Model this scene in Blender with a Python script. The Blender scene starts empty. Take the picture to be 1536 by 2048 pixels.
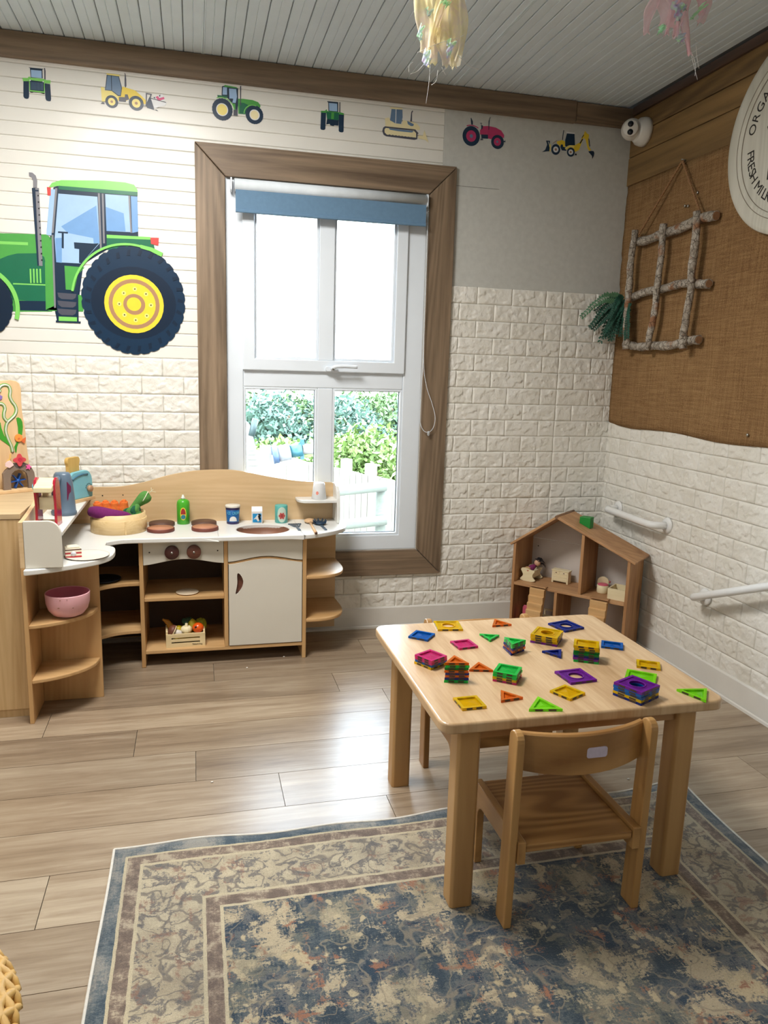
import bpy, bmesh, math, random
import numpy as np
from mathutils import Matrix, Vector, Euler

random.seed(7)
RNG = np.random.default_rng(7)
SC = bpy.context.scene
COL = SC.collection
PI = math.pi

# ---------------------------------------------------------------- camera, world, lights, exposure
CAM_LOC = Vector((-2.0353, -3.4535, 1.2461))
CAM_ROT = (1.3846, -0.0285, -0.2425)
F_PX = 1511.9
cam_d = bpy.data.cameras.new('camera')
cam_d.sensor_fit = 'VERTICAL'
cam_d.sensor_height = 24.0
cam_d.lens = 24.0 * F_PX / 2048.0
cam_d.clip_start = 0.02
cam = bpy.data.objects.new('camera', cam_d)
cam.location = CAM_LOC
cam.rotation_euler = CAM_ROT
COL.objects.link(cam)
SC.camera = cam

SC.view_settings.view_transform = 'Standard'
SC.view_settings.look = 'None'
SC.view_settings.gamma = 1.0
SC.view_settings.use_curve_mapping = False
SC.view_settings.exposure = 0.38
SC.cycles.use_denoising = True
SC.cycles.max_bounces = 6
SC.cycles.diffuse_bounces = 3
SC.cycles.glossy_bounces = 2
SC.cycles.transparent_max_bounces = 12
SC.cycles.use_adaptive_sampling = True
SC.cycles.adaptive_threshold = 0.045
SC.cycles.sample_clamp_indirect = 6.0
SC.cycles.caustics_reflective = False
SC.cycles.caustics_refractive = False

world = bpy.data.worlds.new('sky')
SC.world = world
world.use_nodes = True
wn = world.node_tree
bg = wn.nodes['Background']
bg.inputs['Color'].default_value = (0.74, 0.87, 1.0, 1)
bg.inputs['Strength'].default_value = 17.0


def add_light(name, kind, loc, rot, energy, color, **kw):
    d = bpy.data.lights.new(name, kind)
    d.energy = energy
    d.color = color
    for k, v in kw.items():
        setattr(d, k, v)
    o = bpy.data.objects.new(name, d)
    o.location = loc
    o.rotation_euler = rot
    COL.objects.link(o)
    return o


# sun behind the house: lights the garden, never reaches the room
add_light('sun', 'SUN', (0, -8, 9), (math.radians(38), 0, math.radians(-18)), 1.5, (1.0, 0.95, 0.86), angle=0.01)
# daylight window opening (portal helps the sampler find the sky)
por = add_light('window_portal', 'AREA', (-1.445, 0.10, 1.2), (math.radians(-90), 0, 0), 1.0, (1, 1, 1),
                shape='RECTANGLE', size=0.9, size_y=1.7)
por.data.cycles.is_portal = True
# square ceiling panel lamps of the room, all above the top of the frame or behind the camera
for k, (lx, ly, e) in enumerate(((-2.25, -1.22, 46), (-3.3, -3.2, 8), (-1.4, -4.4, 4))):
    add_light('ceiling_lamp_light', 'AREA', (lx, ly, 2.44), (0, 0, 0), e, (1.0, 0.965, 0.915),
              shape='RECTANGLE', size=0.6, size_y=0.6)
# soft fill light added at the left wall; no opening is built there
add_light('left_fill', 'AREA', (-4.55, -2.6, 1.25), (0, math.radians(-90), 0), 7, (1.0, 0.98, 0.95),
          shape='RECTANGLE', size=1.9, size_y=1.8)

RM = Euler(CAM_ROT, 'XYZ').to_matrix()


def at(u, v, axis, val):
    """point of the photograph (1536x2048 frame) on the plane axis = val"""
    d = RM @ Vector(((u - 768) / F_PX, -(v - 1024) / F_PX, -1.0))
    t = (val - CAM_LOC[axis]) / d[axis]
    return CAM_LOC + d * t


# ---------------------------------------------------------------- materials
def lin(c):
    def f(v):
        v = v / 255.0
        return v / 12.92 if v <= 0.04045 else ((v + 0.055) / 1.055) ** 2.4
    return tuple(f(v) for v in c) + (1.0,)


MATS = {}


def base_mat(name):
    m = bpy.data.materials.new(name)
    m.use_nodes = True
    nt = m.node_tree
    return m, nt, nt.nodes['Principled BSDF']


def N(nt, t, **kw):
    n = nt.nodes.new(t)
    for k, v in kw.items():
        if k in n.inputs:
            n.inputs[k].default_value = v
        else:
            setattr(n, k, v)
    return n


def ramp(nt, stops, fac=None, interp='LINEAR'):
    r = nt.nodes.new('ShaderNodeValToRGB')
    r.color_ramp.interpolation = interp
    el = r.color_ramp.elements
    while len(el) < len(stops):
        el.new(0.5)
    for e, (p, c) in zip(el, stops):
        e.position = p
        e.color = c
    if fac is not None:
        nt.links.new(fac, r.inputs[0])
    return r.outputs[0]


def mixc(nt, fac, a, b, mode='MIX'):
    m = nt.nodes.new('ShaderNodeMix')
    m.data_type = 'RGBA'
    m.blend_type = mode
    m.clamp_factor = True
    for sock, val in ((m.inputs[0], fac), (m.inputs[6], a), (m.inputs[7], b)):
        if hasattr(val, 'links'):
            nt.links.new(val, sock)
        else:
            sock.default_value = val
    return m.outputs[2]


def math_n(nt, op, a, b=0.0, c=None):
    m = nt.nodes.new('ShaderNodeMath')
    m.operation = op
    for i, v in enumerate((a, b) if c is None else (a, b, c)):
        if hasattr(v, 'links'):
            nt.links.new(v, m.inputs[i])
        else:
            m.inputs[i].default_value = v
    return m.outputs[0]


def coords(nt, scale=(1, 1, 1), rand=True, kind='Object'):
    tc = nt.nodes.new('ShaderNodeTexCoord')
    mp = nt.nodes.new('ShaderNodeMapping')
    mp.inputs['Scale'].default_value = scale
    nt.links.new(tc.outputs[kind], mp.inputs['Vector'])
    if rand:
        oi = nt.nodes.new('ShaderNodeObjectInfo')
        mul = math_n(nt, 'MULTIPLY', oi.outputs['Random'], 37.0)
        cmb = nt.nodes.new('ShaderNodeCombineXYZ')
        for i in range(3):
            nt.links.new(mul, cmb.inputs[i])
        nt.links.new(cmb.outputs[0], mp.inputs['Location'])
    return mp.outputs[0]


def noise(nt, vec, scale, detail=4, rough=0.55, dist=0.0):
    n = nt.nodes.new('ShaderNodeTexNoise')
    nt.links.new(vec, n.inputs['Vector'])
    n.inputs['Scale'].default_value = scale
    n.inputs['Detail'].default_value = detail
    n.inputs['Roughness'].default_value = rough
    n.inputs['Distortion'].default_value = dist
    return n.outputs[0]


def bump(nt, b, height, strength, dist=0.002):
    n = nt.nodes.new('ShaderNodeBump')
    n.inputs['Strength'].default_value = strength
    n.inputs['Distance'].default_value = dist
    nt.links.new(height, n.inputs['Height'])
    nt.links.new(n.outputs[0], b.inputs['Normal'])


def plain(name, rgb, rough=0.5, var=0.06, nscale=18, spec=0.5, metal=0.0, bmp=0.0, coat=0.0):
    """painted / plastic surface with a faint procedural mottling"""
    if name in MATS:
        return MATS[name]
    m, nt, b = base_mat(name)
    c = lin(rgb)
    v = coords(nt)
    nz = noise(nt, v, nscale, 3)
    lo = tuple(x * (1 - var) for x in c[:3]) + (1,)
    hi = tuple(min(1, x * (1 + var)) for x in c[:3]) + (1,)
    nt.links.new(ramp(nt, [(0.3, lo), (0.7, hi)], nz), b.inputs['Base Color'])
    b.inputs['Roughness'].default_value = rough
    b.inputs['Specular IOR Level'].default_value = spec
    b.inputs['Metallic'].default_value = metal
    b.inputs['Coat Weight'].default_value = coat
    if bmp:
        bump(nt, b, noise(nt, v, nscale * 6, 4), bmp)
    MATS[name] = m
    return m


def wood(name, c1, c2, axis=0, grain=26, stretch=0.07, rough=0.42, knots=0.0, ck=(70, 45, 28), bmp=0.08, coat=0.0,
         rings=0.35, detail=7, cath=0.05, cfreq=170.0):
    """wood whose grain runs along the given object axis"""
    if name in MATS:
        return MATS[name]
    m, nt, b = base_mat(name)
    s = [1, 1, 1]
    s[axis] = stretch
    v = coords(nt, tuple(s))
    n1 = noise(nt, v, grain, detail, 0.62, 0.4)
    n2 = noise(nt, v, grain * 0.22, 3, 0.5, 1.2)
    n3 = noise(nt, v, grain * 4.0, 3, 0.6)
    t = math_n(nt, 'ADD', math_n(nt, 'MULTIPLY', n1, 0.55), math_n(nt, 'MULTIPLY', n2, rings))
    t = math_n(nt, 'ADD', t, math_n(nt, 'MULTIPLY', n3, 0.18))
    sn = math_n(nt, 'SINE', math_n(nt, 'MULTIPLY', noise(nt, v, grain * 0.16, 2, 0.45, 0.6), cfreq))
    t = math_n(nt, 'ADD', t, math_n(nt, 'MULTIPLY', sn, cath))
    col = ramp(nt, [(0.36, lin(c1)), (0.72, lin(c2))], t)
    if knots:
        v2 = coords(nt, tuple(0.35 if i == axis else 1.0 for i in range(3)))
        vo = nt.nodes.new('ShaderNodeTexVoronoi')
        nt.links.new(v2, vo.inputs['Vector'])
        vo.inputs['Scale'].default_value = knots
        k = ramp(nt, [(0.05, (1, 1, 1, 1)), (0.16, (0, 0, 0, 1))], vo.outputs['Distance'])
        gate = ramp(nt, [(0.42, (0, 0, 0, 1)), (0.5, (1, 1, 1, 1))], noise(nt, v2, knots * 0.9, 1))
        k = mixc(nt, 1.0, k, gate, 'MULTIPLY')
        col = mixc(nt, k, col, lin(ck))
    nt.links.new(col, b.inputs['Base Color'])
    b.inputs['Roughness'].default_value = rough
    b.inputs['Coat Weight'].default_value = coat
    b.inputs['Coat Roughness'].default_value = 0.25
    bump(nt, b, n1, bmp, 0.001)
    MATS[name] = m
    return m


def clear_plastic(name, rgb, mix=0.5, rough=0.12):
    """tinted see-through plastic"""
    if name in MATS:
        return MATS[name]
    m, nt, b = base_mat(name)
    c = lin(rgb)
    v = coords(nt)
    nz = noise(nt, v, 60, 2)
    nt.links.new(ramp(nt, [(0.3, tuple(x * .92 for x in c[:3]) + (1,)), (0.7, c)], nz), b.inputs['Base Color'])
    b.inputs['Roughness'].default_value = rough
    tr = nt.nodes.new('ShaderNodeBsdfTransparent')
    tr.inputs[0].default_value = tuple(min(1, x ** 0.6) for x in c[:3]) + (1,)
    mx = nt.nodes.new('ShaderNodeMixShader')
    mx.inputs[0].default_value = mix
    nt.links.new(tr.outputs[0], mx.inputs[1])
    nt.links.new(b.outputs[0], mx.inputs[2])
    nt.links.new(mx.outputs[0], nt.nodes['Material Output'].inputs[0])
    MATS[name] = m
    return m


def glass_pane():
    m, nt, b = base_mat('window_glass')
    tr = nt.nodes.new('ShaderNodeBsdfTransparent')
    tr.inputs[0].default_value = (0.97, 0.985, 0.99, 1)
    gl = nt.nodes.new('ShaderNodeBsdfGlossy')
    gl.inputs['Roughness'].default_value = 0.02
    fr = nt.nodes.new('ShaderNodeFresnel')
    fr.inputs[0].default_value = 1.35
    mx = nt.nodes.new('ShaderNodeMixShader')
    nt.links.new(fr.outputs[0], mx.inputs[0])
    nt.links.new(tr.outputs[0], mx.inputs[1])
    nt.links.new(gl.outputs[0], mx.inputs[2])
    nt.links.new(mx.outputs[0], nt.nodes['Material Output'].inputs[0])
    return m


# ---------------------------------------------------------------- mesh builder
class MB:
    def __init__(self):
        self.v = []
        self.f = []
        self.sm = []

    def add(self, vs, fs, smooth=False):
        o = len(self.v)
        self.v += [tuple(p) for p in vs]
        self.f += [tuple(i + o for i in q) for q in fs]
        self.sm += [smooth] * len(fs)
        return self

    def box(self, x0, y0, z0, x1, y1, z1, M=None):
        vs = [(x0, y0, z0), (x1, y0, z0), (x1, y1, z0), (x0, y1, z0), (x0, y0, z1), (x1, y0, z1), (x1, y1, z1), (x0, y1, z1)]
        if M is not None:
            vs = [M @ Vector(p) for p in vs]
        return self.add(vs, [(0, 3, 2, 1), (4, 5, 6, 7), (0, 1, 5, 4), (1, 2, 6, 5), (2, 3, 7, 6), (3, 0, 4, 7)])

    def prism(self, poly, plane, a, b, M=None, smooth_side=False):
        """2D outline extruded between a and b along the remaining axis"""
        def to(p, d):
            if plane == 'xy':
                r = (p[0], p[1], d)
            elif plane == 'xz':
                r = (p[0], d, p[1])
            else:
                r = (d, p[0], p[1])
            return M @ Vector(r) if M is not None else r
        n = len(poly)
        vs = [to(p, a) for p in poly] + [to(p, b) for p in poly]
        self.add(vs, [tuple(range(n)), tuple(range(2 * n - 1, n - 1, -1))])
        self.add(vs, [(i, i + n, (i + 1) % n + n, (i + 1) % n) for i in range(n)], smooth_side)
        return self

    def ring(self, outer, inner, plane, a, b, M=None):
        """2D ring (same point count) extruded between a and b"""
        def to(p, d):
            r = (p[0], p[1], d) if plane == 'xy' else (p[0], d, p[1]) if plane == 'xz' else (d, p[0], p[1])
            return M @ Vector(r) if M is not None else r
        n = len(outer)
        vs = [to(p, d) for d in (a, b) for L in (outer, inner) for p in L]
        fs = []
        for i in range(n):
            j = (i + 1) % n
            fs += [(i, j, n + j, n + i), (2 * n + i, 3 * n + i, 3 * n + j, 2 * n + j),
                   (i, 2 * n + i, 2 * n + j, j), (n + i, n + j, 3 * n + j, 3 * n + i)]
        return self.add(vs, fs)

    def lathe(self, prof, cx=0, cy=0, segs=28, M=None, smooth=True, sx=1.0, sy=1.0, closed=True):
        vs, fs = [], []
        for r, z in prof:
            for k in range(segs):
                a = 2 * PI * k / segs
                p = Vector((cx + r * math.cos(a) * sx, cy + r * math.sin(a) * sy, z))
                vs.append(M @ p if M is not None else p)
        for i in range(len(prof) - 1):
            for k in range(segs):
                j = (k + 1) % segs
                fs.append((i * segs + k, i * segs + j, (i + 1) * segs + j, (i + 1) * segs + k))
        self.add(vs, fs, smooth)
        caps = []
        if not closed:
            return self
        if prof[0][0] > 1e-6:
            caps.append(tuple(range(segs - 1, -1, -1)))
        if prof[-1][0] > 1e-6:
            o = (len(prof) - 1) * segs
            caps.append(tuple(range(o, o + segs)))
        if caps:
            self.add(vs, caps)
        return self

    def tube(self, path, rad, n=8, caps=True, flat=1.0, noise_amp=0.0, smooth=True):
        P = [Vector(p) for p in path]
        if not hasattr(rad, '__len__'):
            rad = [rad] * len(P)
        t0 = (P[1] - P[0]).normalized()
        up = Vector((0, 0, 1)) if abs(t0.z) < 0.9 else Vector((1, 0, 0))
        nx = t0.cross(up).normalized()
        vs, fs = [], []
        for i, p in enumerate(P):
            t = (P[min(i + 1, len(P) - 1)] - P[max(i - 1, 0)]).normalized()
            nx = (nx - t * nx.dot(t)).normalized()
            ny = t.cross(nx)
            for k in range(n):
                a = 2 * PI * k / n
                r = rad[i] * (1 + (random.uniform(-noise_amp, noise_amp) if noise_amp else 0))
                vs.append(p + nx * math.cos(a) * r + ny * math.sin(a) * r * flat)
        for i in range(len(P) - 1):
            for k in range(n):
                j = (k + 1) % n
                fs.append((i * n + k, i * n + j, (i + 1) * n + j, (i + 1) * n + k))
        self.add(vs, fs, smooth)
        if caps:
            self.add(vs, [tuple(range(n - 1, -1, -1)), tuple(range((len(P) - 1) * n, len(P) * n))])
        return self

    def ball(self, c, r, n=10, sx=1, sy=1, sz=1, M=None):
        prof = [(max(1e-7, math.sin(PI * i / n)), -math.cos(PI * i / n)) for i in range(n + 1)]
        T = Matrix.Translation(Vector(c)) @ (M if M is not None else Matrix()) @ Matrix.Diagonal((r * sx, r * sy, r * sz, 1))
        return self.lathe(prof, 0, 0, max(8, int(n * 1.6)), T)

    def mesh(self, name, mat=None, off=None):
        me = bpy.data.meshes.new(name)
        vs = self.v if off is None else [tuple(Vector(p) - off) for p in self.v]
        me.from_pydata([tuple(p) for p in vs], [], self.f)
        me.polygons.foreach_set('use_smooth', self.sm)
        me.update()
        bm = bmesh.new()
        bm.from_mesh(me)
        bmesh.ops.remove_doubles(bm, verts=bm.verts, dist=1e-6)
        bmesh.ops.recalc_face_normals(bm, faces=bm.faces)
        bm.to_mesh(me)
        bm.free()
        if mat is not None:
            me.materials.append(mat)
        return me

    def build(self, name, mat, parent=None, bevel=0.0, seg=2, world=False):
        """parent given: a part in the parent's frame (world=True: builder holds world coordinates)"""
        if parent is not None:
            if world:
                I = MAT4[parent.name].inverted()
                self.v = [tuple(I @ Vector(p)) for p in self.v]
            me = self.mesh(name, mat)
            o = bpy.data.objects.new(name, me)
            o.parent = parent
            MAT4_of(o, MAT4[parent.name])
        else:
            a = np.array([tuple(p) for p in self.v])
            c = Vector(((a[:, 0].min() + a[:, 0].max()) / 2, (a[:, 1].min() + a[:, 1].max()) / 2, a[:, 2].min()))
            me = self.mesh(name, mat, c)
            o = bpy.data.objects.new(name, me)
            o.location = c
            MAT4_of(o, Matrix.Translation(c))
        COL.objects.link(o)
        MAT4[o.name] = PEND.pop(id(o))
        if bevel:
            md = o.modifiers.new('bevel', 'BEVEL')
            md.width = bevel
            md.segments = seg
            md.limit_method = 'ANGLE'
            md.angle_limit = math.radians(40)
            md.harden_normals = False
        return o


MAT4 = {}
PEND = {}


def MAT4_of(o, M):
    PEND[id(o)] = M


def tag(o, label=None, cat=None, group=None, kind=None):
    for k, v in (('label', label), ('category', cat), ('group', group), ('kind', kind)):
        if v:
            o[k] = v
    return o


def thing(name, label, cat, loc=(0, 0, 0), rz=0.0, group=None, kind=None):
    o = bpy.data.objects.new(name, None)
    o.empty_display_size = 0.05
    o.location = loc
    o.rotation_euler = (0, 0, rz)
    COL.objects.link(o)
    MAT4[o.name] = Matrix.Translation(Vector(loc)) @ Matrix.Rotation(rz, 4, 'Z')
    return tag(o, label, cat, group, kind)


def struct(name, label=None, cat=None, loc=(0, 0, 0)):
    o = thing(name, label, cat, loc)
    o['kind'] = 'structure'
    return o


def inst(mesh_or_obj, name, parent, loc=(0, 0, 0), rz=0.0, scale=(1, 1, 1)):
    """another object sharing mesh data, as a part of parent"""
    me = mesh_or_obj if isinstance(mesh_or_obj, bpy.types.Mesh) else mesh_or_obj.data
    o = bpy.data.objects.new(name, me)
    o.parent = parent
    o.location = loc
    o.rotation_euler = (0, 0, rz)
    o.scale = scale
    COL.objects.link(o)
    return o


def circ(cx, cy, r, n=24, a0=0.0, a1=2 * PI, ry=None):
    ry = r if ry is None else ry
    full = abs(a1 - a0 - 2 * PI) < 1e-6
    m = n if full else n + 1
    return [(cx + r * math.cos(a0 + (a1 - a0) * k / n), cy + ry * math.sin(a0 + (a1 - a0) * k / n)) for k in range(m)]


def rrect(x0, y0, x1, y1, r, n=5):
    out = []
    for cx, cy, a in ((x1 - r, y0 + r, -PI / 2), (x1 - r, y1 - r, 0), (x0 + r, y1 - r, PI / 2), (x0 + r, y0 + r, PI)):
        out += [(cx + r * math.cos(a + PI / 2 * k / n), cy + r * math.sin(a + PI / 2 * k / n)) for k in range(n + 1)]
    return out


def smooth_path(pts, n=8):
    """Catmull-Rom through the points"""
    P = [Vector(p) for p in pts]
    Q = [P[0] * 2 - P[1]] + P + [P[-1] * 2 - P[-2]]
    out = []
    for i in range(1, len(Q) - 2):
        for k in range(n):
            t = k / n
            a, b, c, d = Q[i - 1], Q[i], Q[i + 1], Q[i + 2]
            out.append(0.5 * ((2 * b) + (c - a) * t + (2 * a - 5 * b + 4 * c - d) * t * t + (3 * b - a - 3 * c + d) * t ** 3))
    out.append(P[-1])
    return out


def letter(ch, size, mat, parent, M, depth=0.0006, name='letter', align='CENTER'):
    """one glyph (or short line) lying in the local xy plane of M (given in the parent's frame)"""
    c = bpy.data.curves.new(name, 'FONT')
    c.body = ch
    c.size = size
    c.extrude = depth
    c.align_x = align
    c.align_y = 'CENTER'
    tmp = bpy.data.objects.new('glyph', c)
    COL.objects.link(tmp)
    me = bpy.data.meshes.new_from_object(tmp.evaluated_get(bpy.context.evaluated_depsgraph_get()))
    me.name = name
    bpy.data.objects.remove(tmp)
    bpy.data.curves.remove(c)
    me.materials.clear()
    me.materials.append(mat)
    o = bpy.data.objects.new(name, me)
    o.parent = parent
    o.matrix_local = M
    COL.objects.link(o)
    return o

# ================================================================ materials used by the setting
CEIL = 2.478
m_core = plain('wall_plaster', (226, 223, 214), 0.8, 0.03)
m_clad = plain('cladding_white', (228, 226, 219), 0.34, 0.02, 6)
m_panel = plain('panel_grey', (196, 197, 192), 0.55, 0.05, 40, bmp=0.05)
m_ceil = plain('ceiling_grey', (218, 231, 240), 0.45, 0.03, 8)
m_joint = plain('joint_dark', (96, 92, 84), 0.8, 0.05)
m_white = plain('upvc_white', (226, 234, 242), 0.28, 0.02, 5)
m_skirt = plain('skirting_white', (224, 222, 216), 0.35, 0.03, 9)
m_timber_x = wood('stained_timber_x', (90, 73, 57), (150, 128, 104), 0, 22, 0.06, 0.5, knots=3.2)
m_timber_z = wood('stained_timber_z', (86, 70, 53), (152, 130, 106), 2, 22, 0.06, 0.5, knots=3.2)
m_timber_y = wood('pine_boards', (80, 60, 34), (150, 118, 72), 1, 16, 0.06, 0.6, knots=2.6)
m_dark_timber = wood('dark_timber', (54, 38, 28), (92, 66, 48), 1, 20, 0.06, 0.6)
m_glass = glass_pane()


def brick_material():
    m, nt, b = base_mat('foam_brick')
    v = coords(nt)
    n1 = noise(nt, v, 30, 5, 0.6, 0.6)
    n2 = noise(nt, v, 9, 2)
    col = ramp(nt, [(0.3, lin((226, 223, 213))), (0.7, lin((236, 234, 227)))], n2)
    nt.links.new(col, b.inputs['Base Color'])
    b.inputs['Roughness'].default_value = 0.5
    vo = nt.nodes.new('ShaderNodeTexVoronoi')
    vo.feature = 'SMOOTH_F1'
    vo.inputs['Scale'].default_value = 42
    nt.links.new(v, vo.inputs['Vector'])
    h = math_n(nt, 'ADD', math_n(nt, 'MULTIPLY', n1, 0.7), math_n(nt, 'MULTIPLY', vo.outputs['Distance'], 0.5))
    bump(nt, b, h, 0.8, 0.008)
    return m


def floor_material():
    m, nt, b = base_mat('oak_laminate')
    v = coords(nt, (0.09, 1, 1))
    n1 = noise(nt, v, 46, 8, 0.66, 0.5)
    n2 = noise(nt, v, 7, 3, 0.5, 0.8)
    n3 = noise(nt, coords(nt, (0.02, 1, 1)), 150, 3, 0.6)
    t = math_n(nt, 'ADD', math_n(nt, 'MULTIPLY', n1, 0.45), math_n(nt, 'MULTIPLY', n2, 0.45))
    t = math_n(nt, 'ADD', t, math_n(nt, 'MULTIPLY', n3, 0.14))
    col = ramp(nt, [(0.34, lin((118, 99, 80))), (0.5, lin((154, 135, 113))), (0.68, lin((186, 170, 148)))], t)
    oi = nt.nodes.new('ShaderNodeObjectInfo')
    br = ramp(nt, [(0, (0.86, 0.86, 0.86, 1)), (1, (1.05, 1.04, 1.02, 1))], oi.outputs['Random'])
    nt.links.new(mixc(nt, 1.0, col, br, 'MULTIPLY'), b.inputs['Base Color'])
    b.inputs['Roughness'].default_value = 0.3
    b.inputs['Specular IOR Level'].default_value = 0.55
    bump(nt, b, n1, 0.06, 0.001)
    return m


m_brick = brick_material()
m_floor = floor_material()

# ================================================================ floor
X0, Y0 = -4.6, -6.2
floor = struct('floor', 'pale oak laminate floor of wide boards', 'floor')
MB().box(X0, Y0, -0.14, 0.12, 0.12, -0.008).build('subfloor', m_joint, floor)
ROW = 0.187
JO = {2: -1.976, 3: -1.50, 4: -2.55, 5: -2.245, 6: -2.05, 7: -1.80, 8: -2.72, 9: -2.40, 1: -1.31, 0: -2.2}
LEN = 1.22
plank_me = {}
for r in range(0, 32):
    y1 = -0.156 - ROW * (r - 1)
    y0 = y1 - ROW
    y1c = min(0.0, y1)
    if y0 < Y0:
        break
    j = JO.get(r, -0.4 - random.random() * LEN)
    while j > X0:
        j -= LEN
    x = j
    while x < 0:
        a, b_ = max(x, X0), min(x + LEN, 0.0)
        x += LEN
        if b_ - a < 0.02:
            continue
        key = (round(b_ - a, 3), round(y1c - y0, 3))
        if key not in plank_me:
            L, Wd = key
            g = 0.0009
            plank_me[key] = MB().box(-L / 2 + g, -Wd / 2 + g, -0.0085, L / 2 - g, Wd / 2 - g, 0).mesh('plank', m_floor)
        inst(plank_me[key], 'plank', floor, ((a + b_) / 2, (y0 + y1c) / 2, 0))

# ================================================================ ceiling
ceiling = struct('ceiling', 'pale grey ribbed panel ceiling', 'ceiling')
MB().box(X0, Y0, CEIL + 0.008, 0.12, 0.12, CEIL + 0.16).build('ceiling_slab', m_joint, ceiling)
BW = 0.0745
prof = [(0.0008, 0.003), (0.003, 0), (0.034, 0), (0.0365, 0.0025), (0.039, 0), (BW - 0.005, 0), (BW - 0.0018, 0.003), (BW - 0.0018, 0.009), (0.0008, 0.009)]
cb = MB().prism(prof, 'xz', Y0, -0.0).mesh('board', m_ceil)
x = -1.977
xs = []
while x > X0:
    x -= BW
    xs.append(x)
x = -1.977
while x < -BW:
    xs.append(x)
    x += BW
for x in xs:
    inst(cb, 'board', ceiling, (x, 0, CEIL))
js = MB().prism([(-0.007, 0.002), (-0.005, -0.003), (-0.001, -0.003), (0, 0.001), (0.001, -0.003), (0.005, -0.003), (0.007, 0.002)],
                'xz', Y0, 0).mesh('joint_strip', m_ceil)
for x in (-1.977, at(908, 172, 2, CEIL).x):
    inst(js, 'joint_strip', ceiling, (x, 0, CEIL))

# ================================================================ back wall
WX0, WX1, WZ0, WZ1 = -1.893, -0.998, 0.391, 2.021          # window opening
AX0, AX1, AZ0, AZ1 = -2.016, -0.874, 0.267, 2.147          # outer edge of the timber surround
wall_back = struct('wall_back', 'white wall of boards above foam bricks around the window', 'wall')
mb = MB()
mb.box(X0 - 0.12, 0, -0.02, WX0, 0.12, CEIL).box(WX1, 0, -0.02, 0.12, 0.12, CEIL)
mb.box(WX0, 0, -0.02, WX1, 0.12, WZ0).box(WX0, 0, WZ1, WX1, 0.12, CEIL)
mb.build('wall_core', m_core, wall_back)
SEAM = -0.938
ZL = 1.266
STEP = 0.0525
clad = {}
for r in range(24):
    z0 = ZL + r * STEP
    z1 = min(z0 + STEP, CEIL)
    if z1 - z0 < 0.01:
        break
    xe = SEAM if z0 > AZ1 - 0.02 else (SEAM if z1 > AZ1 else AX0 + 0.03)
    for xa, xb in ([(X0, xe)] if xe != SEAM or z0 >= AZ1 - 0.06 else [(X0, xe)]):
        key = (round(xb - xa, 3), round(z1 - z0, 4))
        if key not in clad:
            L, h = key
            clad[key] = MB().prism([(0, 0.0016), (-0.004, 0.0034), (-0.0045, 0.006), (-0.0045, h - 0.003), (-0.004, h - 0.0012), (0, h)],
                                   'yz', 0, L).mesh('cladding_board', m_clad)
        inst(clad[key], 'cladding_board', wall_back, (xa, 0, z0))
ZR = 1.6365
MB().box(SEAM + 0.001, -0.0045, ZR, 0, 0, CEIL).build('wall_panel', m_panel, wall_back, 0.0015)
MB().box(AX1 - 0.02, -0.0052, 2.0712, -0.662, -0.0044, 2.0724).build('panel_seam', m_joint, wall_back)

# foam bricks -------------------------------------------------
BWD, BHT = 0.175, 0.077


def brick_mesh(w, seed):
    rg = np.random.default_rng(seed)
    nx, nz = (38, 18) if w > 0.1 else (19, 18)
    g = 0.0002
    xs_ = np.linspace(g, w - g, nx)
    zs_ = np.linspace(g, BHT - g, nz)
    XX, ZZ = np.meshgrid(xs_, zs_)
    # chipped stone face: tilted facets around scattered points, with a fine tooth
    m_ = 16 if w > 0.1 else 9
    px_, pz_ = rg.uniform(0, w, m_), rg.uniform(0, BHT, m_)
    ht, tx, tz = rg.uniform(0, 1, m_), rg.normal(0, 14, m_), rg.normal(0, 20, m_)
    wx_ = XX + 0.004 * np.sin(ZZ * 190 + seed) + 0.003 * np.sin(XX * 310 + seed)
    wz_ = ZZ + 0.004 * np.sin(XX * 170 + seed * 2)
    D = (wx_[..., None] - px_) ** 2 + ((wz_[..., None] - pz_) * 1.5) ** 2
    k_ = np.argmin(D, axis=-1)
    h = ht[k_] + (XX - px_[k_]) * tx[k_] + (ZZ - pz_[k_]) * tz[k_] + rg.uniform(-0.10, 0.10, XX.shape)
    h = np.clip((h + 0.3) / 1.6, 0, 1)
    edge = np.minimum.reduce([XX - g, w - g - XX, (ZZ - g), BHT - g - ZZ])
    fall = np.clip(edge / 0.006, 0, 1)
    fall = fall * fall * (3 - 2 * fall)
    dep = 0.005 + fall * (0.0012 + 0.0052 * h)
    XX = XX + rg.uniform(-0.0012, 0.0012, XX.shape) * (fall > 0.5)
    vs = [(XX[i, j], -dep[i, j], ZZ[i, j]) for i in range(nz) for j in range(nx)]
    fs = [(i * nx + j, i * nx + j + 1, (i + 1) * nx + j + 1, (i + 1) * nx + j) for i in range(nz - 1) for j in range(nx - 1)]
    per = [j for j in range(nx)] + [i * nx + nx - 1 for i in range(1, nz)] + [(nz - 1) * nx + j for j in range(nx - 2, -1, -1)] + [i * nx for i in range(nz - 2, 0, -1)]
    o = len(vs)
    vs += [(vs[k][0], 0.0, vs[k][2]) for k in per]
    n = len(per)
    fs += [(per[k], o + k, o + (k + 1) % n, per[(k + 1) % n]) for k in range(n)]
    me = bpy.data.meshes.new('brick')
    me.from_pydata(vs, [], fs)
    me.polygons.foreach_set('use_smooth', [True] * len(fs))
    me.materials.append(m_brick)
    return me


B_FULL = [brick_mesh(BWD, s) for s in range(10)]
B_HALF = [brick_mesh(BWD / 2, 100 + s) for s in range(6)]


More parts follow.
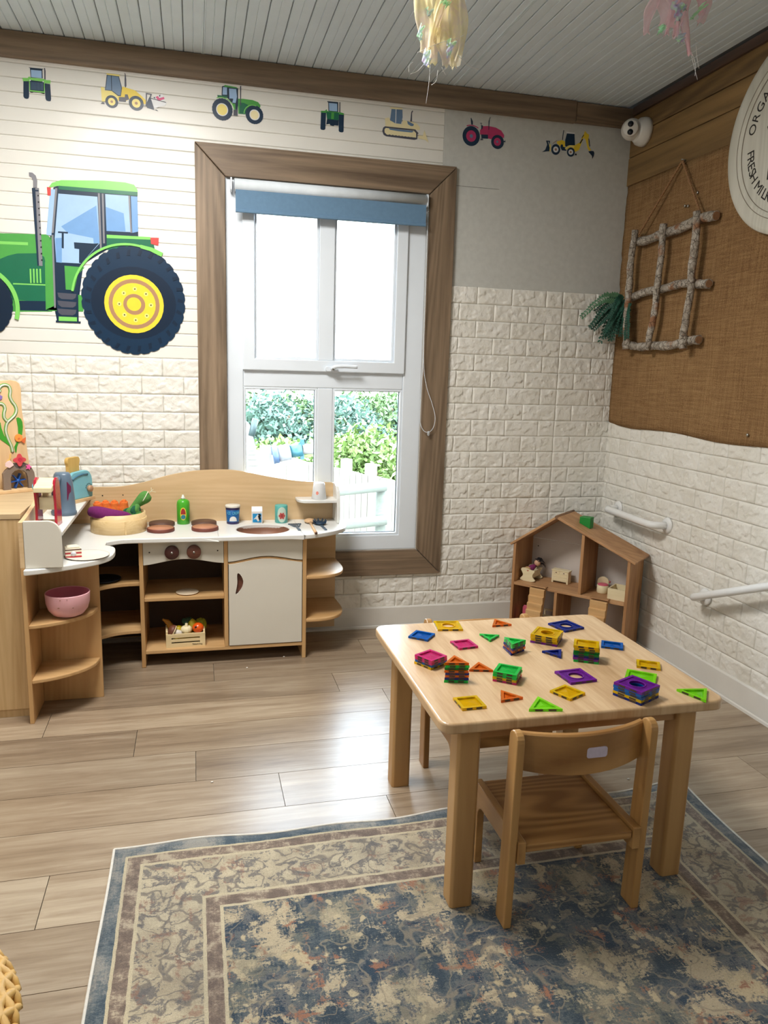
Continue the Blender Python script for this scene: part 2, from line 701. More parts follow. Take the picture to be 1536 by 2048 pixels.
def brick_row(parent, place, r, s0, s1, seam, z, shift=0):
    """one course between s0 and s1; panels of four bricks start at seam + k*0.70"""
    k = math.floor((s0 - seam) / 0.70)
    while seam + k * 0.70 < s1:
        st = seam + k * 0.70
        ws = [0.0875, 0.175, 0.175, 0.175, 0.0875] if (r + k + shift) % 2 else [0.175] * 4
        x_ = st
        for w in ws:
            a, b2 = max(x_, s0), min(x_ + w, s1)
            x_ += w
            if b2 - a < 0.012:
                continue
            me = random.choice(B_FULL if b2 - a > 0.1 else B_HALF)
            nat = BWD if b2 - a > 0.1 else BWD / 2
            place(me, a, z, (b2 - a) / nat)
        k += 1


def place_back(me, s, z, sx):
    inst(me, 'brick', wall_back, (s, 0, z), 0, (sx, 1, 1))


for r in range(20):
    brick_row(wall_back, place_back, r, AX1 - 0.01, -0.002, -0.305, ZR - BHT * (r + 1))
for r in (17, 18, 19):
    brick_row(wall_back, place_back, r, -1.99, AX1 - 0.01, -0.305, ZR - BHT * (r + 1))
for r in range(10):
    brick_row(wall_back, place_back, r, -3.75, AX0 + 0.01, -2.69, ZL - BHT * (r + 1))

# ================================================================ right wall
wall_right = struct('wall_right', 'wall of timber boards and hessian above white foam bricks', 'wall')
MB().box(0, Y0, -0.02, 0.12, 0.12, CEIL).build('wall_core', m_core, wall_right)


def place_right(me, s, z, sx):
    inst(me, 'brick', wall_right, (0, -s, z), -PI / 2, (sx, 1, 1))


for r in range(12):
    brick_row(wall_right, place_right, r, 0.004, 2.35, 0.21, 1.0205 - BHT * (r + 1), 1)
for z0, z1, d in ((2.135, 2.262, 0.016), (2.262, 2.358, 0.014), (2.358, CEIL, 0.016)):
    MB().box(-d, -3.2, z0 + 0.0015, 0, -0.003, z1 - 0.0015).build('timber_board', m_timber_y, wall_right, 0.003)
# other two walls of the room
MB().box(X0 - 0.12, Y0, -0.02, X0, 0.0, CEIL).build('wall_left', m_core)['kind'] = 'structure'
MB().box(X0, Y0 - 0.12, -0.02, 0.12, Y0, CEIL).build('wall_front', m_core)['kind'] = 'structure'
for n_, c_ in (('wall_left', 'plain cream wall opposite the hessian wall'), ('wall_front', 'plain cream wall behind the viewer')):
    tag(bpy.data.objects[n_], c_, 'wall')

# hessian sheet -----------------------------------------------


def hessian_material():
    m, nt, b = base_mat('hessian')
    tc = nt.nodes.new('ShaderNodeTexCoord')
    sep = nt.nodes.new('ShaderNodeSeparateXYZ')
    nt.links.new(tc.outputs['Object'], sep.inputs[0])
    v = coords(nt, (1, 1, 1), False)
    wob = noise(nt, v, 16, 3)
    ys = math_n(nt, 'ADD', math_n(nt, 'MULTIPLY', sep.outputs[1], 1450.0), math_n(nt, 'MULTIPLY', wob, 14.0))
    zs = math_n(nt, 'ADD', math_n(nt, 'MULTIPLY', sep.outputs[2], 1450.0), math_n(nt, 'MULTIPLY', wob, 14.0))
    a = math_n(nt, 'SINE', ys)
    c = math_n(nt, 'SINE', zs)
    h = math_n(nt, 'MAXIMUM', a, c)
    n1 = noise(nt, coords(nt, (1, 1, 0.05), False), 160, 3)
    n2 = noise(nt, coords(nt, (1, 0.05, 1), False), 160, 3)
    th = math_n(nt, 'ADD', math_n(nt, 'MULTIPLY', n1, 0.26), math_n(nt, 'MULTIPLY', n2, 0.26))
    th = math_n(nt, 'ADD', th, math_n(nt, 'MULTIPLY', noise(nt, coords(nt, (1, 1, 1), False), 330, 2, 0.7), 0.5))
    big = noise(nt, v, 2.2, 2)
    t = math_n(nt, 'ADD', math_n(nt, 'MULTIPLY', h, 0.16), th)
    t = math_n(nt, 'ADD', t, math_n(nt, 'MULTIPLY', big, 0.15))
    col = ramp(nt, [(0.36, lin((70, 50, 34))), (0.6, lin((126, 94, 62))), (0.85, lin((172, 140, 98)))], t)
    nt.links.new(col, b.inputs['Base Color'])
    b.inputs['Roughness'].default_value = 0.95
    b.inputs['Specular IOR Level'].default_value = 0.1
    bump(nt, b, t, 0.5, 0.002)
    return m


m_hessian = hessian_material()
ny, nz = 90, 40
mb = MB()
vs, fs = [], []
for i in range(nz + 1):
    for j in range(ny + 1):
        y = -0.006 - j / ny * 2.2
        zb = 1.021 - 0.012 * math.sin(min(1, -y / 0.3) * PI / 2) + 0.006 * math.sin(y * 9) - 0.006 * (-y)
        z = zb + (2.138 - zb) * i / nz
        edge = (0.004 * math.sin(z * 41) + 0.003 * math.sin(z * 97)) if j == 0 else 0
        vs.append((-0.012 - 0.0025 * math.sin(y * 7 + z * 3) - 0.002 * math.sin(z * 11 - y * 5), y + edge, z))
for i in range(nz):
    for j in range(ny):
        a = i * (ny + 1) + j
        fs.append((a, a + 1, a + ny + 2, a + ny + 1))
mb.add(vs, fs, True)
hes = mb.build('hessian_sheet', m_hessian)
sol = hes.modifiers.new('thickness', 'SOLIDIFY')
sol.thickness = 0.003
tag(hes, 'brown woven hessian sheet pinned over the upper right wall', 'hessian')
for u, v_ in ((1495, 870), (1395, 385), (1370, 412), (1376, 412)):
    p = at(u, v_, 0, -0.018)
    M = Matrix.Translation(p) @ Matrix.Rotation(-PI / 2, 4, 'Y')
    o = MB().lathe([(1e-6, 0.004), (0.003, 0.0036), (0.0056, 0.002), (0.006, 0)], M=M, segs=12).build('screw_head', plain('screw_steel', (170, 168, 160), 0.35, metal=0.8), hes, world=True)

# ================================================================ trims
t1 = struct('trim_1', 'stained timber beam along the top of the window wall', 'trim')
xj = at(1155, 212, 1, -0.03).x
MB().box(X0, -0.03, 2.385, xj - 0.001, 0, CEIL - 0.002).build('beam_length', m_timber_x, t1, 0.003)
MB().box(xj + 0.001, -0.026, 2.388, -0.017, 0, CEIL - 0.004).build('beam_length', m_timber_x, t1, 0.003)
t2 = MB().box(-0.03, -3.2, 2.44, -0.0, -0.03, CEIL - 0.002).build('trim_2', m_dark_timber, None, 0.002)
tag(t2, 'dark timber strip where the ceiling meets the boarded wall', 'trim', None, 'structure')


def skirting(name, label, L, loc, rz):
    o = thing(name, label, 'baseboard', loc, rz, None, 'structure')
    MB().prism([(0, 0), (-0.017, 0), (-0.017, 0.004), (-0.0135, 0.008), (-0.0135, 0.098), (-0.010, 0.105), (0, 0.105)], 'yz', 0, L).build('board', m_skirt, o)
    MB().prism([(-0.017, 0), (-0.022, 0), (-0.0215, 0.010), (-0.017, 0.014)], 'yz', 0, L).build('bead', m_skirt, o)
    return o


skirting('baseboard_back', 'white skirting board under the window wall', 4.6, (X0, 0, 0), 0)
skirting('baseboard_right', 'white skirting board under the right brick wall', 3.5, (0, -0.02, 0), -PI / 2)

# ================================================================ window
win = struct('window_1', 'tall white four pane window in a stained timber surround', 'window', (-1.4455, 0, WZ0))


def mitre(poly, mat, name='frame_board'):
    return MB().prism(poly, 'xz', -0.022, 0.0).build(name, mat, win, 0.003, world=True)


gp = 0.0012
mitre([(AX0, AZ1), (AX1, AZ1), (WX1 - gp, WZ1 + gp), (WX0 + gp, WZ1 + gp)][::-1], m_timber_x)
mitre([(AX0, AZ0), (WX0 + gp, WZ0 - gp), (WX1 - gp, WZ0 - gp), (AX1, AZ0)][::-1], m_timber_x)
mitre([(AX0, AZ0 + 2 * gp), (AX0, AZ1 - 2 * gp), (WX0 - gp, WZ1 - gp), (WX0 - gp, WZ0 + gp)], m_timber_z)
mitre([(AX1, AZ0 + 2 * gp), (WX1 + gp, WZ0 + gp), (WX1 + gp, WZ1 - gp), (AX1, AZ1 - 2 * gp)], m_timber_z)


def rect_ring(mb, o, i, ya, yb):
    (a, b, c, d), (e, f, g, h) = o, i
    return mb.ring([(a, b), (c, b), (c, d), (a, d)], [(e, f), (g, f), (g, h), (e, h)], 'xz', ya, yb)


mb = MB()
rect_ring(mb, (WX0, WZ0, WX1, WZ1), (-1.822, 0.462, -1.088, 1.952), 0.0, 0.075)
mb.build('outer_frame', m_white, win, 0.004, world=True)
MB().box(-1.822, 0.004, 1.155, -1.088, 0.07, 1.232).build('transom', m_white, win, 0.004, world=True)
MB().box(-1.489, 0.004, 0.462, -1.418, 0.07, 1.155).build('mullion', m_white, win, 0.004, world=True)
sash = rect_ring(MB(), (-1.824, 1.228, -1.086, 1.954), (-1.772, 1.279, -1.138, 1.90), -0.012, 0.05).build('sash', m_white, win, 0.004, world=True)
MB().box(-1.489, -0.006, 1.279, -1.420, 0.048, 1.90).build('sash_mullion', m_white, sash, 0.003, world=True)
for a, b_, c, d in ((-1.772, 1.279, -1.489, 1.90), (-1.420, 1.279, -1.138, 1.90)):
    rect_ring(MB(), (a, b_, c, d), (a + 0.011, b_ + 0.011, c - 0.011, d - 0.011), 0.004, 0.03).build('glazing_bead', m_white, sash, 0.002, world=True)
    MB().box(a + 0.004, 0.03, b_ + 0.004, c - 0.004, 0.036, d - 0.004).build('pane', m_glass, sash, world=True)
m_gasket = plain('gasket_dark', (40, 46, 52), 0.6)
for a, b_, c, d in ((-1.822, 0.462, -1.489, 1.155), (-1.418, 0.462, -1.088, 1.155)):
    rect_ring(MB(), (a, b_, c, d), (a + 0.010, b_ + 0.010, c - 0.010, d - 0.010), 0.006, 0.03).build('glazing_bead', m_white, win, 0.002, world=True)
    rect_ring(MB(), (a + 0.006, b_ + 0.006, c - 0.006, d - 0.006), (a + 0.0125, b_ + 0.0125, c - 0.0125, d - 0.0125), 0.028, 0.034).build('gasket', m_gasket, win, world=True)
    MB().box(a + 0.004, 0.034, b_ + 0.004, c - 0.004, 0.040, d - 0.004).build('pane', m_glass, win, world=True)
# lining of the opening outside the frame, sill
rect_ring(MB(), (WX0 - 0.002, WZ0 - 0.002, WX1 + 0.002, WZ1 + 0.002), (WX0 + 0.004, WZ0 + 0.004, WX1 - 0.004, WZ1 - 0.004), 0.075, 0.125).build('reveal', m_white, win, world=True)
# handle
hp = at(664, 738, 1, -0.02)
h = MB().prism(rrect(hp.x - 0.03, hp.z - 0.011, hp.x + 0.026, hp.z + 0.011, 0.009), 'xz', -0.026, -0.012).build('handle', m_white, win, 0.002, world=True)
MB().tube(smooth_path([(hp.x, -0.028, hp.z), (hp.x, -0.042, hp.z + 0.003), (hp.x + 0.012, -0.05, hp.z + 0.010), (hp.x + 0.05, -0.05, hp.z + 0.013), (hp.x + 0.11, -0.048, hp.z + 0.011)], 6),
          [0.009] * 6 + [0.0095] * 6 + [0.0085] * 6 + [0.0078] * 7, 10).build('lever', m_white, h, world=True)
MB().lathe([(0.0045, 0), (0.0045, 0.003), (1e-6, 0.0035)], M=Matrix.Translation((hp.x, -0.051, hp.z)) @ Matrix.Rotation(PI / 2, 4, 'X'), segs=12).build('lock', m_joint, h, world=True)

# roller blind
m_blind = plain('blind_blue_grey', (96, 128, 156), 0.8, 0.05, 60)
bl = thing('roller_blind', 'blue grey roller blind pulled up to the top of the window', 'blind', (-1.435, -0.03, 1.88))
M = Matrix.Translation((-1.862, -0.027, 1.990)) @ Matrix.Rotation(PI / 2, 4, 'Y')
MB().lathe([(0.001, 0.006), (0.0255, 0.006), (0.0255, 0.846), (0.001, 0.846)], M=M, segs=32).build('rolled_fabric', plain('blind_backing', (214, 222, 228), 0.7), bl, world=True)
MB().box(-1.853, -0.0545, 1.884, -1.022, -0.0535, 1.9668).build('fabric', m_blind, bl, world=True)
MB().prism(rrect(-0.059, 1.876, -0.049, 1.89, 0.004, 3), 'yz', -1.853, -1.022).build('bottom_bar', m_blind, bl, world=True)
for xx in (-1.870, -1.014):
    MB().prism(rrect(-0.05, 1.962, -0.002, 2.016, 0.01, 4), 'yz', xx - 0.003, xx + 0.003).build('end_bracket', m_white, bl, world=True)
pts = [(-1.008, -0.034, 1.97), (-1.006, -0.036, 1.6), (-1.003, -0.036, 1.30), (-0.985, -0.036, 1.18), (-0.955, -0.036, 1.10), (-0.936, -0.036, 1.035), (-0.942, -0.036, 0.985),
       (-0.965, -0.036, 0.962), (-0.992, -0.036, 0.972), (-1.010, -0.036, 1.02), (-1.009, -0.036, 1.12), (-1.004, -0.032, 1.30), (-1.003, -0.030, 1.6), (-1.003, -0.026, 1.97)]
cp = smooth_path(pts, 14)
mb = MB().tube(cp, 0.0008, 5)
acc = 0.0
for a, b_ in zip(cp[:-1], cp[1:]):
    L = (b_ - a).length
    while acc < L:
        q = a + (b_ - a) * (acc / L)
        mb.ball(q, 0.0021, 4)
        acc += 0.0058
    acc -= L
ch = mb.build('bead_chain', m_white, bl, world=True)
ch['kind'] = 'stuff'
MB().lathe([(0.002, 0.0), (0.006, 0.004), (0.006, 0.018), (0.003, 0.022)], -0.965, -0.036, 12).build('chain_connector', clear_plastic('clear_connector', (220, 224, 226), 0.6), bl)
bpy.data.objects['chain_connector'].location = (1.435, 0.03, -1.88 + 0.945)

# ================================================================ garden outside the window
GZ = -1.1
m_ground = plain('garden_ground', (128, 122, 104), 0.95, 0.15, 3, bmp=0.3)
mb = MB()
vs, fs = [], []
n = 30
for i in range(n + 1):
    for j in range(n + 1):
        xx = -14 + 28 * j / n
        yy = 0.3 + 26 * i / n
        zz = GZ + max(0, yy - 5.0) * 0.17 + 0.05 * math.sin(xx * 2.1 + yy)
        vs.append((xx, yy, min(zz, 0.55)))
for i in range(n):
    for j in range(n):
        a = i * (n + 1) + j
        fs.append((a, a + 1, a + n + 2, a + n + 1))
mb.add(vs, fs, True)
o = mb.build('ground', m_ground)
tag(o, 'pale dry ground rising behind the garden fence', 'ground', None, 'structure')
o.modifiers.new('thickness', 'SOLIDIFY').thickness = 0.1

m_fence = wood('weathered_fence', (96, 92, 82), (118, 113, 102), 2, 20, 0.08, 0.85)
m_rail = wood('grey_rail', (70, 73, 64), (92, 94, 84), 0, 20, 0.08, 0.85)
fz = 0.25
pa = at(668, 935, 2, fz)
pb = at(803, 965, 2, fz)
d = (pb - pa).normalized()
st = pa - d * 2.2
fen = thing('garden_fence', 'pale upright board fence running down past the window', 'fence', (st.x, st.y, GZ), math.atan2(d.y, d.x))
fb = MB().box(0.003, 0, 0, 0.097, 0.02, fz - GZ).mesh('fence_board', m_fence)
for k in range(46):
    inst(fb, 'fence_board', fen, (k * 0.1, random.uniform(-0.003, 0.003), random.uniform(-0.006, 0.006)))
for zz in (0.25, 1.05):
    MB().box(0, 0.02, zz, 4.6, 0.06, zz + 0.08).build('fence_rail', m_fence, fen)
for u, v_ in ((701, 930), (746, 947), (560, 925)):
    q = at(u, v_, 2, fz + 0.10)
    k = (Vector((q.x, q.y, 0)) - Vector((st.x, st.y, 0))).dot(Vector((d.x, d.y, 0)))
    MB().box(k - 0.045, 0.022, 0, k + 0.045, 0.11, fz - GZ + 0.10).build('fence_post', m_fence, fen, 0.006)

gy = 2.45
r1a, r1b = at(655, 984, 1, gy), at(772, 972, 1, gy)
r2a, r2b = at(655, 1053, 1, gy), at(772, 1040, 1, gy)
rf = thing('rail_fence', 'low round rail fence in front of the board fence', 'fence', (r1b.x, gy, GZ))
for a, b_ in ((r1a, r1b), (r2a, r2b)):
    ext = a + (a - b_) * 2.2
    MB().tube([ext, b_], 0.042, 12).build('rail', m_rail, rf, world=True)
pp = at(762, 1020, 1, gy + 0.05)
MB().tube([(pp.x, gy + 0.06, GZ), (pp.x, gy + 0.06, r1b.z + 0.03)], 0.045, 12).build('post', m_rail, rf, world=True)

# shed gable and the green pipe at the left of the view
m_shed = plain('shed_render', (112, 108, 102), 0.8, 0.06, 8)
sy = 3.2
sh = thing('garden_shed', 'white shed gable with a sloping edge at the left of the window view', 'shed', (at(470, 900, 1, sy).x, sy, GZ))
pl = [at(u, v_, 1, sy) for u, v_ in ((380, 760), (500, 850), (508, 880), (523, 945), (527, 1100), (380, 1100))]
MB().prism([(p.x, p.z) for p in pl], 'xz', sy, sy + 0.6).build('gable_wall', m_shed, sh, world=True)
c0, c1 = at(484, 820, 1, sy - 0.06), at(508, 832, 1, sy - 0.06)
MB().tube([at(503, 872, 1, sy - 0.06), at(511, 838, 1, sy - 0.06)], 0.028, 8).build('gutter_pipe', plain('gutter_green', (36, 52, 52), 0.5), sh, world=True)
for v_ in (892, 900, 908, 918, 930):
    a, b_ = at(496, v_, 1, sy - 0.004), at(508 + (v_ - 892) * 0.2, v_, 1, sy - 0.004)
    MB().box(a.x, sy - 0.006, a.z - 0.006, b_.x, sy + 0.01, a.z + 0.006).build('ledge', m_fence, sh, world=True)
py = 2.9
m_teal = plain('pipe_teal', (18, 66, 74), 0.4, 0.1)
m_pale = plain('pipe_pale', (104, 104, 108), 0.4, 0.1)
pst = at(533, 960, 1, py)
pi_ = thing('garden_tap_post', 'white post carrying a teal and silver pipe outside the window', 'post', (pst.x, py, GZ))
MB().box(pst.x - 0.05, py, GZ, pst.x + 0.05, py + 0.09, at(533, 893, 1, py).z).build('post', m_shed, pi_, world=True)
a, b_, c, e = at(545, 910, 1, py - 0.08), at(556, 908, 1, py - 0.08), at(580, 903, 1, py - 0.08), at(603, 898, 1, py - 0.08)
MB().tube([a, b_], 0.075, 16).build('end_cap', plain('pipe_blue', (44, 62, 84), 0.4), pi_, world=True)
MB().tube([b_, c], 0.068, 16).build('collar', m_pale, pi_, world=True)
MB().tube([c, e], [0.055, 0.06], 16).build('pipe', m_teal, pi_, world=True)
MB().box(e.x - 0.01, py - 0.1, e.z - 0.085, e.x + 0.02, py - 0.06, e.z + 0.085).build('flange', m_teal, pi_, world=True)
MB().tube([e, e + Vector((0.17, 0.04, -0.003))], 0.045, 10).build('rail', m_shed, pi_, world=True)
MB().tube(smooth_path([a, a + Vector((0.02, 0, -0.12)), a + Vector((0.0, 0, -0.3))], 6), 0.012, 6).build('hose', m_pale, pi_, world=True)


def leaf_material(name, c1, c2):
    m, nt, b = base_mat(name)
    v = coords(nt)
    nz_ = noise(nt, v, 2.5, 3)
    nt.links.new(ramp(nt, [(0.3, lin(c1)), (0.7, lin(c2))], nz_), b.inputs['Base Color'])
    b.inputs['Roughness'].default_value = 0.55
    return m


m_leafs = [leaf_material('shrub_leaf_%d' % i, a, b_) for i, (a, b_) in enumerate((((62, 84, 48), (98, 120, 72)), ((56, 80, 68), (88, 114, 98)), ((80, 104, 46), (116, 138, 72))))]
m_bark0 = plain('shrub_bark', (96, 80, 62), 0.9, 0.2)


def shrub(c, rx, rz, mi, label, nl, seed):
    rg = np.random.default_rng(seed)
    t = thing('shrub', label, 'shrub', (c[0], c[1], c[2]), 0, 'shrubs behind the garden fence')
    vs, fs = [], []
    for k in range(nl):
        a, b2 = rg.uniform(0, 2 * PI), math.acos(rg.uniform(-0.35, 1))
        rr = rg.uniform(0.62, 1.0) * (0.86 + 0.16 * math.sin(3 * a + seed) * math.sin(2.6 * b2 + seed))
        p = np.array([rx * rr * math.sin(b2) * math.cos(a), rx * rr * math.sin(b2) * math.sin(a), rz * 0.35 + rz * 0.65 * rr * math.cos(b2)])
        s = rg.uniform(0.03, 0.065)
        e1 = rg.normal(size=3)
        e1 /= np.linalg.norm(e1)
        e2 = np.cross(e1, rg.normal(size=3))
        e2 /= np.linalg.norm(e2) + 1e-9
        o_ = len(vs)
        vs += [tuple(p - e1 * s), tuple(p + e2 * s * 0.5), tuple(p + e1 * s), tuple(p - e2 * s * 0.5)]
        fs.append((o_, o_ + 1, o_ + 2, o_ + 3))
    me = bpy.data.meshes.new('foliage')
    me.from_pydata(vs, [], fs)
    me.materials.append(m_leafs[mi])
    f_ = bpy.data.objects.new('foliage', me)
    f_.parent = t
    COL.objects.link(f_)
    mb = MB()
    for k in range(4):
        a = k * 1.6 + seed
        mb.tube(smooth_path([(0, 0, 0), (0.1 * math.cos(a), 0.1 * math.sin(a), rz * 0.3), (rx * 0.5 * math.cos(a), rx * 0.5 * math.sin(a), rz * 0.7)], 4), 0.02, 6)
    mb.build('stem', m_bark0, t)


SHR = [(470, 770, 9.5, 1.3, 0, 'light green shrub furthest left behind the fence'), (530, 770, 8.6, 0.9, 1, 'blue green shrub behind the teal pipe'),
       (598, 772, 9.4, 1.2, 0, 'tall green shrub beside the left edge of the window mullion'), (672, 772, 9.0, 1.1, 1, 'dark green shrub right behind the window mullion'),
       (730, 772, 10.0, 1.2, 0, 'tall green shrub high in the lower right pane'), (800, 774, 11.0, 1.3, 0, 'green shrub at the top right corner of the lower right pane'),
       (690, 850, 7.0, 0.75, 2, 'bright green shrub low behind the pale fence boards'), (745, 838, 6.8, 0.8, 2, 'bright yellow green shrub in the middle of the lower right pane'),
       (795, 880, 6.2, 0.6, 2, 'small bright shrub at the right edge of the lower right pane'), (560, 860, 7.6, 0.6, 2, 'low bright shrub above the teal pipe'),
       (615, 880, 6.6, 0.5, 2, 'low bright shrub right of the teal pipe'),
       (400, 772, 9.6, 1.3, 1, 'blue green shrub hidden left of the window frame'), (330, 772, 8.8, 1.2, 0, 'green shrub further left beyond the window frame'),
       (880, 775, 9.6, 1.3, 1, 'blue green shrub hidden right of the window frame'), (960, 778, 9.0, 1.2, 0, 'green shrub further right beyond the window frame')]
for k, (u, v_, yy, rad, mi, lab) in enumerate(SHR):
    top = at(u, v_, 1, yy)
    gz = min(0.55, GZ + max(0, yy - 5.0) * 0.17)
    shrub((top.x, top.y, gz - 0.02), rad, max(0.5, top.z - gz), mi, lab, 5200 if rad > 0.7 else 2600, k + 3)

# ================================================================ wall stickers (flat vinyl)
SY = -0.0052


def sm(name, rgb):
    return plain('vinyl_' + name, rgb, 0.3, 0.03, 30)


V = dict(green=sm('green', (76, 158, 72)), lime=sm('lime', (128, 206, 100)), dgreen=sm('dark_green', (22, 104, 74)), navy=sm('navy', (16, 42, 66)),
         tyre=sm('tyre', (18, 46, 72)), tyre2=sm('tyre_tread', (14, 34, 56)), glass=sm('glass', (158, 190, 226)), glass2=sm('glass_shade', (112, 156, 206)),
         grey=sm('grey', (128, 128, 134)), dgrey=sm('dark_grey', (78, 80, 92)), yellow=sm('yellow', (236, 206, 60)), paley=sm('pale_yellow', (240, 222, 128)),
         brown=sm('brown', (168, 128, 96)), red=sm('red', (206, 70, 66)), pink=sm('pink', (206, 62, 118)), white=sm('white', (226, 228, 230)), black=sm('black', (22, 24, 30)),
         cream=sm('cream', (238, 226, 180)), mag=sm('magenta', (186, 54, 104)), steel=sm('steel', (100, 128, 160)))


class Sticker:
    """flat vinyl pieces laid over each other on the window wall"""

    def __init__(self, name, label, u, v, group=None, scale=1.0, off=(0, 0)):
        self.s, self.o = scale, off
        p = at(u, v, 1, SY)
        self.t = thing(name, label, 'sticker', (p.x, SY, p.z), 0, group)
        self.k = 0

    def w(self, c):
        p = at(self.o[0] + c[0] / self.s, self.o[1] + c[1] / self.s, 1, SY)
        return (p.x, p.z)

    def _b(self, mb, name, mat):
        self.k += 1
        return mb.build(name, V[mat], self.t, world=True)

    def poly(self, name, mat, pts):
        y = SY - 0.00006 * (self.k + 1)
        return self._b(MB().prism([self.w(p) for p in pts], 'xz', y, SY), name, mat)

    def disc(self, name, mat, c, r, ry=None, n=30, teeth=0):
        """r in photograph pixels of the crop"""
        x, z = self.w(c)
        e = self.w((c[0] + r, c[1]))
        f = self.w((c[0], c[1] + (ry or r)))
        R, RZ = math.hypot(e[0] - x, e[1] - z), math.hypot(f[0] - x, f[1] - z)
        pts = []
        nn = n if not teeth else teeth * 4
        for k in range(nn):
            a = 2 * PI * k / nn
            q = 1.0
            if teeth:
                q = (0.975, 1.0, 1.0, 1.0)[k % 4]
            pts.append((x + R * q * math.cos(a), z + RZ * q * math.sin(a)))
        y = SY - 0.00006 * (self.k + 1)
        return self._b(MB().prism(pts, 'xz', y, SY), name, mat)

    def arc(self, name, mat, c, r0, r1, a0, a1, n=22):
        """angles in degrees, photograph sense (clockwise from right), radii in crop pixels"""
        x, z = self.w(c)
        e = self.w((c[0] + 100, c[1]))
        f = self.w((c[0], c[1] + 100))
        sx, sz = math.hypot(e[0] - x, e[1] - z) / 100, math.hypot(f[0] - x, f[1] - z) / 100
        A = [math.radians(a0 + (a1 - a0) * k / n) for k in range(n + 1)]
        y = SY - 0.00006 * (self.k + 1)
        mb = MB()
        vs, fs = [], []
        for d_ in (SY, y):
            for r in (r0, r1):
                vs += [(x + r * sx * math.cos(a), d_, z - r * sz * math.sin(a)) for a in A]
        m_ = n + 1
        for k in range(n):
            fs += [(k, k + 1, m_ + k + 1, m_ + k), (2 * m_ + k, 3 * m_ + k, 3 * m_ + k + 1, 2 * m_ + k + 1), (k, 2 * m_ + k, 2 * m_ + k + 1, k + 1), (m_ + k, m_ + k + 1, 3 * m_ + k + 1, 3 * m_ + k)]
        fs += [(0, m_, 3 * m_, 2 * m_), (n, 2 * m_ + n, 3 * m_ + n, m_ + n)]
        mb.add(vs, fs)
        return self._b(mb, name, mat)


# large tractor, outlined in the 3.84x view of the photograph from (0, 320)
s = Sticker('tractor_decal', 'very large green tractor decal with yellow hub beside the window', 190, 710, None, 3.84, (0, 320))
s.poly('bonnet', 'green', [(-300, 570), (0, 562), (360, 572), (390, 600), (400, 1165), (150, 1165), (-300, 1150)])
s.poly('bonnet_panel', 'dgreen', [(-300, 800), (0, 760), (60, 735), (130, 718), (300, 716), (340, 745), (352, 800), (355, 1100), (150, 1075), (-300, 1060)])
s.poly('bonnet_stripe', 'lime', [(-300, 612), (215, 632), (215, 655), (-300, 632)])
s.poly('panel_line', 'lime', [(100, 945), (350, 955), (350, 965), (100, 955)])
s.poly('chassis', 'navy', [(120, 1080), (380, 1085), (385, 1160), (150, 1155)])
s.poly('cab_body', 'navy', [(440, 200), (1055, 245), (1062, 585), (820, 580), (820, 690), (640, 800), (610, 1040), (600, 1245), (440, 1245), (420, 1150), (390, 1140), (385, 560), (410, 210)])
s.poly('cab_door', 'green', [(345, 790), (395, 580), (420, 1140), (640, 1165), (640, 1040), (600, 1035), (600, 1150), (390, 1160), (352, 1150)])
s.poly('side_panel', 'green', [(495, 812), (650, 825), (600, 880), (570, 1000), (505, 995)])
s.poly('windscreen', 'glass', [(385, 225), (425, 225), (395, 580), (355, 575)])
s.poly('door_glass', 'glass', [(448, 258), (748, 282), (765, 640), (625, 795), (432, 785), (420, 600)])
s.poly('glass_shade', 'glass2', [(470, 510), (740, 350), (765, 640), (720, 640), (716, 600), (520, 560)])
s.poly('seat', 'navy', [(568, 632), (716, 642), (760, 640), (625, 795), (607, 790), (608, 685), (572, 680)])
s.poly('seat_base', 'glass2', [(425, 600), (475, 598), (475, 790), (432, 785)])
s.poly('steering_wheel', 'navy', [(446, 548), (522, 553), (522, 566), (490, 563), (490, 680), (474, 676), (474, 562), (446, 560)])
s.poly('rear_glass', 'glass', [(808, 262), (985, 275), (1010, 555), (818, 545)])
s.poly('rear_glass_shade', 'glass2', [(812, 360), (950, 410), (965, 550), (818, 545)])
s.poly('rear_window', 'glass2', [(1005, 278), (1055, 282), (1062, 550), (1016, 560)])
s.poly('roof', 'lime', [(375, 208), (400, 175), (470, 155), (800, 158), (960, 172), (1030, 190), (1057, 230), (1057, 248), (450, 198), (390, 210)])
s.poly('roof_edge', 'dgreen', [(450, 198), (1057, 246), (1057, 276), (450, 226)])
for a in ((425, 215, 440, 218, 412, 560, 397, 560), (752, 255, 766, 256, 782, 690, 768, 690), (782, 258, 795, 259, 806, 640, 792, 640), (985, 275, 997, 276, 1014, 560, 1002, 560), (397, 575, 411, 576, 430, 1135, 416, 1135)):
    s.poly('pillar', 'grey', [(a[0], a[1]), (a[2], a[3]), (a[4], a[5]), (a[6], a[7])])
s.poly('indicator', 'red', [(360, 208), (390, 210), (390, 274), (366, 272)])
s.poly('rear_deck', 'dgreen', [(820, 590), (1170, 598), (1190, 690), (820, 690)])
s.poly('rear_deck_edge', 'lime', [(820, 574), (1155, 592), (1155, 612), (820, 600)])
s.poly('tail_light', 'red', [(1155, 596), (1220, 598), (1216, 658), (1160, 645)])
s.poly('exhaust', 'grey', [(245, 215), (300, 215), (328, 815), (290, 812)])
s.poly('exhaust_shade', 'navy', [(245, 215), (272, 215), (300, 812), (288, 812)])
s.poly('exhaust_cap', 'navy', [(245, 228), (296, 230), (296, 243), (247, 240)])
s.poly('exhaust_bend', 'grey', [(222, 95), (250, 98), (275, 120), (287, 160), (285, 212), (255, 212), (255, 160), (244, 135), (224, 124)])
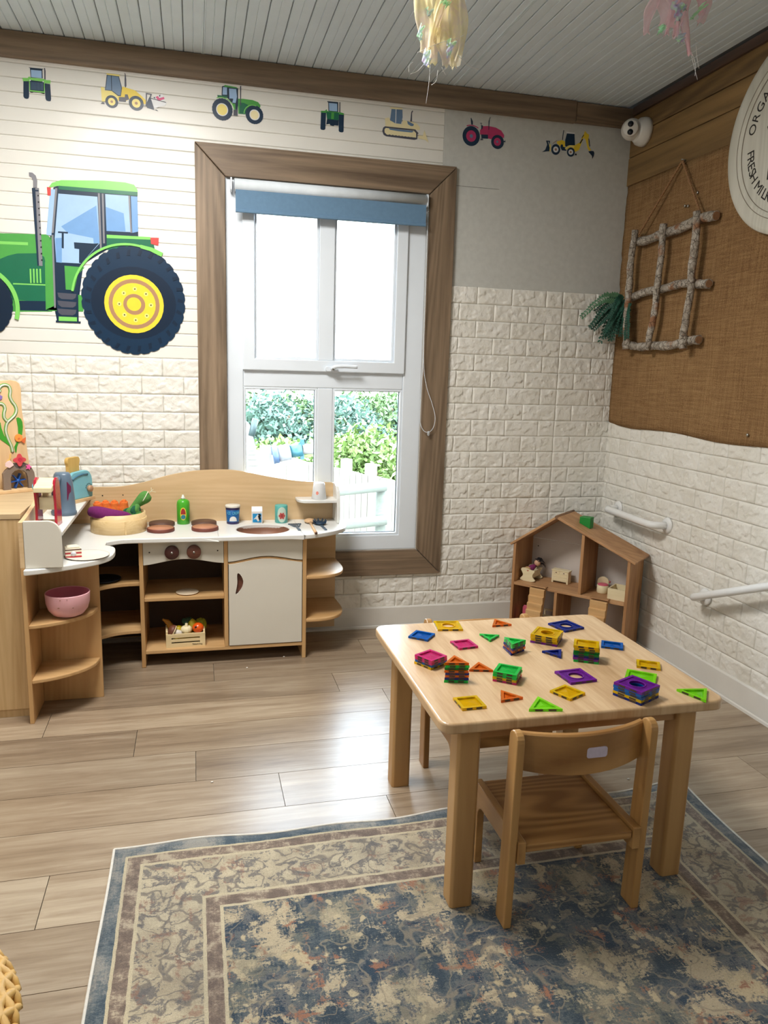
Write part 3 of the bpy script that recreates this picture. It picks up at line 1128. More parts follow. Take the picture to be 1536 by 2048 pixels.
for k in range(11):
    u, v_ = 293 + k * 2.9, 274 + k * 49.5
    s.poly('exhaust_hole', 'black', [(u - 5, v_ - 5), (u + 6, v_ - 5), (u + 6, v_ + 6), (u - 5, v_ + 6)])
for k in range(4):
    u = 228 + k * 25
    s.poly('vent_slat', 'lime', [(u, 836), (u + 12, 836), (u + 16, 945), (u + 4, 945)])
s.poly('step_frame', 'navy', [(430, 1010), (600, 1020), (605, 1240), (620, 1240), (620, 1254), (430, 1246), (430, 1232), (442, 1232)])
for v_ in (1018, 1080, 1140):
    s.poly('step', 'dgrey', [(442, v_), (588, v_ + 12), (582, v_ + 40), (560, v_ + 54), (475, v_ + 50), (450, v_ + 34)])
s.poly('step_plate', 'lime', [(452, 1202), (592, 1208), (592, 1240), (452, 1236)])
s.disc('rear_tyre', 'tyre', (1030, 1082), 392, 412, teeth=30)
s.disc('rear_tyre_wall', 'tyre2', (1030, 1100), 322, 275)
for k in range(26):
    a = 2 * PI * k / 26
    c_, s_ = math.cos(a), math.sin(a)
    q = [(0.86, -0.05), (0.96, -0.01), (0.965, 0.05), (0.85, 0.03)]
    s.poly('tread_block', 'tyre2', [(1030 + 392 * (r * math.cos(a + t_)), 1082 + 408 * (r * math.sin(a + t_))) for r, t_ in q])
s.disc('rear_rim', 'yellow', (1032, 1108), 226, 222)
s.disc('rim_ring', 'brown', (1032, 1108), 194, 190)
s.disc('rim_face', 'yellow', (1032, 1108), 164, 160)
s.disc('hub_ring', 'brown', (1032, 1110), 84, 80)
s.disc('hub', 'yellow', (1030, 1108), 55, 52)
for (u, v_) in ((1036, 992), (1122, 1030), (1160, 1116), (1128, 1197), (1043, 1230), (957, 1190), (917, 1106), (951, 1023)):
    s.disc('bolt_washer', 'paley', (u, v_), 17, 17, 14)
    s.poly('bolt', 'black', [(u - 5, v_ - 5), (u + 5, v_ - 5), (u + 5, v_ + 5), (u - 5, v_ + 5)])
s.arc('rear_mudguard', 'lime', (1000, 1090), 425, 442, 188, 285)
s.poly('mudguard_end', 'lime', [(1080, 652), (1170, 675), (1252, 715), (1240, 745), (1150, 700), (1080, 680)])
s.disc('front_tyre', 'tyre2', (-150, 1100), 250, 262, teeth=26)
s.disc('front_rim', 'yellow', (-150, 1110), 140, 142)
s.disc('front_rim_ring', 'brown', (-150, 1110), 118, 120)
s.disc('front_hub', 'yellow', (-150, 1110), 98, 100)
s.arc('front_mudguard', 'lime', (-160, 1120), 282, 315, 280, 378)

G7 = 'small vehicle stickers in a row under the beam'
# 1 green tractor from the front; 21.94x view from (40,120)
s = Sticker('tractor_sticker', 'small green tractor sticker seen from the front, furthest left of the row', 74, 200, G7, 21.94, (40, 120))
s.poly('cab', 'navy', [(390, 325), (1020, 385), (1020, 415), (985, 412), (1000, 810), (470, 770), (435, 350), (390, 345)])
s.poly('windscreen', 'glass', [(475, 430), (945, 470), (955, 800), (490, 750)])
s.poly('exhaust', 'dgrey', [(1055, 350), (1095, 352), (1125, 480), (1125, 920), (1065, 920)])
s.poly('mudguards', 'lime', [(110, 780), (330, 790), (400, 720), (470, 770), (1050, 830), (1130, 880), (1340, 890), (1335, 1040), (130, 930)])
s.poly('tyre', 'tyre', [(150, 930), (395, 930), (400, 1600), (370, 1690), (300, 1710), (200, 1680), (150, 1600)])
s.poly('tyre', 'tyre', [(1075, 1020), (1325, 1060), (1365, 1700), (1350, 1800), (1270, 1815), (1160, 1780), (1120, 1700)])
s.poly('grille_frame', 'lime', [(395, 900), (1080, 960), (1090, 1450), (415, 1370)])
s.poly('grille', 'navy', [(440, 880), (1050, 960), (1050, 1385), (450, 1320)])
for k in range(9):
    u = 480 + k * 62
    s.poly('grille_bar', 'steel', [(u, 960 + k * 5), (u + 20, 962 + k * 5), (u + 24, 1300 + k * 5), (u + 4, 1298 + k * 5)])
s.poly('axle', 'black', [(430, 1380), (1080, 1450), (1080, 1500), (980, 1480), (900, 1440), (600, 1420), (520, 1440), (450, 1420)])
s.disc('head_lamp', 'white', (446, 893), 30, 30, 12)
s.disc('head_lamp', 'white', (1020, 952), 30, 30, 12)
# 2 yellow digger loader; 10.24x from (190,130)
s = Sticker('digger_sticker', 'yellow loader sticker with a flag patterned bucket, second from left', 265, 222, G7, 10.24, (190, 130))
s.poly('rear_body', 'paley', [(120, 450), (190, 460), (200, 520), (330, 530), (440, 590), (490, 700), (470, 760), (140, 745)])
s.poly('cab_roof', 'paley', [(230, 165), (500, 200), (515, 235), (250, 205)])
s.poly('body', 'yellow', [(470, 640), (540, 560), (560, 440), (820, 520), (960, 640), (1040, 720), (1040, 800), (960, 800), (860, 640), (700, 700), (600, 760), (470, 720)])
s.poly('cab', 'navy', [(240, 200), (490, 232), (555, 470), (530, 640), (470, 635), (340, 530), (205, 515)])
s.poly('cab_glass', 'steel', [(255, 212), (480, 242), (540, 470), (520, 622), (475, 618), (345, 518), (220, 505)])
s.poly('cab_pillar', 'navy', [(325, 210), (340, 212), (350, 525), (335, 520)])
s.poly('exhaust', 'dgrey', [(598, 160), (625, 180), (640, 290), (645, 430), (625, 465), (605, 430), (605, 290), (610, 195)])
s.poly('engine', 'dgrey', [(490, 655), (610, 660), (615, 600), (670, 605), (690, 670), (700, 710), (640, 720), (630, 760), (490, 745)])
s.disc('tyre', 'tyre', (343, 752), 130, 130)
s.disc('rim', 'paley', (343, 752), 76, 78)
s.disc('hub', 'brown', (343, 752), 28, 28, 8)
s.disc('tyre', 'tyre', (845, 785), 150, 150)
s.disc('rim', 'paley', (845, 785), 88, 90)
s.disc('hub', 'brown', (845, 785), 32, 32, 8)
s.poly('lifting_arm', 'dgrey', [(1040, 570), (1165, 595), (1140, 680), (1115, 680), (1130, 610), (1065, 600), (1060, 800), (1040, 800)])
s.poly('bucket_side', 'tyre', [(1115, 655), (1145, 680), (1215, 920), (1070, 880), (1035, 820)])
s.poly('bucket', 'white', [(1140, 680), (1470, 770), (1440, 830), (1215, 890)])
s.poly('flag', 'white', [(1180, 665), (1380, 590), (1440, 740), (1330, 745), (1200, 690)])
s.poly('flag_cross', 'pink', [(1240, 655), (1290, 635), (1320, 680), (1410, 655), (1425, 700), (1330, 730), (1280, 715)])
s.poly('flag_blue', 'navy', [(1195, 665), (1225, 655), (1240, 690), (1210, 685)])
s.poly('flag_blue', 'navy', [(1310, 625), (1340, 612), (1335, 650), (1318, 648)])
s.poly('bucket_edge', 'black', [(1140, 676), (1455, 762), (1455, 776), (1145, 692)])
s.poly('bucket_tooth', 'navy', [(1215, 915), (1260, 915), (1295, 948)])
s.poly('stabiliser', 'dgrey', [(145, 765), (175, 765), (200, 800), (120, 795)])
# 3 green tractor side view; 12.8x from (415,160)
s = Sticker('tractor_sticker', 'green tractor sticker with two cream wheels above the window corner', 475, 245, G7, 12.8, (415, 160))
s.poly('bonnet', 'green', [(770, 480), (900, 480), (1160, 515), (1300, 570), (1355, 650), (1350, 700), (960, 880), (790, 865)])
s.poly('bonnet_panel', 'dgreen', [(820, 580), (930, 585), (1040, 640), (960, 880), (820, 860)])
s.poly('cab', 'navy', [(370, 160), (420, 150), (780, 210), (785, 600), (770, 760), (720, 760), (640, 600), (500, 450), (360, 390)])
s.poly('rear_glass', 'glass', [(395, 180), (500, 190), (500, 380), (385, 375)])
s.poly('door_glass', 'glass', [(550, 215), (735, 235), (755, 430), (720, 590), (640, 580), (560, 470)])
s.poly('seat', 'navy', [(570, 470), (660, 480), (640, 570), (600, 540)])
s.poly('roof', 'green', [(420, 150), (450, 128), (740, 185), (775, 215), (440, 175)])
s.poly('exhaust', 'dgrey', [(832, 170), (855, 140), (862, 160), (858, 650), (835, 650)])
s.poly('rear_deck', 'dgreen', [(250, 385), (510, 410), (510, 460), (260, 440)])
s.poly('side_panel', 'green', [(640, 600), (715, 610), (715, 750), (670, 740)])
s.poly('steps', 'dgrey', [(665, 750), (775, 755), (770, 920), (665, 910)])
s.disc('rear_tyre', 'tyre', (380, 755), 262, 285, teeth=22)
s.disc('rear_rim', 'white', (375, 760), 152, 164)
s.disc('rear_hub', 'paley', (375, 760), 130, 142)
s.arc('rear_mudguard', 'lime', (370, 760), 302, 322, 245, 355)
s.disc('front_tyre', 'tyre', (1200, 890), 225, 240, teeth=22)
s.disc('front_rim', 'white', (1205, 895), 130, 138)
s.disc('front_hub', 'cream', (1203, 895), 106, 115)
s.arc('front_mudguard', 'lime', (1170, 880), 222, 242, 180, 290)
# 4 tractor from behind; 6.678x from (630,190)
s = Sticker('tractor_sticker', 'dark green tractor sticker seen from behind, above the window middle', 664, 263, G7, 6.678, (630, 190))
s.poly('cab', 'navy', [(165, 82), (310, 96), (310, 232), (180, 222), (176, 98), (165, 95)])
s.poly('window', 'glass', [(186, 105), (295, 116), (298, 220), (190, 210)])
s.poly('exhaust', 'dgrey', [(325, 95), (338, 96), (338, 235), (323, 232)])
s.poly('mudguards', 'green', [(80, 210), (130, 212), (155, 190), (165, 215), (340, 232), (385, 245), (385, 270), (80, 235)])
s.poly('tyre', 'tyre', [(80, 235), (148, 240), (138, 455), (120, 468), (85, 464), (72, 450)])
s.poly('tyre', 'tyre', [(318, 258), (386, 268), (380, 490), (362, 500), (330, 495), (316, 480)])
s.poly('body', 'dgreen', [(150, 225), (318, 240), (316, 330), (300, 335), (160, 322)])
s.poly('body_stripe', 'green', [(218, 235), (255, 238), (250, 325), (215, 320)])
s.poly('axle', 'navy', [(160, 322), (300, 336), (316, 330), (312, 410), (260, 405), (245, 415), (205, 405), (195, 385), (150, 392)])
# 5 yellow bulldozer
s = Sticker('bulldozer_sticker', 'pale yellow tracked bulldozer sticker above the right half of the window', 805, 275, G7, 6.678, (630, 190))
s.poly('body', 'cream', [(935, 310), (985, 300), (1010, 340), (1070, 380), (1160, 390), (1175, 335), (1240, 345), (1360, 380), (1400, 430), (1400, 470), (940, 430)])
s.poly('cab', 'steel', [(1022, 185), (1168, 195), (1170, 300), (1148, 386), (1072, 378), (1002, 338)])
s.poly('cab_pillar', 'white', [(1078, 188), (1088, 189), (1082, 380), (1072, 378)])
s.poly('cab_roof', 'cream', [(1000, 160), (1160, 172), (1168, 196), (1015, 186)])
s.poly('exhaust', 'dgrey', [(1285, 230), (1300, 205), (1310, 215), (1296, 240), (1295, 355), (1272, 352)])
s.poly('engine_vent', 'steel', [(1230, 345), (1320, 390), (1312, 415), (1280, 415), (1240, 390)])
s.poly('track', 'dgrey', [(935, 418), (1340, 460), (1385, 515), (1370, 520), (1365, 590), (1330, 600), (950, 552), (915, 530), (898, 480), (910, 435)])
s.poly('track_inner', 'cream', [(945, 440), (1320, 478), (1350, 510), (1350, 570), (960, 530), (930, 500), (928, 460)])
s.poly('track_shadow', 'steel', [(985, 445), (1300, 478), (1320, 490), (1290, 502), (1120, 485), (1000, 465)])
for k in range(9):
    u = 975 + k * 42
    s.poly('track_tooth', 'dgrey', [(u, 534 + k * 5), (u + 22, 526 + k * 5), (u + 42, 539 + k * 5)])
s.poly('blade', 'cream', [(1380, 540), (1440, 545), (1460, 470), (1490, 560), (1515, 635), (1470, 600), (1380, 580)])
# 6 pink tractor; 14.63x from (915,225)
s = Sticker('tractor_sticker', 'pink tractor sticker just right of the window', 968, 296, G7, 14.63, (915, 225))
s.poly('bonnet', 'mag', [(660, 520), (740, 400), (900, 395), (1120, 440), (1280, 530), (1365, 660), (1360, 740), (980, 780), (890, 760), (660, 640)])
s.poly('seat_back', 'tyre', [(385, 170), (400, 150), (450, 260), (450, 360), (400, 350)])
s.poly('steering', 'tyre', [(655, 308), (720, 308), (720, 322), (700, 322), (705, 370), (745, 385), (735, 470), (695, 510), (690, 322), (655, 320)])
s.poly('exhaust', 'navy', [(905, 500), (910, 250), (940, 160), (965, 125), (970, 140), (945, 200), (940, 260), (920, 510)])
s.poly('engine', 'tyre', [(690, 640), (890, 650), (895, 770), (700, 755)])
s.poly('step', 'dgrey', [(680, 760), (740, 762), (755, 812), (665, 812)])
s.poly('hitch', 'navy', [(1350, 830), (1385, 830), (1400, 800), (1400, 875), (1350, 860)])
s.disc('rear_tyre', 'tyre', (400, 690), 252, 292)
s.disc('rear_rim', 'mag', (400, 690), 145, 168)
s.disc('rear_hub', 'steel', (403, 690), 48, 56, 16)
s.arc('rear_mudguard', 'mag', (400, 720), 330, 358, 245, 305)
s.disc('front_tyre', 'tyre', (1170, 862), 185, 205)
s.disc('front_rim', 'mag', (1165, 860), 104, 118)
s.disc('front_hub', 'steel', (1162, 858), 30, 34, 14)
# 7 yellow backhoe; 12.8x from (1080,250)
s = Sticker('digger_sticker', 'yellow backhoe digger sticker with raised arm at the right end of the row', 1137, 314, G7, 12.8, (1080, 250))
s.poly('body', 'yellow', [(430, 420), (560, 385), (640, 420), (640, 560), (560, 580), (430, 470)])
s.poly('rear_body', 'yellow', [(700, 560), (760, 520), (900, 515), (1010, 450), (1050, 500), (1000, 640), (900, 690), (700, 620)])
s.poly('front_body', 'paley', [(240, 500), (280, 490), (270, 680), (240, 680)])
s.poly('cab_roof', 'white', [(665, 170), (890, 200), (890, 232), (690, 222)])
s.poly('cab', 'tyre', [(690, 215), (885, 230), (885, 300), (895, 520), (760, 520), (680, 570), (645, 530), (645, 380)])
s.poly('exhaust', 'navy', [(600, 130), (618, 140), (600, 240), (585, 385), (568, 385), (580, 240)])
s.poly('engine', 'tyre', [(520, 560), (535, 500), (585, 500), (590, 555), (680, 590), (670, 660), (560, 650)])
s.poly('boom', 'yellow', [(1000, 500), (1080, 300), (1130, 220), (1150, 150), (1200, 215), (1255, 250), (1230, 400), (1250, 560), (1310, 640), (1260, 670), (1220, 600), (1170, 380), (1110, 320), (1040, 520)])
s.poly('ram', 'black', [(1010, 465), (1085, 345), (1100, 375), (1030, 485)])
s.poly('ram', 'black', [(1065, 325), (1115, 245), (1128, 262), (1075, 335)])
s.poly('ram', 'black', [(1242, 350), (1258, 352), (1282, 545), (1266, 545)])
s.poly('rear_bucket', 'navy', [(1235, 680), (1300, 665), (1370, 670), (1390, 720), (1370, 800), (1337, 870), (1330, 790)])
s.poly('front_bucket', 'tyre', [(155, 400), (255, 405), (240, 500), (225, 430), (195, 420), (245, 580), (240, 665), (50, 690), (130, 640), (185, 500)])
s.poly('wiper', 'brown', [(325, 465), (430, 390), (435, 400), (330, 475)])
s.disc('front_tyre', 'tyre', (402, 628), 112, 138)
s.disc('front_rim', 'white', (402, 628), 68, 76)
s.disc('front_hub', 'brown', (402, 628), 30, 34, 14)
s.disc('rear_tyre', 'tyre', (788, 695), 98, 118)
s.disc('rear_rim', 'white', (785, 695), 60, 68)
s.disc('rear_hub', 'brown', (783, 695), 26, 30, 14)
s.arc('mudguard', 'paley', (790, 690), 118, 170, 200, 300)
s.poly('stabiliser', 'black', [(900, 735), (925, 730), (940, 775), (890, 770)])

# ================================================================ things on the right wall
# turret security camera
m_cctv = plain('cctv_white', (226, 224, 218), 0.35, 0.03)
m_lens = plain('lens_dark', (14, 24, 36), 0.12, 0.05)
cc = thing('security_camera', 'white turret security camera with two dark lenses in the corner', 'camera', (-0.016, -0.128, 2.345))
ML = Matrix.Rotation(-PI / 2, 4, 'Y')                       # lathe axis points into the room (-x)
MB().lathe([(0.062, 0), (0.062, 0.012), (0.058, 0.03), (0.047, 0.042), (0.044, 0.05)], M=ML, segs=36).build('base', m_cctv, cc)
aim = Vector((-0.075, -0.10, -0.018)).normalized()
MA = Matrix.Translation((-0.062, 0.012, 0.008)) @ aim.to_track_quat('Z', 'Y').to_matrix().to_4x4()
MB().ball((-0.062, 0.012, 0.008), 0.046, 16).build('ball', m_cctv, cc)
face = MB().lathe([(0.030, 0.030), (0.034, 0.036), (0.034, 0.052), (0.031, 0.055), (1e-6, 0.0555)], M=MA, segs=32).build('face', m_cctv, cc)
for s_ in (-1, 1):
    MB().lathe([(0.0125, 0.0548), (0.0125, 0.057), (1e-6, 0.0578)], 0, s_ * 0.0165, 20, M=MA).build('lens', m_lens, face)
MB().lathe([(0.045, 0.0), (0.0468, 0.004), (0.0455, 0.008)], M=MA, segs=32).build('collar', m_cctv, cc)

# round enamelled sign -----------------------------------------
m_sign = wood('limewashed_sign', (186, 184, 170), (214, 212, 200), 2, 14, 0.08, 0.7, bmp=0.05)
m_ink = plain('sign_ink', (38, 34, 32), 0.8)
m_scuff = plain('sign_groove', (138, 128, 112), 0.8, 0.15, 60)
SYC, SZC, SR = -1.102, 2.092, 0.342
sg = thing('round_sign', 'large round limewashed sign with dark lettering on the right wall', 'sign', (-0.018, SYC, SZC))
MB().lathe([(1e-6, 0.012), (SR - 0.075, 0.012), (SR - 0.068, 0.016), (SR - 0.056, 0.020), (SR - 0.05, 0.018), (SR - 0.02, 0.022), (SR - 0.004, 0.020), (SR, 0.014), (SR, 0.0)], M=ML, segs=96).build('plaque', m_sign, sg)
for rr, dd in ((SR - 0.0715, 0.0145), (SR - 0.0525, 0.0195)):
    mb = MB()
    mb.tube([ML @ Vector((rr * math.cos(2 * PI * k / 96), rr * math.sin(2 * PI * k / 96), dd)) for k in range(97)], 0.0014, 5, False)
    mb.build('groove', m_scuff, sg)
# text frame on the sign: right = -y, up = z, out = -x
TX = Matrix(((0, 0, -1, 0), (-1, 0, 0, 0), (0, 1, 0, 0), (0, 0, 0, 1)))


def arc_text(txt, r, a0, da, size, top):
    for k, ch in enumerate(txt):
        if ch == ' ':
            continue
        a = math.radians(a0 + da * k)
        rot = a - PI / 2 if top else a + PI / 2
        M = Matrix.Translation((-0.0126, 0, 0)) @ TX @ Matrix.Translation((r * math.cos(a), r * math.sin(a), 0)) @ Matrix.Rotation(rot, 4, 'Z')
        letter(ch, size, m_ink, sg, M, 0.0003)


arc_text('ORGANIC', 0.232, 166, -9.3, 0.05, True)
arc_text('FRESH MILK', 0.226, 187, 6.1, 0.05, False)
letter('B', 0.07, m_ink, sg, Matrix.Translation((-0.0126, 0, 0)) @ TX @ Matrix.Translation((-0.108, -0.118, 0)), 0.0003)
cow = [(-0.150, 0.045), (-0.140, 0.058), (-0.118, 0.062), (-0.108, 0.074), (-0.098, 0.062), (0.05, 0.07), (0.075, 0.06), (0.085, 0.0), (0.078, -0.005), (0.07, 0.03), (0.066, -0.07), (0.05, -0.07),
       (0.048, -0.01), (-0.045, -0.012), (-0.05, -0.07), (-0.068, -0.07), (-0.072, 0.0), (-0.1, 0.02), (-0.12, 0.03), (-0.142, 0.028)]
MB().prism(cow, 'xy', 0, 0.0004, M=Matrix.Translation((-0.0126, 0, 0)) @ TX).build('cow_picture', m_ink, sg)

# branch frame with rope ------------------------------------------


def bark_material():
    m, nt, b = base_mat('birch_bark')
    v = coords(nt)
    n1 = noise(nt, v, 38, 6, 0.7, 0.8)
    n2 = noise(nt, v, 11, 3)
    vo = nt.nodes.new('ShaderNodeTexVoronoi')
    vo.feature = 'DISTANCE_TO_EDGE'
    vo.inputs['Scale'].default_value = 34
    nt.links.new(v, vo.inputs['Vector'])
    crack = ramp(nt, [(0.01, (0.8, 0.8, 0.8, 1)), (0.045, (0, 0, 0, 1))], vo.outputs['Distance'])
    col = ramp(nt, [(0.3, lin((84, 72, 62))), (0.48, lin((160, 150, 136))), (0.7, lin((208, 201, 190)))], n1)
    col = mixc(nt, ramp(nt, [(0.56, (0, 0, 0, 1)), (0.64, (1, 1, 1, 1))], n2), col, lin((150, 108, 78)))
    col = mixc(nt, crack, col, lin((56, 46, 40)))
    nt.links.new(col, b.inputs['Base Color'])
    b.inputs['Roughness'].default_value = 0.9
    bump(nt, b, math_n(nt, 'ADD', n1, vo.outputs['Distance']), 0.8, 0.006)
    return m


m_bark = bark_material()
m_cut = plain('branch_end', (150, 112, 80), 0.85, 0.2, 60)
m_rope = plain('jute_rope', (150, 112, 76), 0.95, 0.2, 200, bmp=0.4)
bf = thing('branch_frame', 'rustic lattice frame of bark covered branches hanging on hessian', 'frame', (-0.045, -0.43, 1.38))


def branch(a, b_, r, x):
    n_ = 16
    pts_ = []
    ph = random.uniform(0, 6)
    for k in range(n_ + 1):
        t = k / n_
        w = 0.008 * math.sin(t * 5.5 + ph) + 0.004 * math.sin(t * 13 + ph)
        y, z = a[0] + (b_[0] - a[0]) * t, a[1] + (b_[1] - a[1]) * t
        vert = abs(b_[1] - a[1]) > abs(b_[0] - a[0])
        pts_.append((x + random.uniform(-0.0015, 0.0015), y + (w if vert else 0), z + (0 if vert else w)))
    rad = [r * random.uniform(0.9, 1.1) for _ in pts_]
    o_ = MB().tube(pts_, rad, 10, True, 1.0, 0.09).build('branch', m_bark, bf, world=True)
    for q, q2 in ((pts_[0], pts_[1]), (pts_[-1], pts_[-2])):
        dv = (Vector(q) - Vector(q2)).normalized()
        MB().tube([Vector(q) + dv * 0.0003, Vector(q) + dv * 0.0022], [r * 0.84, r * 0.78], 10).build('cut_end', m_cut, o_, world=True)


for (a, b_, r) in (((-0.162, 1.862), (-0.728, 1.872), 0.020), ((-0.150, 1.622), (-0.728, 1.628), 0.0185), ((-0.150, 1.388), (-0.70, 1.392), 0.019)):
    branch(a, b_, r, -0.038)
for (a, b_, r) in (((-0.182, 1.905), (-0.195, 1.372), 0.016), ((-0.428, 1.895), (-0.384, 1.366), 0.015), ((-0.640, 1.905), (-0.645, 1.366), 0.016)):
    branch(a, b_, r, -0.064)
for (a, b_) in (((-0.200, 1.885), (-0.459, 2.143)), ((-0.640, 1.9), (-0.459, 2.143))):
    L = []
    R2 = []
    for k in range(70):
        t = k / 69
        c_ = Vector((-0.048 + 0.018 * t, a[0] + (b_[0] - a[0]) * t, a[1] + (b_[1] - a[1]) * t))
        L.append(c_ + Vector((0.0022 * math.cos(k * 1.1), 0.0022 * math.sin(k * 1.1), 0)))
        R2.append(c_ - Vector((0.0022 * math.cos(k * 1.1), 0.0022 * math.sin(k * 1.1), 0)))
    MB().tube(L, 0.0036, 6).tube(R2, 0.0036, 6).build('rope', m_rope, bf, world=True)
MB().tube([(-0.012, -0.459, 2.145), (-0.036, -0.459, 2.147)], 0.0035, 8).build('nail', plain('screw_steel', (170, 168, 160)), bf, world=True)

# artificial fern --------------------------------------------
m_fern = plain('fern_green', (26, 74, 58), 0.5, 0.25, 30)
m_fern2 = plain('fern_light', (70, 110, 78), 0.5, 0.2, 30)
fe = thing('artificial_fern', 'dark green artificial fern tucked behind the branch frame', 'fern', (-0.1, -0.13, 1.37))
rg = random.Random(5)
base = Vector((-0.072, -0.17, 1.60))


def frond(end, sag, nl, size, mat, side=Vector((0, 1, 0))):
    mid = (base + end) / 2 + Vector((0, 0, sag))
    path = smooth_path([base, mid, end], 10)
    mb = MB().tube(path, 0.0011, 5)
    for k in range(3, len(path) - 1):
        p = path[k]
        t = (path[k + 1] - path[k - 1]).normalized()
        for s_ in (-1, 1):
            out = t.cross(Vector((1, 0.3, 0.1))).normalized() * s_
            L = size * (1 - 0.55 * k / len(path)) * rg.uniform(0.85, 1.1)
            d_ = (out * 0.9 + t * 0.45).normalized()
            nn = d_.cross(t).normalized()
            q = [p, p + d_ * L * 0.45 + t * L * 0.40 + nn * 0.002, p + d_ * L, p + d_ * L * 0.5 - t * L * 0.36 + nn * 0.002]
            mb.add(q, [(0, 1, 2, 3)])
    return mb.build('frond', mat, fe, world=True)


tip = at(1160, 636, 1, -0.09)
frond(tip, 0.045, 20, 0.036, m_fern2)
for k in range(13):
    u = 1198 + k * 4.6 + rg.uniform(-5, 5)
    v_ = 668 + rg.uniform(0, 30)
    e = at(u, v_, 1, -0.06 - 0.012 * k + rg.uniform(-0.02, 0.02))
    e.x = min(e.x, -0.03)
    frond(e, rg.uniform(0.01, 0.06), 20, rg.uniform(0.03, 0.042), m_fern)
for k in range(7):
    e = base + Vector((-0.09 + rg.uniform(-0.06, 0.03), rg.uniform(-0.01, 0.1), rg.uniform(-0.17, -0.05)))
    frond(e, rg.uniform(0.0, 0.05), 16, 0.03, m_fern)
MB().tube(smooth_path([base, base + Vector((0.012, -0.012, 0.015)), base + Vector((0.03, -0.03, 0.03))], 4), 0.002, 6).build('stem', m_fern, fe, world=True)

# grab rails -------------------------------------------------------
m_rail_w = plain('rail_white', (232, 233, 232), 0.25, 0.02)


def grab_rail(name, label, ya, za, yb, zb, r, off, flange_r):
    t = thing(name, label, 'rail', (-off / 2, (ya + yb) / 2, min(za, zb) - r))
    pts_ = [(-0.010, ya, za)]
    dv = Vector((0, yb - ya, zb - za)).normalized()
    for (yy, zz, sg_) in ((ya, za, 1), (yb, zb, -1)):
        c_ = []
        for k in range(7):
            a = PI / 2 * k / 6
            c_.append(Vector((-(off - 0.04) - 0.04 * math.sin(a), yy, zz)) + dv * sg_ * 0.04 * (1 - math.cos(a)))
        pts_ += c_ if sg_ == 1 else c_[::-1]
    pts_.append((-0.010, yb, zb))
    MB().tube(pts_, r, 16).build('bar', m_rail_w, t, world=True)
    for yy, zz in ((ya, za), (yb, zb)):
        M = Matrix.Translation((-0.009, yy, zz)) @ ML
        MB().lathe([(flange_r, 0), (flange_r, 0.004), (flange_r * 0.9, 0.009), (r * 1.3, 0.012), (r, 0.012)], M=M, segs=28).build('flange', m_rail_w, t, world=True)
    return t


grab_rail('grab_rail', 'short white grab rail in the corner above the dolls house', -0.17, 0.607, -0.575, 0.604, 0.0165, 0.085, 0.036)
grab_rail('grab_rail', 'sloping white grab rail running out of view on the right brick wall', -0.875, 0.366, -1.75, 0.72, 0.0155, 0.085, 0.036)

# ================================================================ hanging streamers


def film_material(name, stops, alpha):
    m, nt, b = base_mat(name)
    v = coords(nt)
    nz_ = noise(nt, v, 14, 3, 0.6, 0.6)
    nt.links.new(ramp(nt, stops, nz_), b.inputs['Base Color'])
    b.inputs['Roughness'].default_value = 0.25
    b.inputs['Sheen Weight'].default_value = 0.2
    tr = nt.nodes.new('ShaderNodeBsdfTransparent')
    tl = nt.nodes.new('ShaderNodeBsdfTranslucent')
    nt.links.new(ramp(nt, stops, nz_), tl.inputs[0])
    m1 = nt.nodes.new('ShaderNodeMixShader')
    m1.inputs[0].default_value = 0.62
    nt.links.new(b.outputs[0], m1.inputs[1])
    nt.links.new(tl.outputs[0], m1.inputs[2])
    m2 = nt.nodes.new('ShaderNodeMixShader')
    m2.inputs[0].default_value = alpha
    nt.links.new(tr.outputs[0], m2.inputs[1])
    nt.links.new(m1.outputs[0], m2.inputs[2])
    nt.links.new(m2.outputs[0], nt.nodes['Material Output'].inputs[0])
    return m


m_fy = film_material('yellow_organza', [(0.3, lin((238, 226, 158))), (0.5, lin((244, 232, 190))), (0.62, lin((236, 214, 200))), (0.75, lin((250, 246, 200)))], 0.62)
m_fp = film_material('pink_organza', [(0.3, lin((252, 206, 216))), (0.55, lin((254, 220, 230))), (0.7, lin((246, 214, 244)))], 0.55)
m_fi = film_material('iridescent_film', [(0.32, lin((190, 252, 214))), (0.5, lin((206, 252, 206))), (0.62, lin((206, 214, 252))), (0.75, lin((240, 200, 240)))], 0.8)
m_thread = plain('white_thread', (235, 235, 235), 0.5)


def ribbon(t, top, bot, w0, w1, mat, name, ph, curl=0.012, depth=0.02):
    nu, nv = 7, 26
    vs, fs = [], []
    top, bot = Vector(top), Vector(bot)
    for j in range(nv + 1):
        q = j / nv
        c_ = top.lerp(bot, q) + Vector((curl * math.sin(q * 5 + ph), depth * math.sin(q * 4 + ph * 1.7), 0))
        w = w0 + (w1 - w0) * q
        w *= 1 + 0.12 * math.sin(q * 9 + ph)
        for i in range(nu + 1):
            p = i / nu - 0.5
            vs.append(c_ + Vector((p * w, 0.010 * math.sin(p * 9 + q * 3 + ph) + 0.006 * math.sin(q * 14 + p * 4), (0.006 * math.sin(p * 17 + ph) if j == nv else 0))))
    for j in range(nv):
        for i in range(nu):
            a = j * (nu + 1) + i
            fs.append((a, a + 1, a + nu + 2, a + nu + 1))
    return MB().add(vs, fs, True).build(name, mat, t, world=True)


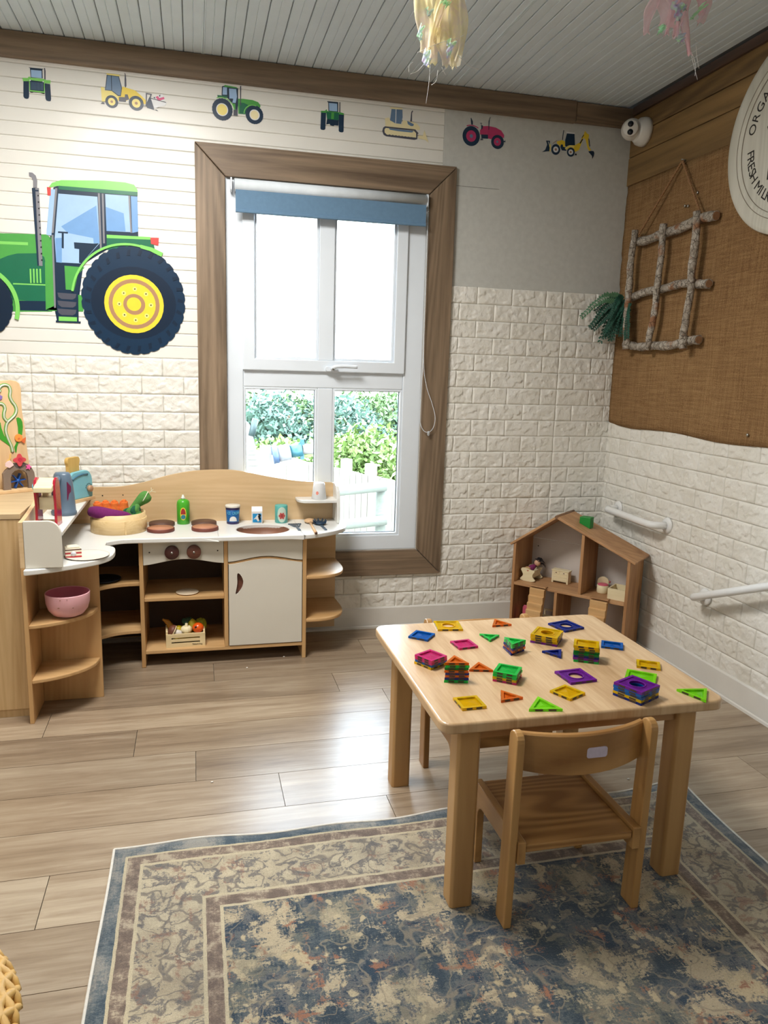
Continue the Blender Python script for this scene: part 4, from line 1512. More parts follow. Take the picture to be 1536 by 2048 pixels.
def streamer(name, label, yy, px, ribbons, patches, threads, mat):
    c_ = at(px, 0, 1, yy)
    t = thing(name, label, 'streamer', (c_.x, yy, CEIL - 0.5))
    hk = Vector((c_.x, yy, CEIL - 0.004))
    MB().lathe([(0.012, -0.012), (0.012, 0)], hk.x, hk.y, 16, Matrix.Translation((0, 0, hk.z))).build('ceiling_hook', m_white, t, world=True)
    kz = c_.z + 0.10
    MB().tube([hk, (hk.x, hk.y, kz)], 0.0015, 6).build('string', m_thread, t, world=True)
    for k, (u, v_, ut, w0, w1) in enumerate(ribbons):
        b_ = at(u, v_, 1, yy + 0.015 * ((k % 3) - 1))
        tp = at(ut, -40, 1, yy + 0.01 * ((k % 2)))
        tp.z = kz
        ribbon(t, tp, b_, w0, w1, mat, 'ribbon', k * 1.9 + px * 0.01)
    for k, (u0, v0, u1, v1, w) in enumerate(patches):
        ribbon(t, at(u0, v0, 1, yy - 0.035), at(u1, v1, 1, yy - 0.035), w * 1.7, w * 1.1, m_fi, 'foil_strip', k * 2.3, 0.002, 0.004)
    for pts_ in threads:
        P_ = [at(u, v_, 1, yy - 0.02 + 0.004 * k) for k, (u, v_) in enumerate(pts_)]
        MB().tube(smooth_path(P_, 6), 0.00055, 5).build('thread', m_thread, t, world=True)
    return t


streamer('streamer', 'pale yellow organza streamer hanging from the ceiling above the window', -1.5, 882,
         [(846, 104, 850, 0.05, 0.038), (858, 130, 862, 0.036, 0.032), (872, 100, 876, 0.032, 0.02), (892, 134, 898, 0.05, 0.042), (905, 128, 914, 0.05, 0.026), (898, 96, 885, 0.05, 0.05)],
         [(856, 18, 858, 34, 0.010), (843, 52, 841, 76, 0.009), (890, 0, 893, 12, 0.011), (901, 82, 899, 112, 0.012), (856, 100, 852, 128, 0.014)],
         [[(826, 124), (818, 132), (818, 145)], [(848, 128), (835, 142), (821, 148)], [(860, 132), (858, 165), (852, 207)], [(876, 140), (872, 162), (863, 170)], [(915, 110), (935, 130), (958, 139)],
          [(835, 105), (880, 86), (920, 74), (960, 50)], [(884, 135), (891, 150)], [(900, 130), (884, 144)]], m_fy)
streamer('streamer', 'pink organza streamer with iridescent foil hanging near the timber wall', -1.3, 1358,
         [(1304, 62, 1330, 0.05, 0.030), (1318, 58, 1342, 0.05, 0.05), (1342, 66, 1345, 0.03, 0.012), (1352, 78, 1352, 0.03, 0.008), (1380, 104, 1386, 0.03, 0.013), (1392, 50, 1400, 0.045, 0.022), (1365, 70, 1366, 0.05, 0.03), (1396, 30, 1412, 0.05, 0.028)],
         [(1354, 4, 1356, 44, 0.017), (1364, 12, 1370, 18, 0.012), (1329, 48, 1318, 66, 0.009), (1408, 8, 1386, 36, 0.010), (1366, 66, 1360, 82, 0.016)],
         [[(1385, 108), (1391, 130), (1390, 152)], [(1383, 112), (1390, 140), (1395, 160)], [(1392, 90), (1394, 115), (1398, 137)], [(1390, 80), (1404, 88), (1416, 94)], [(1360, 82), (1369, 93)]], m_fp)

# ================================================================ rug


def rug_material(Wd, Ln):
    m, nt, b = base_mat('woven_rug')
    tc = nt.nodes.new('ShaderNodeTexCoord')
    sep = nt.nodes.new('ShaderNodeSeparateXYZ')
    nt.links.new(tc.outputs['Object'], sep.inputs[0])
    X_, Y_ = sep.outputs[0], sep.outputs[1]
    ax = math_n(nt, 'ABSOLUTE', X_)
    ay = math_n(nt, 'ABSOLUTE', Y_)
    dx = math_n(nt, 'SUBTRACT', Wd / 2, ax)
    dy = math_n(nt, 'SUBTRACT', Ln / 2, ay)
    dd = math_n(nt, 'MINIMUM', dx, dy)
    cmb = nt.nodes.new('ShaderNodeCombineXYZ')
    nt.links.new(ax, cmb.inputs[0])
    nt.links.new(Y_, cmb.inputs[1])
    sym = cmb.outputs[0]
    # warp the mirrored coordinates so that motifs look drawn, not computed
    nw = nt.nodes.new('ShaderNodeTexNoise')
    nw.inputs['Scale'].default_value = 9
    nw.inputs['Detail'].default_value = 4
    nt.links.new(tc.outputs['Object'], nw.inputs['Vector'])
    wv = nt.nodes.new('ShaderNodeVectorMath')
    wv.operation = 'SCALE'
    nt.links.new(nw.outputs['Color'], wv.inputs[0])
    wv.inputs['Scale'].default_value = 0.07
    ad = nt.nodes.new('ShaderNodeVectorMath')
    ad.operation = 'ADD'
    nt.links.new(sym, ad.inputs[0])
    nt.links.new(wv.outputs[0], ad.inputs[1])
    sv = ad.outputs[0]

    def vor(scale, feat='F1', vec=sv):
        o_ = nt.nodes.new('ShaderNodeTexVoronoi')
        o_.feature = feat
        o_.inputs['Scale'].default_value = scale
        nt.links.new(vec, o_.inputs['Vector'])
        return o_
    B, K = (0, 0, 0, 1), (1, 1, 1, 1)
    # field: faded patches in several sizes
    fine = math_n(nt, 'MULTIPLY', math_n(nt, 'SUBTRACT', noise(nt, tc.outputs['Object'], 170, 3, 0.75), 0.5), 0.34)
    th_x = noise(nt, coords(nt, (0.06, 1, 1), False), 260, 2, 0.6)
    th_y = noise(nt, coords(nt, (1, 0.06, 1), False), 260, 2, 0.6)
    fine = math_n(nt, 'ADD', fine, math_n(nt, 'MULTIPLY', math_n(nt, 'SUBTRACT', math_n(nt, 'ADD', th_x, th_y), 1.0), 0.16))

    def n_(sc, det=5, ro=0.6, di=0.3, vec=sv):
        return math_n(nt, 'ADD', noise(nt, vec, sc, det, ro, min(di, 0.5)), fine)

    def over(thr, soft=0.03):
        return [(thr - soft, B), (thr + soft, K)]

    def curl(sc, w):
        """thin winding lines: level curves of a smooth noise"""
        q = math_n(nt, 'ABSOLUTE', math_n(nt, 'SUBTRACT', noise(nt, sv, sc, 1.5, 0.4, 0.5), 0.5))
        return ramp(nt, [(w * 0.6, K), (w * 1.6, B)], q)
    col = ramp(nt, [(0.38, lin((52, 68, 82))), (0.48, lin((88, 98, 104))), (0.60, lin((128, 122, 118)))], n_(11))
    col = mixc(nt, ramp(nt, over(0.57), n_(11)), col, lin((46, 66, 84)))
    col = mixc(nt, ramp(nt, over(0.555, 0.03), n_(12, 6, 0.62, 1.5)), col, lin((188, 174, 147)))
    col = mixc(nt, math_n(nt, 'MULTIPLY', curl(16, 0.018), 0.7), col, lin((150, 140, 122)))
    v1 = vor(6.2)
    petals = math_n(nt, 'ADD', v1.outputs['Distance'], math_n(nt, 'MULTIPLY', math_n(nt, 'SUBTRACT', n_(30, 4), 0.5), 0.7))
    fl_gate = ramp(nt, over(0.47), n_(3.6, 1))
    col = mixc(nt, mixc(nt, 1.0, ramp(nt, [(0.24, K), (0.31, B)], petals), fl_gate, 'MULTIPLY'), col, lin((192, 176, 144)))
    col = mixc(nt, mixc(nt, 1.0, ramp(nt, [(0.08, K), (0.15, B)], petals), fl_gate, 'MULTIPLY'), col, lin((152, 104, 82)))
    col = mixc(nt, ramp(nt, over(0.63, 0.03), n_(15, 5, 0.6, 2.0)), col, lin((158, 112, 90)))
    col = mixc(nt, math_n(nt, 'MULTIPLY', ramp(nt, over(0.58), n_(6, 3)), 0.4), col, lin((124, 124, 106)))
    v2 = vor(26)
    pet2 = math_n(nt, 'ADD', v2.outputs['Distance'], math_n(nt, 'MULTIPLY', math_n(nt, 'SUBTRACT', noise(nt, sv, 90, 2), 0.5), 0.5))
    field = mixc(nt, mixc(nt, 1.0, ramp(nt, [(0.18, K), (0.26, B)], pet2), ramp(nt, over(0.5), n_(9, 2)), 'MULTIPLY'), col, lin((190, 176, 146)))
    # main border: pale ground with worn grey vines
    bcol = ramp(nt, [(0.35, lin((168, 156, 134))), (0.65, lin((200, 188, 162)))], n_(12))
    bcol = mixc(nt, math_n(nt, 'MULTIPLY', curl(20, 0.028), 0.75), bcol, lin((112, 106, 102)))
    bcol = mixc(nt, math_n(nt, 'MULTIPLY', ramp(nt, over(0.56, 0.02), n_(30, 5, 0.65, 1.0)), 0.8), bcol, lin((104, 102, 104)))
    bcol = mixc(nt, math_n(nt, 'MULTIPLY', ramp(nt, over(0.61, 0.02), n_(22, 4, 0.6, 1.0)), 0.6), bcol, lin((150, 112, 96)))
    guard = ramp(nt, [(0.4, lin((116, 101, 92))), (0.52, lin((144, 127, 113))), (0.62, lin((186, 172, 150)))], n_(26))
    edge = ramp(nt, [(0.4, lin((68, 84, 97))), (0.5, lin((106, 115, 120))), (0.62, lin((152, 150, 144)))], n_(10))
    line = lin((200, 188, 160))
    dw = math_n(nt, 'ADD', dd, math_n(nt, 'MULTIPLY', math_n(nt, 'SUBTRACT', noise(nt, sv, 26, 2), 0.5), 0.006))

    def step(x_):
        return math_n(nt, 'GREATER_THAN', dw, x_)
    c = edge
    for x_, nxt in ((0.034, line), (0.041, guard), (0.072, line), (0.080, bcol), (0.222, line), (0.230, guard), (0.262, line), (0.270, field)):
        c = mixc(nt, step(x_), c, nxt)
    # wear and pile
    wear = ramp(nt, [(0.35, (0.86, 0.86, 0.86, 1)), (0.65, (1.12, 1.1, 1.06, 1))], noise(nt, tc.outputs['Object'], 3.0, 3))
    c = mixc(nt, 1.0, c, wear, 'MULTIPLY')
    pile = noise(nt, tc.outputs['Object'], 420, 2, 0.7)
    c = mixc(nt, 0.5, c, ramp(nt, [(0.3, (0.42, 0.42, 0.42, 1)), (0.7, (1, 1, 1, 1))], pile), 'MULTIPLY')
    nt.links.new(c, b.inputs['Base Color'])
    b.inputs['Roughness'].default_value = 0.95
    b.inputs['Specular IOR Level'].default_value = 0.12
    b.inputs['Sheen Weight'].default_value = 0.25
    bump(nt, b, pile, 0.7, 0.003)
    return m


RX0, RX1, RY1, RL = -2.259, -0.596, -1.588, 2.40
RWd = RX1 - RX0
rug = thing('patterned_rug', 'worn oriental patterned rug in blue, cream and rust under the table', 'rug', ((RX0 + RX1) / 2, RY1 - RL / 2, 0.0))
nx, ny = 80, 110
vs, fs = [], []


def rug_z(x, y):
    # lifts a little along the far edge and the far right corner
    e = max(0, 1 - (RL / 2 - y) / 0.12)
    c_ = max(0, 1 - math.hypot(x - RWd / 2, y - RL / 2) / 0.26)
    return 0.0056 + 0.0022 * e * (1 + math.sin(x * 17)) + 0.016 * c_ * c_


def rug_xy(x, y):
    return (x + 0.003 * math.sin(y * 7), y + (0.006 * math.sin(x * 6.5) + 0.003 * math.sin(x * 19)) * (1 if y > 0 else 0))


for j in range(ny + 1):
    for i in range(nx + 1):
        x, y = -RWd / 2 + RWd * i / nx, -RL / 2 + RL * j / ny
        q = rug_xy(x, y)
        vs.append((q[0], q[1], rug_z(x, y)))
for j in range(ny):
    for i in range(nx):
        a = j * (nx + 1) + i
        fs.append((a, a + 1, a + nx + 2, a + nx + 1))
o = MB().add(vs, fs, True).build('pile', rug_material(RWd, RL), rug)
so = o.modifiers.new('thickness', 'SOLIDIFY')
so.thickness = 0.005
so.offset = -1
per = [(-RWd / 2 + RWd * i / 60, RL / 2) for i in range(61)] + [(RWd / 2, RL / 2 - RL * j / 60) for j in range(1, 61)] + [(RWd / 2 - RWd * i / 60, -RL / 2) for i in range(1, 61)] + [(-RWd / 2, -RL / 2 + RL * j / 60) for j in range(1, 61)]
MB().tube([Vector((*rug_xy(x, y), rug_z(x, y) - 0.0015)) for x, y in per], 0.0038, 6, False).build('binding', plain('rug_binding', (214, 210, 200), 0.9, 0.08, 90), rug)

# ================================================================ play kitchen
m_ply_x = wood('birch_ply_x', (202, 168, 122), (222, 192, 150), 0, 16, 0.10, 0.4, bmp=0.02, rings=0.45)
m_ply_z = wood('birch_ply_z', (184, 140, 90), (210, 170, 118), 2, 14, 0.12, 0.4, bmp=0.02, rings=0.45)
m_ply_e = wood('birch_ply_shelf', (190, 148, 96), (216, 178, 128), 0, 14, 0.12, 0.38, bmp=0.02)
m_lam = plain('white_laminate', (228, 228, 224), 0.3, 0.02, 4)
m_front = plain('cream_front', (218, 214, 202), 0.45, 0.02, 5)
m_knob = wood('walnut_knob', (84, 48, 36), (116, 70, 54), 0, 30, 0.1, 0.45)
m_burner_d = wood('burner_dark', (74, 48, 40), (104, 72, 58), 0, 30, 0.1, 0.5)
m_burner_l = wood('burner_light', (170, 112, 84), (196, 140, 108), 0, 30, 0.1, 0.5)
m_rim = wood('burner_rim', (96, 46, 38), (122, 66, 54), 0, 30, 0.1, 0.5)
m_hole = plain('peg_hole', (40, 30, 24), 0.8)
ZT = 0.557
kit = thing('play_kitchen', 'L shaped wooden play kitchen with white worktop under the window', 'play kitchen', (-2.0, -0.3, 0))


def kb(name, mat, x0, y0, z0, x1, y1, z1, bev=0.0015, parent=None):
    return MB().box(x0, y0, z0, x1, y1, z1).build(name, mat, parent or kit, bev, world=True)


YF, YB = -0.343, -0.042
# back board with the wavy top
top = [(-2.605, 0.712), (-2.454, 0.714), (-2.39, 0.714), (-2.332, 0.718), (-2.25, 0.735), (-2.165, 0.760), (-2.09, 0.776), (-2.016, 0.785), (-1.908, 0.788), (-1.85, 0.783), (-1.798, 0.774), (-1.73, 0.760),
       (-1.664, 0.748), (-1.60, 0.738), (-1.527, 0.731), (-1.45, 0.727), (-1.418, 0.725), (-1.405, 0.716), (-1.402, 0.70)]
outl = [(-2.605, 0.03)] + [tuple(p[:2]) for p in smooth_path([(a, b_, 0) for a, b_ in top], 5)] + [(-1.402, 0.03)]
MB().prism(outl, 'xz', YB, YB + 0.014).build('backboard', m_ply_x, kit, world=True)
for u, v_ in ((205, 991), (246, 990), (286, 989)):
    p = at(u, v_, 1, YB)
    MB().lathe([(0.0026, 0), (0.0026, 0.0008), (1e-6, 0.0009)], M=Matrix.Translation((p.x, YB, p.z)) @ Matrix.Rotation(PI / 2, 4, 'X'), segs=10).build('peg_hole', m_hole, kit, world=True)
kb('side_panel', m_ply_z, -2.264, YF, 0, -2.248, YB, 0.538)
kb('side_panel', m_ply_z, -1.598, YF, 0, -1.582, YB, 0.538)
kb('divider', m_ply_z, -1.927, YF + 0.002, 0.072, -1.911, YB, 0.538)
kb('bottom_shelf', m_ply_e, -2.248, YF + 0.003, 0.057, -1.598, YB, 0.072)
kb('shelf', m_ply_e, -2.248, YF + 0.012, 0.281, -1.927, YB, 0.296)
m_bay_back = plain('bay_back_brown', (92, 76, 68), 0.75, 0.06, 14)
for x0, x1 in ((-2.248, -1.927), (-2.594, -2.264)):
    kb('bay_back', m_bay_back, x0, YB - 0.004, 0.035, x1, YB - 0.0005, 0.537, 0)  # thin dark brown sheets behind the bays
# drawer and door fronts with curved edges


def wave(x0, x1, zl, zm):
    return [(x0 + (x1 - x0) * k / 14, zl + (zm - zl) * math.sin(PI * k / 14) ** 1.6) for k in range(15)]


hw = wave(-2.247, -1.928, 0.438, 0.460)
df = MB().prism([(-2.247, 0.5375)] + hw + [(-1.928, 0.5375)], 'xz', YF + 0.001, YF + 0.015).build('hob_front', m_front, kit, 0.0015, world=True)
for x_, m_ in ((-2.134, plain('knob_dark', (74, 38, 34), 0.4, 0.1)), (-2.047, m_knob)):
    k_ = MB().lathe([(0.0285, 0), (0.0285, 0.014), (0.026, 0.017), (1e-6, 0.0175)], M=Matrix.Translation((x_, YF + 0.001, 0.491)) @ Matrix.Rotation(PI / 2, 4, 'X'), segs=30).build('knob', m_, df, world=True)
    MB().lathe([(0.005, 0.017), (0.005, 0.0188), (1e-6, 0.0195)], M=Matrix.Translation((x_, YF + 0.001, 0.491)) @ Matrix.Rotation(PI / 2, 4, 'X'), segs=12).build('screw', plain('screw_steel', (170, 168, 160)), df, world=True)
for x_ in (-2.222, -1.952):
    MB().lathe([(0.003, 0), (0.003, 0.0008), (1e-6, 0.001)], M=Matrix.Translation((x_, YF + 0.001, 0.492)) @ Matrix.Rotation(PI / 2, 4, 'X'), segs=10).build('peg_hole', m_hole, df, world=True)
hw = wave(-1.910, -1.599, 0.441, 0.462)
MB().prism([(-1.910, 0.5375)] + hw + [(-1.599, 0.5375)], 'xz', YF + 0.001, YF + 0.015).build('sink_front', m_front, kit, 0.0015, world=True)
MB().prism([(-1.910, 0.437)] + [(a, b_ - 0.004) for a, b_ in hw] + [(-1.599, 0.437), (-1.599, 0.43), (-1.910, 0.43)], 'xz', YF + 0.006, YF + 0.014).build('front_lip', m_ply_z, kit, world=True)
hw = wave(-1.908, -1.601, 0.430, 0.451)
# door with a bean shaped finger hole
bean = []
bx, bz = -1.868, 0.346
for k in range(40):
    a = 2 * PI * k / 40
    xx, zz = 0.0125 * math.cos(a), 0.046 * math.sin(a)
    bean.append((bx + xx + 0.012 * math.cos(zz / 0.046 * PI / 2) - 0.005 + 0.004 * (zz / 0.046), bz + zz))
outer = []
dl = [(-1.908, 0.076), (-1.601, 0.076)] + hw[::-1]
perim = [Vector((a, b_, 0)) for a, b_ in dl]
for k in range(40):
    a = 2 * PI * k / 40
    dr = Vector((math.cos(a), math.sin(a), 0))
    best = None
    c_ = Vector((bx, bz, 0))
    for i in range(len(perim)):
        p, q = perim[i], perim[(i + 1) % len(perim)]
        e = q - p
        den = dr.x * e.y - dr.y * e.x
        if abs(den) < 1e-9:
            continue
        w = p - c_
        t = (w.x * e.y - w.y * e.x) / den
        s_ = (w.x * dr.y - w.y * dr.x) / den
        if t > 0 and -1e-6 <= s_ <= 1 + 1e-6 and (best is None or t < best):
            best = t
    outer.append((bx + dr.x * best, bz + dr.y * best))
# snap the nearest rays to the four corners so that the outline keeps them
for cx_, cz_ in ((-1.908, 0.076), (-1.601, 0.076), (-1.601, 0.430), (-1.908, 0.430)):
    i = min(range(40), key=lambda k: (outer[k][0] - cx_) ** 2 + (outer[k][1] - cz_) ** 2)
    outer[i] = (cx_, cz_)
door = MB().ring(outer, bean, 'xz', YF + 0.000, YF + 0.014).build('cupboard_door', m_front, kit, world=True)
MB().prism([(bx + (a - bx) * 1.25, bz + (b_ - bz) * 1.1) for a, b_ in bean], 'xz', YF + 0.0145, YF + 0.02).build('finger_hole', m_knob, door, world=True)
# quarter shelves at the right end
for zs_ in (0.369, 0.177):
    pts_ = [(-1.582, -0.345)] + [(-1.53, -0.346), (-1.49, -0.338), (-1.45, -0.318), (-1.42, -0.285), (-1.403, -0.24), (-1.398, -0.19), (-1.400, -0.12), (-1.405, YB)] + [(-1.582, YB)]
    sp = smooth_path([(a, b_, 0) for a, b_ in pts_[:-1]], 4)
    MB().prism([(p.x, p.y) for p in sp] + [(-1.582, YB)], 'xy', zs_ - 0.015, zs_).build('corner_shelf', m_ply_e, kit, 0.004, world=True)
# wing at the left
kb('wing_side', m_ply_z, -2.608, -0.792, 0, -2.594, YB, 0.56)
kb('wing_panel', m_ply_z, -2.594, -0.606, 0, -2.386, -0.592, 0.538)
MB().prism([(-0.792, 0.56), (-0.792, 0.715), (-0.74, 0.717), (-0.65, 0.725), (-0.52, 0.742), (-0.40, 0.748), (-0.2, 0.735), (-0.05, 0.72), (-0.05, 0.56)], 'yz', -2.608, -2.594).build('wing_back', m_ply_x, kit, world=True)
for zs_ in (0.357, 0.16):
    pts_ = [(-2.594, -0.792), (-2.54, -0.778), (-2.48, -0.748), (-2.43, -0.705), (-2.402, -0.66), (-2.392, -0.606)]
    sp = smooth_path([(a, b_, 0) for a, b_ in pts_], 4)
    MB().prism([(p.x, p.y) for p in sp] + [(-2.594, -0.606)], 'xy', zs_ - 0.014, zs_).build('corner_shelf', m_ply_e, kit, 0.003, world=True)
for zs_ in (0.362, 0.158):
    sp = smooth_path([(-2.594, -0.45, 0), (-2.46, -0.40, 0), (-2.38, -0.345, 0), (-2.32, -0.325, 0), (-2.264, -0.322, 0)], 5)
    MB().prism([(p.x, p.y) for p in sp] + [(-2.264, YB), (-2.594, YB)], 'xy', zs_ - 0.015, zs_).build('inner_shelf', m_ply_e, kit, 0.002, world=True)
# white upper shelf on the wing with its end panel
kb('upper_shelf', m_lam, -2.594, -0.780, 0.664, -2.474, YB, 0.678, 0.002)
MB().prism([(-2.593, 0.558), (-2.476, 0.558), (-2.476, 0.668)] + [(-2.518 + 0.042 * math.cos(a), 0.672 + 0.047 * math.sin(a)) for a in [PI / 2 * k / 8 for k in range(9)]] + [(-2.593, 0.719)],
           'xz', -0.794, -0.780).build('shelf_end', m_front, kit, 0.002, world=True)
# worktop: outline with an oval sink cut out, built in three joined pieces
OUT = [(-2.594, -0.826), (-2.573, -0.824), (-2.50, -0.795), (-2.442, -0.762), (-2.40, -0.735), (-2.367, -0.706), (-2.338, -0.66), (-2.328, -0.607), (-2.330, -0.55), (-2.341, -0.51), (-2.373, -0.480)]
OUT2 = [(-2.373, -0.432), (-2.34, -0.404), (-2.30, -0.39), (-2.20, -0.390), (-1.95, -0.392)]
o1 = smooth_path([(a - 0.002, b_ + 0.013, 0) for a, b_ in OUT], 4)
o2 = smooth_path([(a - (0.002 if a < -2 else 0), b_ + (0.013 if a < -2 else 0.014), 0) for a, b_ in OUT2], 4)
mb = MB()
za, zb = 0.538, ZT
mb.prism([(p.x, p.y) for p in o1 + o2] + [(-1.95, YB), (-2.594, YB)], 'xy', za, zb)
el = circ(-1.757, -0.237, 0.113, 48, 0, 2 * PI, 0.104)
rx0, rx1, ry0, ry1 = -1.95, -1.60, -0.378, YB
rect = []
for k in range(48):
    a = 2 * PI * k / 48
    c_, s_ = math.cos(a), math.sin(a)
    t = min(((rx1 if c_ > 0 else rx0) + 1.757) / c_ if abs(c_) > 1e-6 else 9, ((ry1 if s_ > 0 else ry0) + 0.237) / s_ if abs(s_) > 1e-6 else 9)
    rect.append((-1.757 + c_ * t, -0.237 + s_ * t))
for cx_, cy_ in ((rx0, ry0), (rx1, ry0), (rx1, ry1), (rx0, ry1)):
    i = min(range(48), key=lambda k: (rect[k][0] - cx_) ** 2 + (rect[k][1] - cy_) ** 2)
    rect[i] = (cx_, cy_)
mb.ring(rect, el, 'xy', za, zb)
o3 = smooth_path([(-1.60, -0.378, 0), (-1.55, -0.366, 0), (-1.482, -0.328, 0), (-1.43, -0.285, 0), (-1.398, -0.242, 0), (-1.384, -0.19, 0), (-1.386, -0.12, 0), (-1.402, YB, 0)], 5)
mb.prism([(p.x, p.y) for p in o3] + [(-1.60, YB)], 'xy', za, zb)
wt = mb.build('worktop', m_lam, kit, 0.004, 3, world=True)
wt.modifiers['bevel'].angle_limit = math.radians(60)
MB().lathe([(0.112, 0.0), (0.110, -0.02), (0.098, -0.045), (0.07, -0.055), (1e-6, -0.056)], -1.757, -0.237, 40, Matrix.Translation((0, 0, 0.552)), sy=0.95, closed=False).build('sink_bowl', wood('sink_wood', (120, 82, 64), (150, 106, 84), 0, 20, 0.1, 0.5), kit, world=True)
for (x_, y_, md, mr, r_) in ((-2.18, -0.118, m_burner_d, m_burner_d, 0.054), (-2.18, -0.232, m_burner_l, m_rim, 0.056), (-2.003, -0.118, m_burner_d, m_burner_d, 0.054), (-2.0, -0.228, m_burner_l, m_rim, 0.056)):
    hp_ = MB().lathe([(r_ - 0.001, 0), (r_, 0.002), (r_, 0.0125), (r_ - 0.002, 0.0145), (r_ - 0.004, 0.0148)], x_, y_, 36, Matrix.Translation((0, 0, ZT))).build('hob_plate', mr, kit, world=True)
    MB().lathe([(r_ - 0.004, 0.010), (r_ - 0.004, 0.0152), (1e-6, 0.0153)], x_, y_, 36, Matrix.Translation((0, 0, ZT))).build('plate_top', md, hp_, world=True)
# small white shelf at the right end and its bracket
sp = smooth_path([(-1.418, -0.152, 0), (-1.54, -0.152, 0), (-1.575, -0.142, 0), (-1.592, -0.11, 0), (-1.594, -0.07, 0), (-1.594, YB, 0)], 4)
MB().prism([(p.x, p.y) for p in sp] + [(-1.418, YB)], 'xy', 0.650, 0.662).build('upper_shelf', m_lam, kit, 0.002, world=True)
MB().prism([(YB, 0.558), (-0.158, 0.558), (-0.158, 0.63), (-0.153, 0.67), (-0.14, 0.70), (-0.115, 0.72), (-0.08, 0.728), (YB, 0.729)], 'yz', -1.419, -1.405).build('shelf_bracket', m_lam, kit, 0.002, world=True)

# ================================================================ storage cabinet at the left
m_oakv = wood('oak_laminate_front', (190, 156, 108), (216, 186, 140), 2, 34, 0.05, 0.5, bmp=0.05)
m_oakh = wood('oak_laminate_top', (180, 154, 116), (206, 182, 144), 0, 30, 0.06, 0.5, bmp=0.05)
CT = 0.733
cab = thing('storage_cabinet', 'tall oak effect storage cabinet at the left edge beside the play kitchen', 'cabinet', (-3.0, -0.4, 0))
MB().box(-3.45, -0.713, 0.03, -2.614, -0.03, CT - 0.018).build('carcass', m_oakv, cab, 0.001, world=True)
MB().box(-3.45, -0.731, 0.0315, -2.614, -0.7135, CT - 0.0195).build('front', m_oakv, cab, 0.001, world=True)
MB().box(-3.45, -0.722, 0, -2.617, -0.05, 0.029).build('plinth', m_oakv, cab, world=True)
MB().box(-3.455, -0.733, CT - 0.018, -2.612, -0.03, CT).build('top', m_oakh, cab, 0.001, world=True)

# ================================================================ things on the kitchen
m_pinkb = plain('bowl_pink', (232, 176, 184), 0.35, 0.04)
m_pinki = plain('bowl_inside', (196, 112, 130), 0.4, 0.05)
bw = thing('mixing_bowl', 'pale pink mixing bowl with chipped paint on the corner shelf', 'bowl', (-2.482, -0.69, 0.357))
MB().lathe([(1e-6, 0), (0.036, 0.0005), (0.052, 0.008), (0.066, 0.026), (0.073, 0.05), (0.075, 0.083), (0.0745, 0.0855), (0.0725, 0.086), (0.0715, 0.084)], segs=40, closed=False).build('body', m_pinkb, bw)
MB().lathe([(0.0715, 0.084), (0.0695, 0.05), (0.062, 0.028), (0.048, 0.012), (1e-6, 0.007)], segs=40, closed=False).build('inside', m_pinki, bw)
m_chip = plain('chip_brown', (150, 104, 84), 0.7)
for a, z, w in ((-1.85, 0.048, 0.004), (-1.2, 0.046, 0.003), (-1.75, 0.076, 0.003), (-1.45, 0.078, 0.002)):
    r_ = 0.0735 if z < 0.06 else 0.0752
    MB().ball((r_ * math.cos(a), r_ * math.sin(a), z), w, 6, 1, 0.25, 0.5, Matrix.Rotation(a + PI / 2, 4, 'Z')).build('paint_chip', m_chip, bw)

pl = MB().lathe([(1e-6, 0), (0.060, 0), (0.073, 0.003), (0.076, 0.006), (0.072, 0.006), (0.058, 0.004), (1e-6, 0.003)], -2.418, -0.64, 40, Matrix.Translation((0, 0, ZT))).build('toy_plate', plain('plate_cream', (232, 224, 212), 0.35), None)
tag(pl, 'flat cream toy plate with faint marks on the wing worktop', 'plate')
ck = thing('cake_slice', 'wooden cake slice with red layers and cream top on the plate', 'cake', (-2.462, -0.655, ZT + 0.0042), math.radians(12))
m_sponge = plain('cake_cream', (240, 232, 210), 0.5)
wedge = [(-0.028, 0.004), (0.026, -0.016), (0.026, 0.026), (-0.020, 0.034)]
wedge = [(-0.027, -0.016), (0.027, -0.016), (0.018, 0.034), (-0.026, 0.030)]
for z0, z1, m_, nm in ((0, 0.006, 'r', 'jam_layer'), (0.006, 0.013, 'c', 'sponge_layer'), (0.013, 0.019, 'r', 'jam_layer'), (0.019, 0.026, 'c', 'sponge_layer')):
    MB().prism(wedge, 'xy', z0, z1).build(nm, plain('cake_red', (186, 52, 58), 0.5) if m_ == 'r' else m_sponge, ck)
MB().prism(wedge, 'xy', 0.026, 0.029).build('chocolate_edge', plain('cake_choc', (84, 40, 34), 0.5), ck)
MB().prism([(a * 0.98, b_ * 0.98) for a, b_ in wedge], 'xy', 0.029, 0.033).build('icing', m_sponge, ck, 0.001)
MB().prism([(a * 0.8, b_ * 0.8) for a, b_ in wedge], 'xy', 0.033, 0.0385).build('cream_top', m_sponge, ck, 0.002)
MB().lathe([(0.009, 0), (0.009, 0.0012), (1e-6, 0.0014)], M=Matrix.Translation((0.0, -0.0161, 0.014)) @ Matrix.Rotation(PI / 2, 4, 'X'), segs=18).build('fastener', plain('velcro_white', (222, 224, 230), 0.8), ck)

